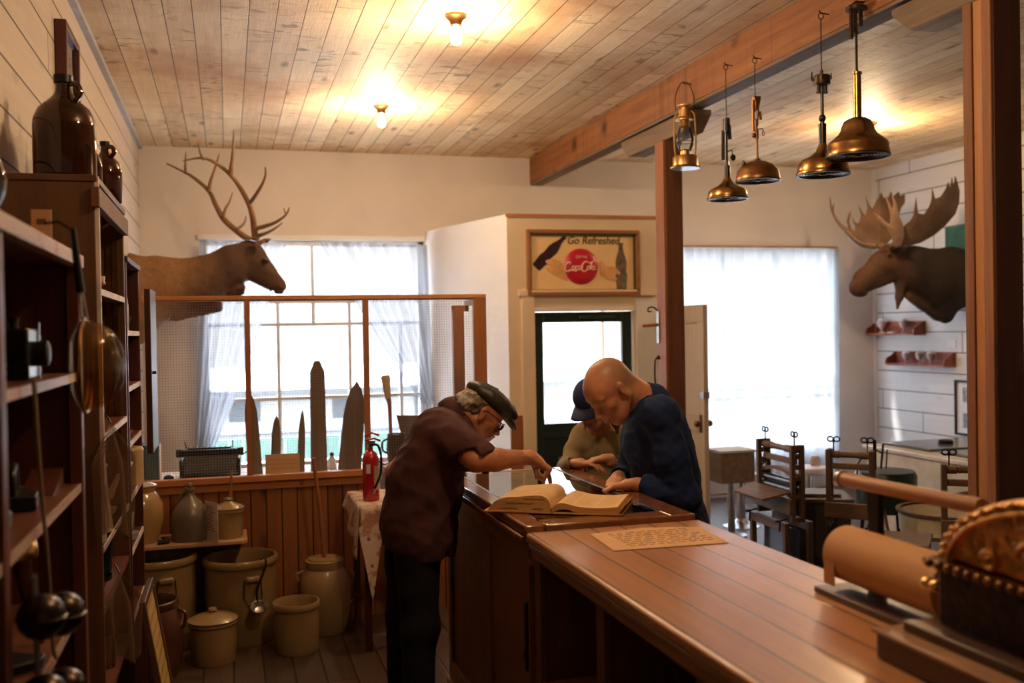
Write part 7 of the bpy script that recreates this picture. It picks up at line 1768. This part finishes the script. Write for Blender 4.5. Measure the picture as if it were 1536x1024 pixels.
for q in (-1, 1):
    an = V3(1.76, bY+q*.12, .1); S = SDF((an[0]-.22, an[1]-.08, 0), (an[0]+.12, an[1]+.08, .14), .006); shoe(S, an, (-1, 0, 0)); S.plane((0, 0, .003), (0, 0, -1)); sdf_obj('shoe', S, M('brown_shoe%d' % q, (.08, .04, .025), .5), B)
# ===== the woman in the olive top and navy baseball cap, beyond the case's far right corner
Cw = thing('person', 'woman in olive top and navy baseball cap at the far end of the case', 'person', (1.71, 4.62, 0))
hc = pj(889, 604, 4.44); HC = Fr(hc, (-.70, -.52, -.49), (-.36, -.30, .88), .94)
cc = V3(1.775, 4.61, 0); lx = V3(.93, -.30, 0); lx /= np.linalg.norm(lx)     # her left-right axis (image left to right)
fw_ = V3(-.31, -.95, 0)
shl = pj(874, 655, 4.63); shr = cc+lx*.155+V3(0, 0, 1.175); nc = cc+V3(-.015, -.03, 1.215)
ell_ = pj(849, 703, 4.47); elr_ = cc+lx*.22+fw_*.08+V3(0, 0, 1.0)
hl = pj(872, 715, 4.27); hr = pj(905, 718, 4.24); hl[2] = 1.066; hr[2] = 1.068
def torsoC(S, g):
    Rm = np.stack([lx, fw_, V3(0, 0, 1)], 1)
    S.ell(cc+V3(0, 0, 1.00), (.125+g, .090+g, .16+g), Rm, .05); S.ell(cc+V3(0, 0, .86), (.155+g, .115+g, .12+g), Rm, .05)
    S.ell(cc+fw_*.01+V3(0, 0, 1.13), (.122+g, .092+g, .11+g), Rm, .05); S.cap(shl, shr, .046+g, .046+g, .05); S.cap(nc-V3(0, 0, .05), nc, .06+g, .05+g, .04)
    for q in (-1, 1): S.ell(cc+lx*q*.060+fw_*.083+V3(0, 0, 1.075), (.058+g, .052+g, .058+g), Rm, .03)
S = SDF((1.36, 4.02, .02), (2.06, 4.80, 1.55), .0045)
torsoC(S, -.010); S.cap(nc-V3(0, 0, .03), HC.p(-.03, 0, -.06), .048, .046, .025)
S.cap(shl, ell_, .040, .034, .02); S.chain([ell_, hl], [.034, .024], .015); S.cap(shr, elr_, .040, .034, .02); S.chain([elr_, hr+lx*.03], [.034, .024], .015)
head_sdf(S, HC, jaw=.9, brow=.7)
hand_sdf(S, hl-lx*.03, lx*.9+fw_*.30, V3(0, 0, -1), -1, [(.25, .5, .3)]*4, .88, thumb=(.6, .7, .2))
hand_sdf(S, hr+lx*.028+V3(0, 0, .02), -lx*.95+fw_*.15+V3(0, 0, -.08), V3(0, 0, -1), 1, [(.30, .5, .35), (.3, .5, .35), (.3, .55, .35), (.35, .55, .35)], .88, thumb=(.7, .5, .3))
for q in (-1, 1): S.chain([cc+lx*q*.09+V3(0, 0, .86), cc+lx*q*.09+V3(0, 0, .48), cc+lx*q*.09+V3(0, 0, .1)], [.085, .052, .038], .03)
def maskC(V):
    L = HC.inv(V); m = np.zeros(len(V)); m = np.where((np.abs(L[:, 2]+.067) < .013) & (L[:, 0] > .085) & (np.abs(L[:, 1]) < .025), .9, m); return m
sdf_obj('body', S, skin('skin_warm', (.50, .24, .15), (.30, .09, .07)), Cw, maskC, 1)
S = SDF((1.36, 4.05, .72), (2.08, 4.82, 1.34), .005)
torsoC(S, .008)
S.chain([shl+V3(0, 0, .006), shl*.5+ell_*.5, ell_, hl-lx*.045], [.055, .048, .044, .034], .025); S.chain([shr+V3(0, 0, .006), elr_, hr+lx*.06], [.055, .044, .034], .025)
S.displace(folds(51, .003, 24)); S.displace(lambda X, Y, Z: .0022*np.sin(150*(X*lx[0]+Y*lx[1])+30*Z)*(np.clip((1.09-Z)/.05, 0, 1))*(np.clip((1.62-X)/.05, 0, 1)))
S.ell(nc+fw_*.055+V3(0, 0, -.005), (.075, .072, .060), k=.006, sub=True); S.cap(nc+V3(0, 0, .0), nc+V3(0, 0, .12), .058, .075, .004, sub=True)
trim(S, hl-lx*.04, lx, .05); trim(S, hr+lx*.055, -lx, .05); S.plane((0, 0, .80), (0, 0, -1)); S.ell(cc+V3(0, 0, .76), (.14, .105, .07), k=.003, sub=True)
sdf_obj('long_sleeved_top', S, fabric('olive_knit', (.24, .185, .10), .85), Cw, None, 1)
S = SDF(cc+V3(-.26, -.24, .03), cc+V3(.26, .24, 1.0), .0075); Rm = np.stack([lx, fw_, V3(0, 0, 1)], 1)
S.ell(cc+V3(0, 0, .88), (.148, .108, .10), Rm, .03)
for q in (-1, 1): S.chain([cc+lx*q*.085+V3(0, 0, .86), cc+lx*q*.09+V3(0, 0, .48), cc+lx*q*.09+V3(0, 0, .07)], [.098, .066, .056], .04)
S.displace(folds(55, .003, 22)); S.plane((0, 0, .94), (0, 0, 1)); S.plane((0, 0, .055), (0, 0, -1)); sdf_obj('trousers', S, fabric('dark_jeans', (.02, .03, .055), .85), Cw)
for q in (-1, 1):
    an = cc+lx*q*.09+V3(0, 0, .1); S = SDF((an[0]-.2, an[1]-.22, 0), (an[0]+.12, an[1]+.12, .14), .006); shoe(S, an, fw_*.85); S.plane((0, 0, .003), (0, 0, -1)); sdf_obj('shoe', S, M('grey_shoe%d' % q, (.12, .12, .12), .6), Cw)
# baseball cap
H = HC; S = SDF(H.o-.24, H.o+.24, .0042)
S.ell(H.p(-.008, 0, .045), np.array((.107, .088, .088))*.96, H.R, .01); S.ell(H.p(-.008, 0, .03), np.array((.099, .080, .080))*.95, H.R, .004, True); S.plane(H.p(0, 0, .022), -H.u)
sdf_obj('cap_crown', S, fabric('navy_cap_cloth', (.02, .028, .085), .8), Cw, None, 1)
b = MB()
def bill(u, v):
    a = lerp(-1.05, 1.05, u); r = lerp(.078, .178, v); x = -.005+(r*cos(a*.72) if v > 0 else r*cos(a)); y = lerp(.079*sin(a), .080*sin(a), v)
    return Vector(H.p(.078*cos(a)-.006+v*.105*cos(a*.8), .080*sin(a), .026+.012*v-.030*(sin(a)**2)*(.3+.7*v)-.03*v*v))
b.sheet(bill, 24, 8); b.build('cap_bill', fabric('navy_cap_bill', (.022, .028, .085), .75), Cw, world=True, solid=.003, smooth=70)
b = MB(); b.ell(tuple(H.p(-.008, 0, .129)), (.006, .006, .004)); b.build('cap_button', m_navy, Cw, world=True)
# her hair: dark brown, falling in front of the right shoulder
S = SDF(H.o-.26, H.o+.22, .0045)
S.ell(H.p(-.03, 0, .0), (.080, .080, .075), H.R, .02); S.plane(H.p(0, 0, .03), H.u); S.ell(H.p(.05, 0, -.03), (.066, .070, .10), H.R, .01, True)
q1 = H.p(-.01, .074, -.02); S.chain([q1, q1+V3(.025, -.02, -.05), q1+V3(.03, -.05, -.12)], [.026, .026, .010], .02)
S.displace(folds(61, .003, 90)); sdf_obj('hair', S, mask_mat('dark_brown_hair', (.075, .035, .022), (.075, .035, .022), .5, ns=70, na=.3, fur=True, bs=.5), Cw, None, 0)
# ---------------------------------------------------------------- the open book
bk_o = Vector((1.075, 3.265, CZ+.001)); bu = Vector((.86, -.51, 0)); bv = Vector((.51, .86, 0))
book = thing('open_book', 'thick old yellowed book lying open across the near corner of the glass case', 'book', bk_o)
book.matrix_basis = frame(bk_o, bu, bv); 
t = NT('old_pages'); co_ = t._tc('Object'); x_, y_, z_ = t.xyz(co_)
colm = t.m('FRACT', t.m('MULTIPLY', x_, 13.5)); cm_ = t.m('MULTIPLY', t.rng(colm, .06, .09), t.rng(colm, .91, .94, 1, 0))
rw = t.m('FRACT', t.m('MULTIPLY', y_, 200)); tx = t.m('MULTIPLY', t.m('GREATER_THAN', rw, .45), cm_)
tx = t.m('MULTIPLY', tx, t.rng(t.noise(t.comb(t.m('MULTIPLY', x_, 400), t.m('MULTIPLY', y_, 200), 0.0), 1.0, 2), .42, .55))
mg = t.m('MULTIPLY', t.rng(y_, .018, .020), t.rng(y_, .250, .252, 1, 0)); tx = t.m('MULTIPLY', tx, mg)
pg = t.mix(t.rng(t.noise(co_, 14, 3), .35, .7), (.66, .43, .21), (.74, .52, .28)); pg = t.mix(t.m('MULTIPLY', tx, .45), pg, (.25, .15, .07))
m_page = t.done(t.bsdf(pg, .6, 0, None, .3))
t = NT('page_edges'); co_ = t._tc('Object'); x_, y_, z_ = t.xyz(co_)
ed = t.noise(t.comb(t.m('MULTIPLY', x_, 3), t.m('MULTIPLY', y_, 3), t.m('MULTIPLY', z_, 900)), 1.0, 2)
m_edge = t.done(t.bsdf(t.mix(t.rng(ed, .35, .65), (.42, .22, .08), (.68, .42, .18)), .7, 0, t.bump(ed, .4, .002), .2))
D_ = .27
def page_block(name, prof, base, dep0, dep1, sk=0.0):
    """prof: list of (x, ztop) with matching base line [(x,z)]"""
    b = MB(); n = len(prof); vs = []
    for y in (dep0, dep1):
        vs += [(p[0]+(sk if y == dep1 else 0), y, p[1]) for p in prof]+[(q[0]+(sk if y == dep1 else 0), y, q[1]) for q in base]
    N = 2*n; fs = []; mi = []
    for i in range(n-1): fs.append((i, i+1, N+i+1, N+i)); mi.append(0)
    for i in range(n-1): fs.append((i, n+i, n+i+1, i+1)); mi.append(1); fs.append((N+i, N+i+1, N+n+i+1, N+n+i)); mi.append(1); fs.append((n+i, N+n+i, N+n+i+1, n+i+1)); mi.append(1)
    fs.append((0, N, N+n, n)); mi.append(1); fs.append((n-1, n+n-1, N+n+n-1, N+n-1)); mi.append(1)
    b.add(vs, fs); b.m = mi; return b.build(name, [m_page, m_edge], book, smooth=50, fixn=True)
prof = spline([(-.228, 0, .012), (-.222, 0, .020), (-.205, 0, .038), (-.17, 0, .052), (-.12, 0, .056), (-.06, 0, .062), (-.03, 0, .060), (-.010, 0, .045), (-.002, 0, .016)], 4)
prof = [(p.x, p.z) for p in prof]; n_ = len(prof)
page_block('left_pages', prof, [(lerp(-.235, -.006, i/(n_-1)), .006) for i in range(n_)], 0, D_)
prof2 = spline([(.0, 0, .010), (.008, 0, .026), (.03, 0, .038), (.06, 0, .034), (.10, 0, .026), (.16, 0, .024), (.20, 0, .026), (.232, 0, .030)], 4)
prof2 = [(p.x, p.z) for p in prof2]; n2 = len(prof2)
base2 = [(lerp(.004, .236, i/(n2-1)), .006+(.010*sin(pi*min(1, (i/(n2-1))/.35)) if i/(n2-1) < .35 else 0)) for i in range(n2)]
page_block('right_pages', prof2, base2, 0, D_)
m_cover = M('tan_cover', (.42, .20, .06), .55, ns=10, na=.2)
b = MB(); b.box((-.122, D_/2, .003), (.245, D_+.016, .005)); b.build('left_cover', m_cover, book, bevel=.001); b = MB(); b.box((.126, D_/2, .003), (.245, D_+.016, .005)); b.build('right_cover', m_cover, book, bevel=.001)
b = MB(); b.sheet(lambda u, v: Vector((.236+.012*v, D_*u, .008+.016*v+.003*sin(u*9))), 14, 3); b.build('loose_end_leaf', m_cover, book, solid=.002)
# stamped lettering on the left fore-edge (front face)
random.seed(8); b = MB()
for row, (x0, x1, z0) in enumerate(((-.185, -.125, .012), (-.07, -.035, .012), (-.165, -.07, .030), (-.10, -.03, .046))):
    x = x0
    while x < x1:
        w = random.uniform(.004, .008); hgt = random.uniform(.003, .006)
        b.tube([(x, -.0005, z0), (x+w*.3, -.0005, z0+hgt), (x+w*.6, -.0005, z0+.001), (x+w, -.0005, z0+hgt*.7)], .0007, 4); x += w+.0012
b.build('edge_lettering', M('edge_ink', (.05, .025, .015), .7), book)
# ---------------------------------------------------------------- small pieces belong to the part they sit on
PAIRS = [('burner_rings', 'bell'), ('reflector_disc', 'bell'), ('rim_ring', 'bell'), ('grip', 'bail_wire'), ('knob', 'lid'), ('cap_button', 'flat_cap'), ('cap_bill', 'cap_crown'), ('cap_button', 'cap_crown'), ('collar', 'shirt'), ('neckband', 'long_sleeved_top'), ('lens', 'glasses_frame'), ('nozzle', 'hose'), ('pin_bracket', 'valve'), ('lever', 'valve'), ('finial', 'domed_top'), ('scroll_relief', 'domed_top'), ('side_knob', 'cabinet'), ('bracket_slot', 'shelf_track'), ('lens', 'camera_body'), ('strap', 'camera_body'), ('platen_knob', 'platen_roller'), ('lid_panel', 'lid'), ('latch', 'door'), ('edge_lettering', 'left_pages'), ('antler_burr', 'antler'), ('hook', 'back_plate'), ('peg', 'back_plate'), ('pull_chain', 'valve_stem'), ('script_lettering', 'red_disc'), ('small_lettering', 'red_disc'), ('slogan_lettering', 'panel'), ('painted_bottle', 'panel'), ('painted_hand', 'panel'), ('green_border', 'frame'), ('mail_slot', 'door_frame'), ('door_closer', 'door_frame'), ('latch_plate', 'door_panel'), ('door_knob', 'door_panel'), ('handwriting', 'sheet'), ('typed_lines', 'sheet'), ('print_lines', 'card'), ('label', 'cylinder'), ('small_label', 'cylinder'), ('end_cap', 'cutter_bar'), ('rim', 'basket_shell'), ('handle', 'handle_wire')]
base = lambda n: n.split('.')[0]
for root in [o for o in list(COL.objects) if o.parent is None and o.type in ('EMPTY', 'MESH')]:
    ch = list(root.children)
    for cn, pn in PAIRS:
        par = [c for c in ch if base(c.name) == pn]
        if not par: continue
        for c in ch:
            if base(c.name) == cn and c.parent == root and c is not par[0]:
                p = par[0]; c.parent = p; c.matrix_parent_inverse = p.matrix_basis.inverted()
# ---------------------------------------------------------------- lights, sky, camera
w = bpy.data.worlds.new('World'); SC.world = w; w.use_nodes = True; nt = w.node_tree; nt.nodes.clear()
def wn(t, **k):
    n = nt.nodes.new(t)
    for a, v in k.items(): setattr(n, a, v)
    return n
tc = wn('ShaderNodeTexCoord'); sp = wn('ShaderNodeSeparateXYZ'); nt.links.new(tc.outputs['Generated'], sp.inputs[0])
rp = wn('ShaderNodeValToRGB'); mr = wn('ShaderNodeMapRange'); mr.inputs[1].default_value = -1; mr.inputs[2].default_value = 1
nt.links.new(sp.outputs[2], mr.inputs[0]); nt.links.new(mr.outputs[0], rp.inputs[0])
cr = rp.color_ramp; cr.elements[0].position = .5; cr.elements[0].color = (SKY_LO,)*3+(1,); cr.elements[1].position = .56; cr.elements[1].color = (SKY_LO*1.05, SKY_LO*1.08, SKY_LO*1.1, 1)
e = cr.elements.new(.64); e.color = (SKY_HI*.88, SKY_HI*.96, SKY_HI*1.08, 1)
e = cr.elements.new(1.0); e.color = (SKY_HI*.8, SKY_HI*.92, SKY_HI*1.15, 1)
bg = wn('ShaderNodeBackground'); nt.links.new(rp.outputs[0], bg.inputs[0]); bg.inputs[1].default_value = 1
ou = wn('ShaderNodeOutputWorld'); nt.links.new(bg.outputs[0], ou.inputs[0])
def portal(c, sx, sz):
    l = bpy.data.lights.new('window_portal', 'AREA'); l.shape = 'RECTANGLE'; l.size = sx; l.size_y = sz; l.cycles.is_portal = True
    o = bpy.data.objects.new('window_portal', l); COL.objects.link(o); o.location = c; o.rotation_euler = (R(-90), 0, 0)
for W in (W1, W2): portal(((W[0]+W[1])/2, YB+.16, (W[2]+W[3])/2), W[1]-W[0], W[3]-W[2])
portal(((DV[0]+DV[1])/2, YB+.16, 1.0), .9, 1.9)
s = bpy.data.lights.new('sun', 'SUN'); s.energy = SUN; s.angle = R(3); s.color = (1, .96, .9)
so = bpy.data.objects.new('sun', s); COL.objects.link(so); so.rotation_euler = (R(-14), R(-30), 0)
def bulb_light(loc, e, r=.035):
    l = bpy.data.lights.new('bulb_light', 'POINT'); l.energy = e; l.color = (1, .70, .40); l.shadow_soft_size = r
    o = bpy.data.objects.new('bulb_light', l); COL.objects.link(o); o.location = loc
for (x, y) in BULBS: bulb_light((x, y, ZC-.23), BULB_W)
cam = bpy.data.cameras.new('Camera'); co = bpy.data.objects.new('Camera', cam); COL.objects.link(co)
cam.sensor_width = 36; cam.sensor_fit = 'HORIZONTAL'; cam.lens = 36*FPX/1536; cam.clip_start = .05; cam.clip_end = 200
Mx = Matrix((_RC, _UC, -_F)).transposed().to_4x4(); Mx.translation = CAM; co.matrix_world = Mx
cam.dof.use_dof = True; cam.dof.focus_distance = 4.1; cam.dof.aperture_fstop = 2.2
SC.camera = co
SC.view_settings.view_transform = 'Standard'; SC.view_settings.look = 'None'; SC.view_settings.gamma = 1; SC.view_settings.use_curve_mapping = False
SC.view_settings.exposure = EXPO
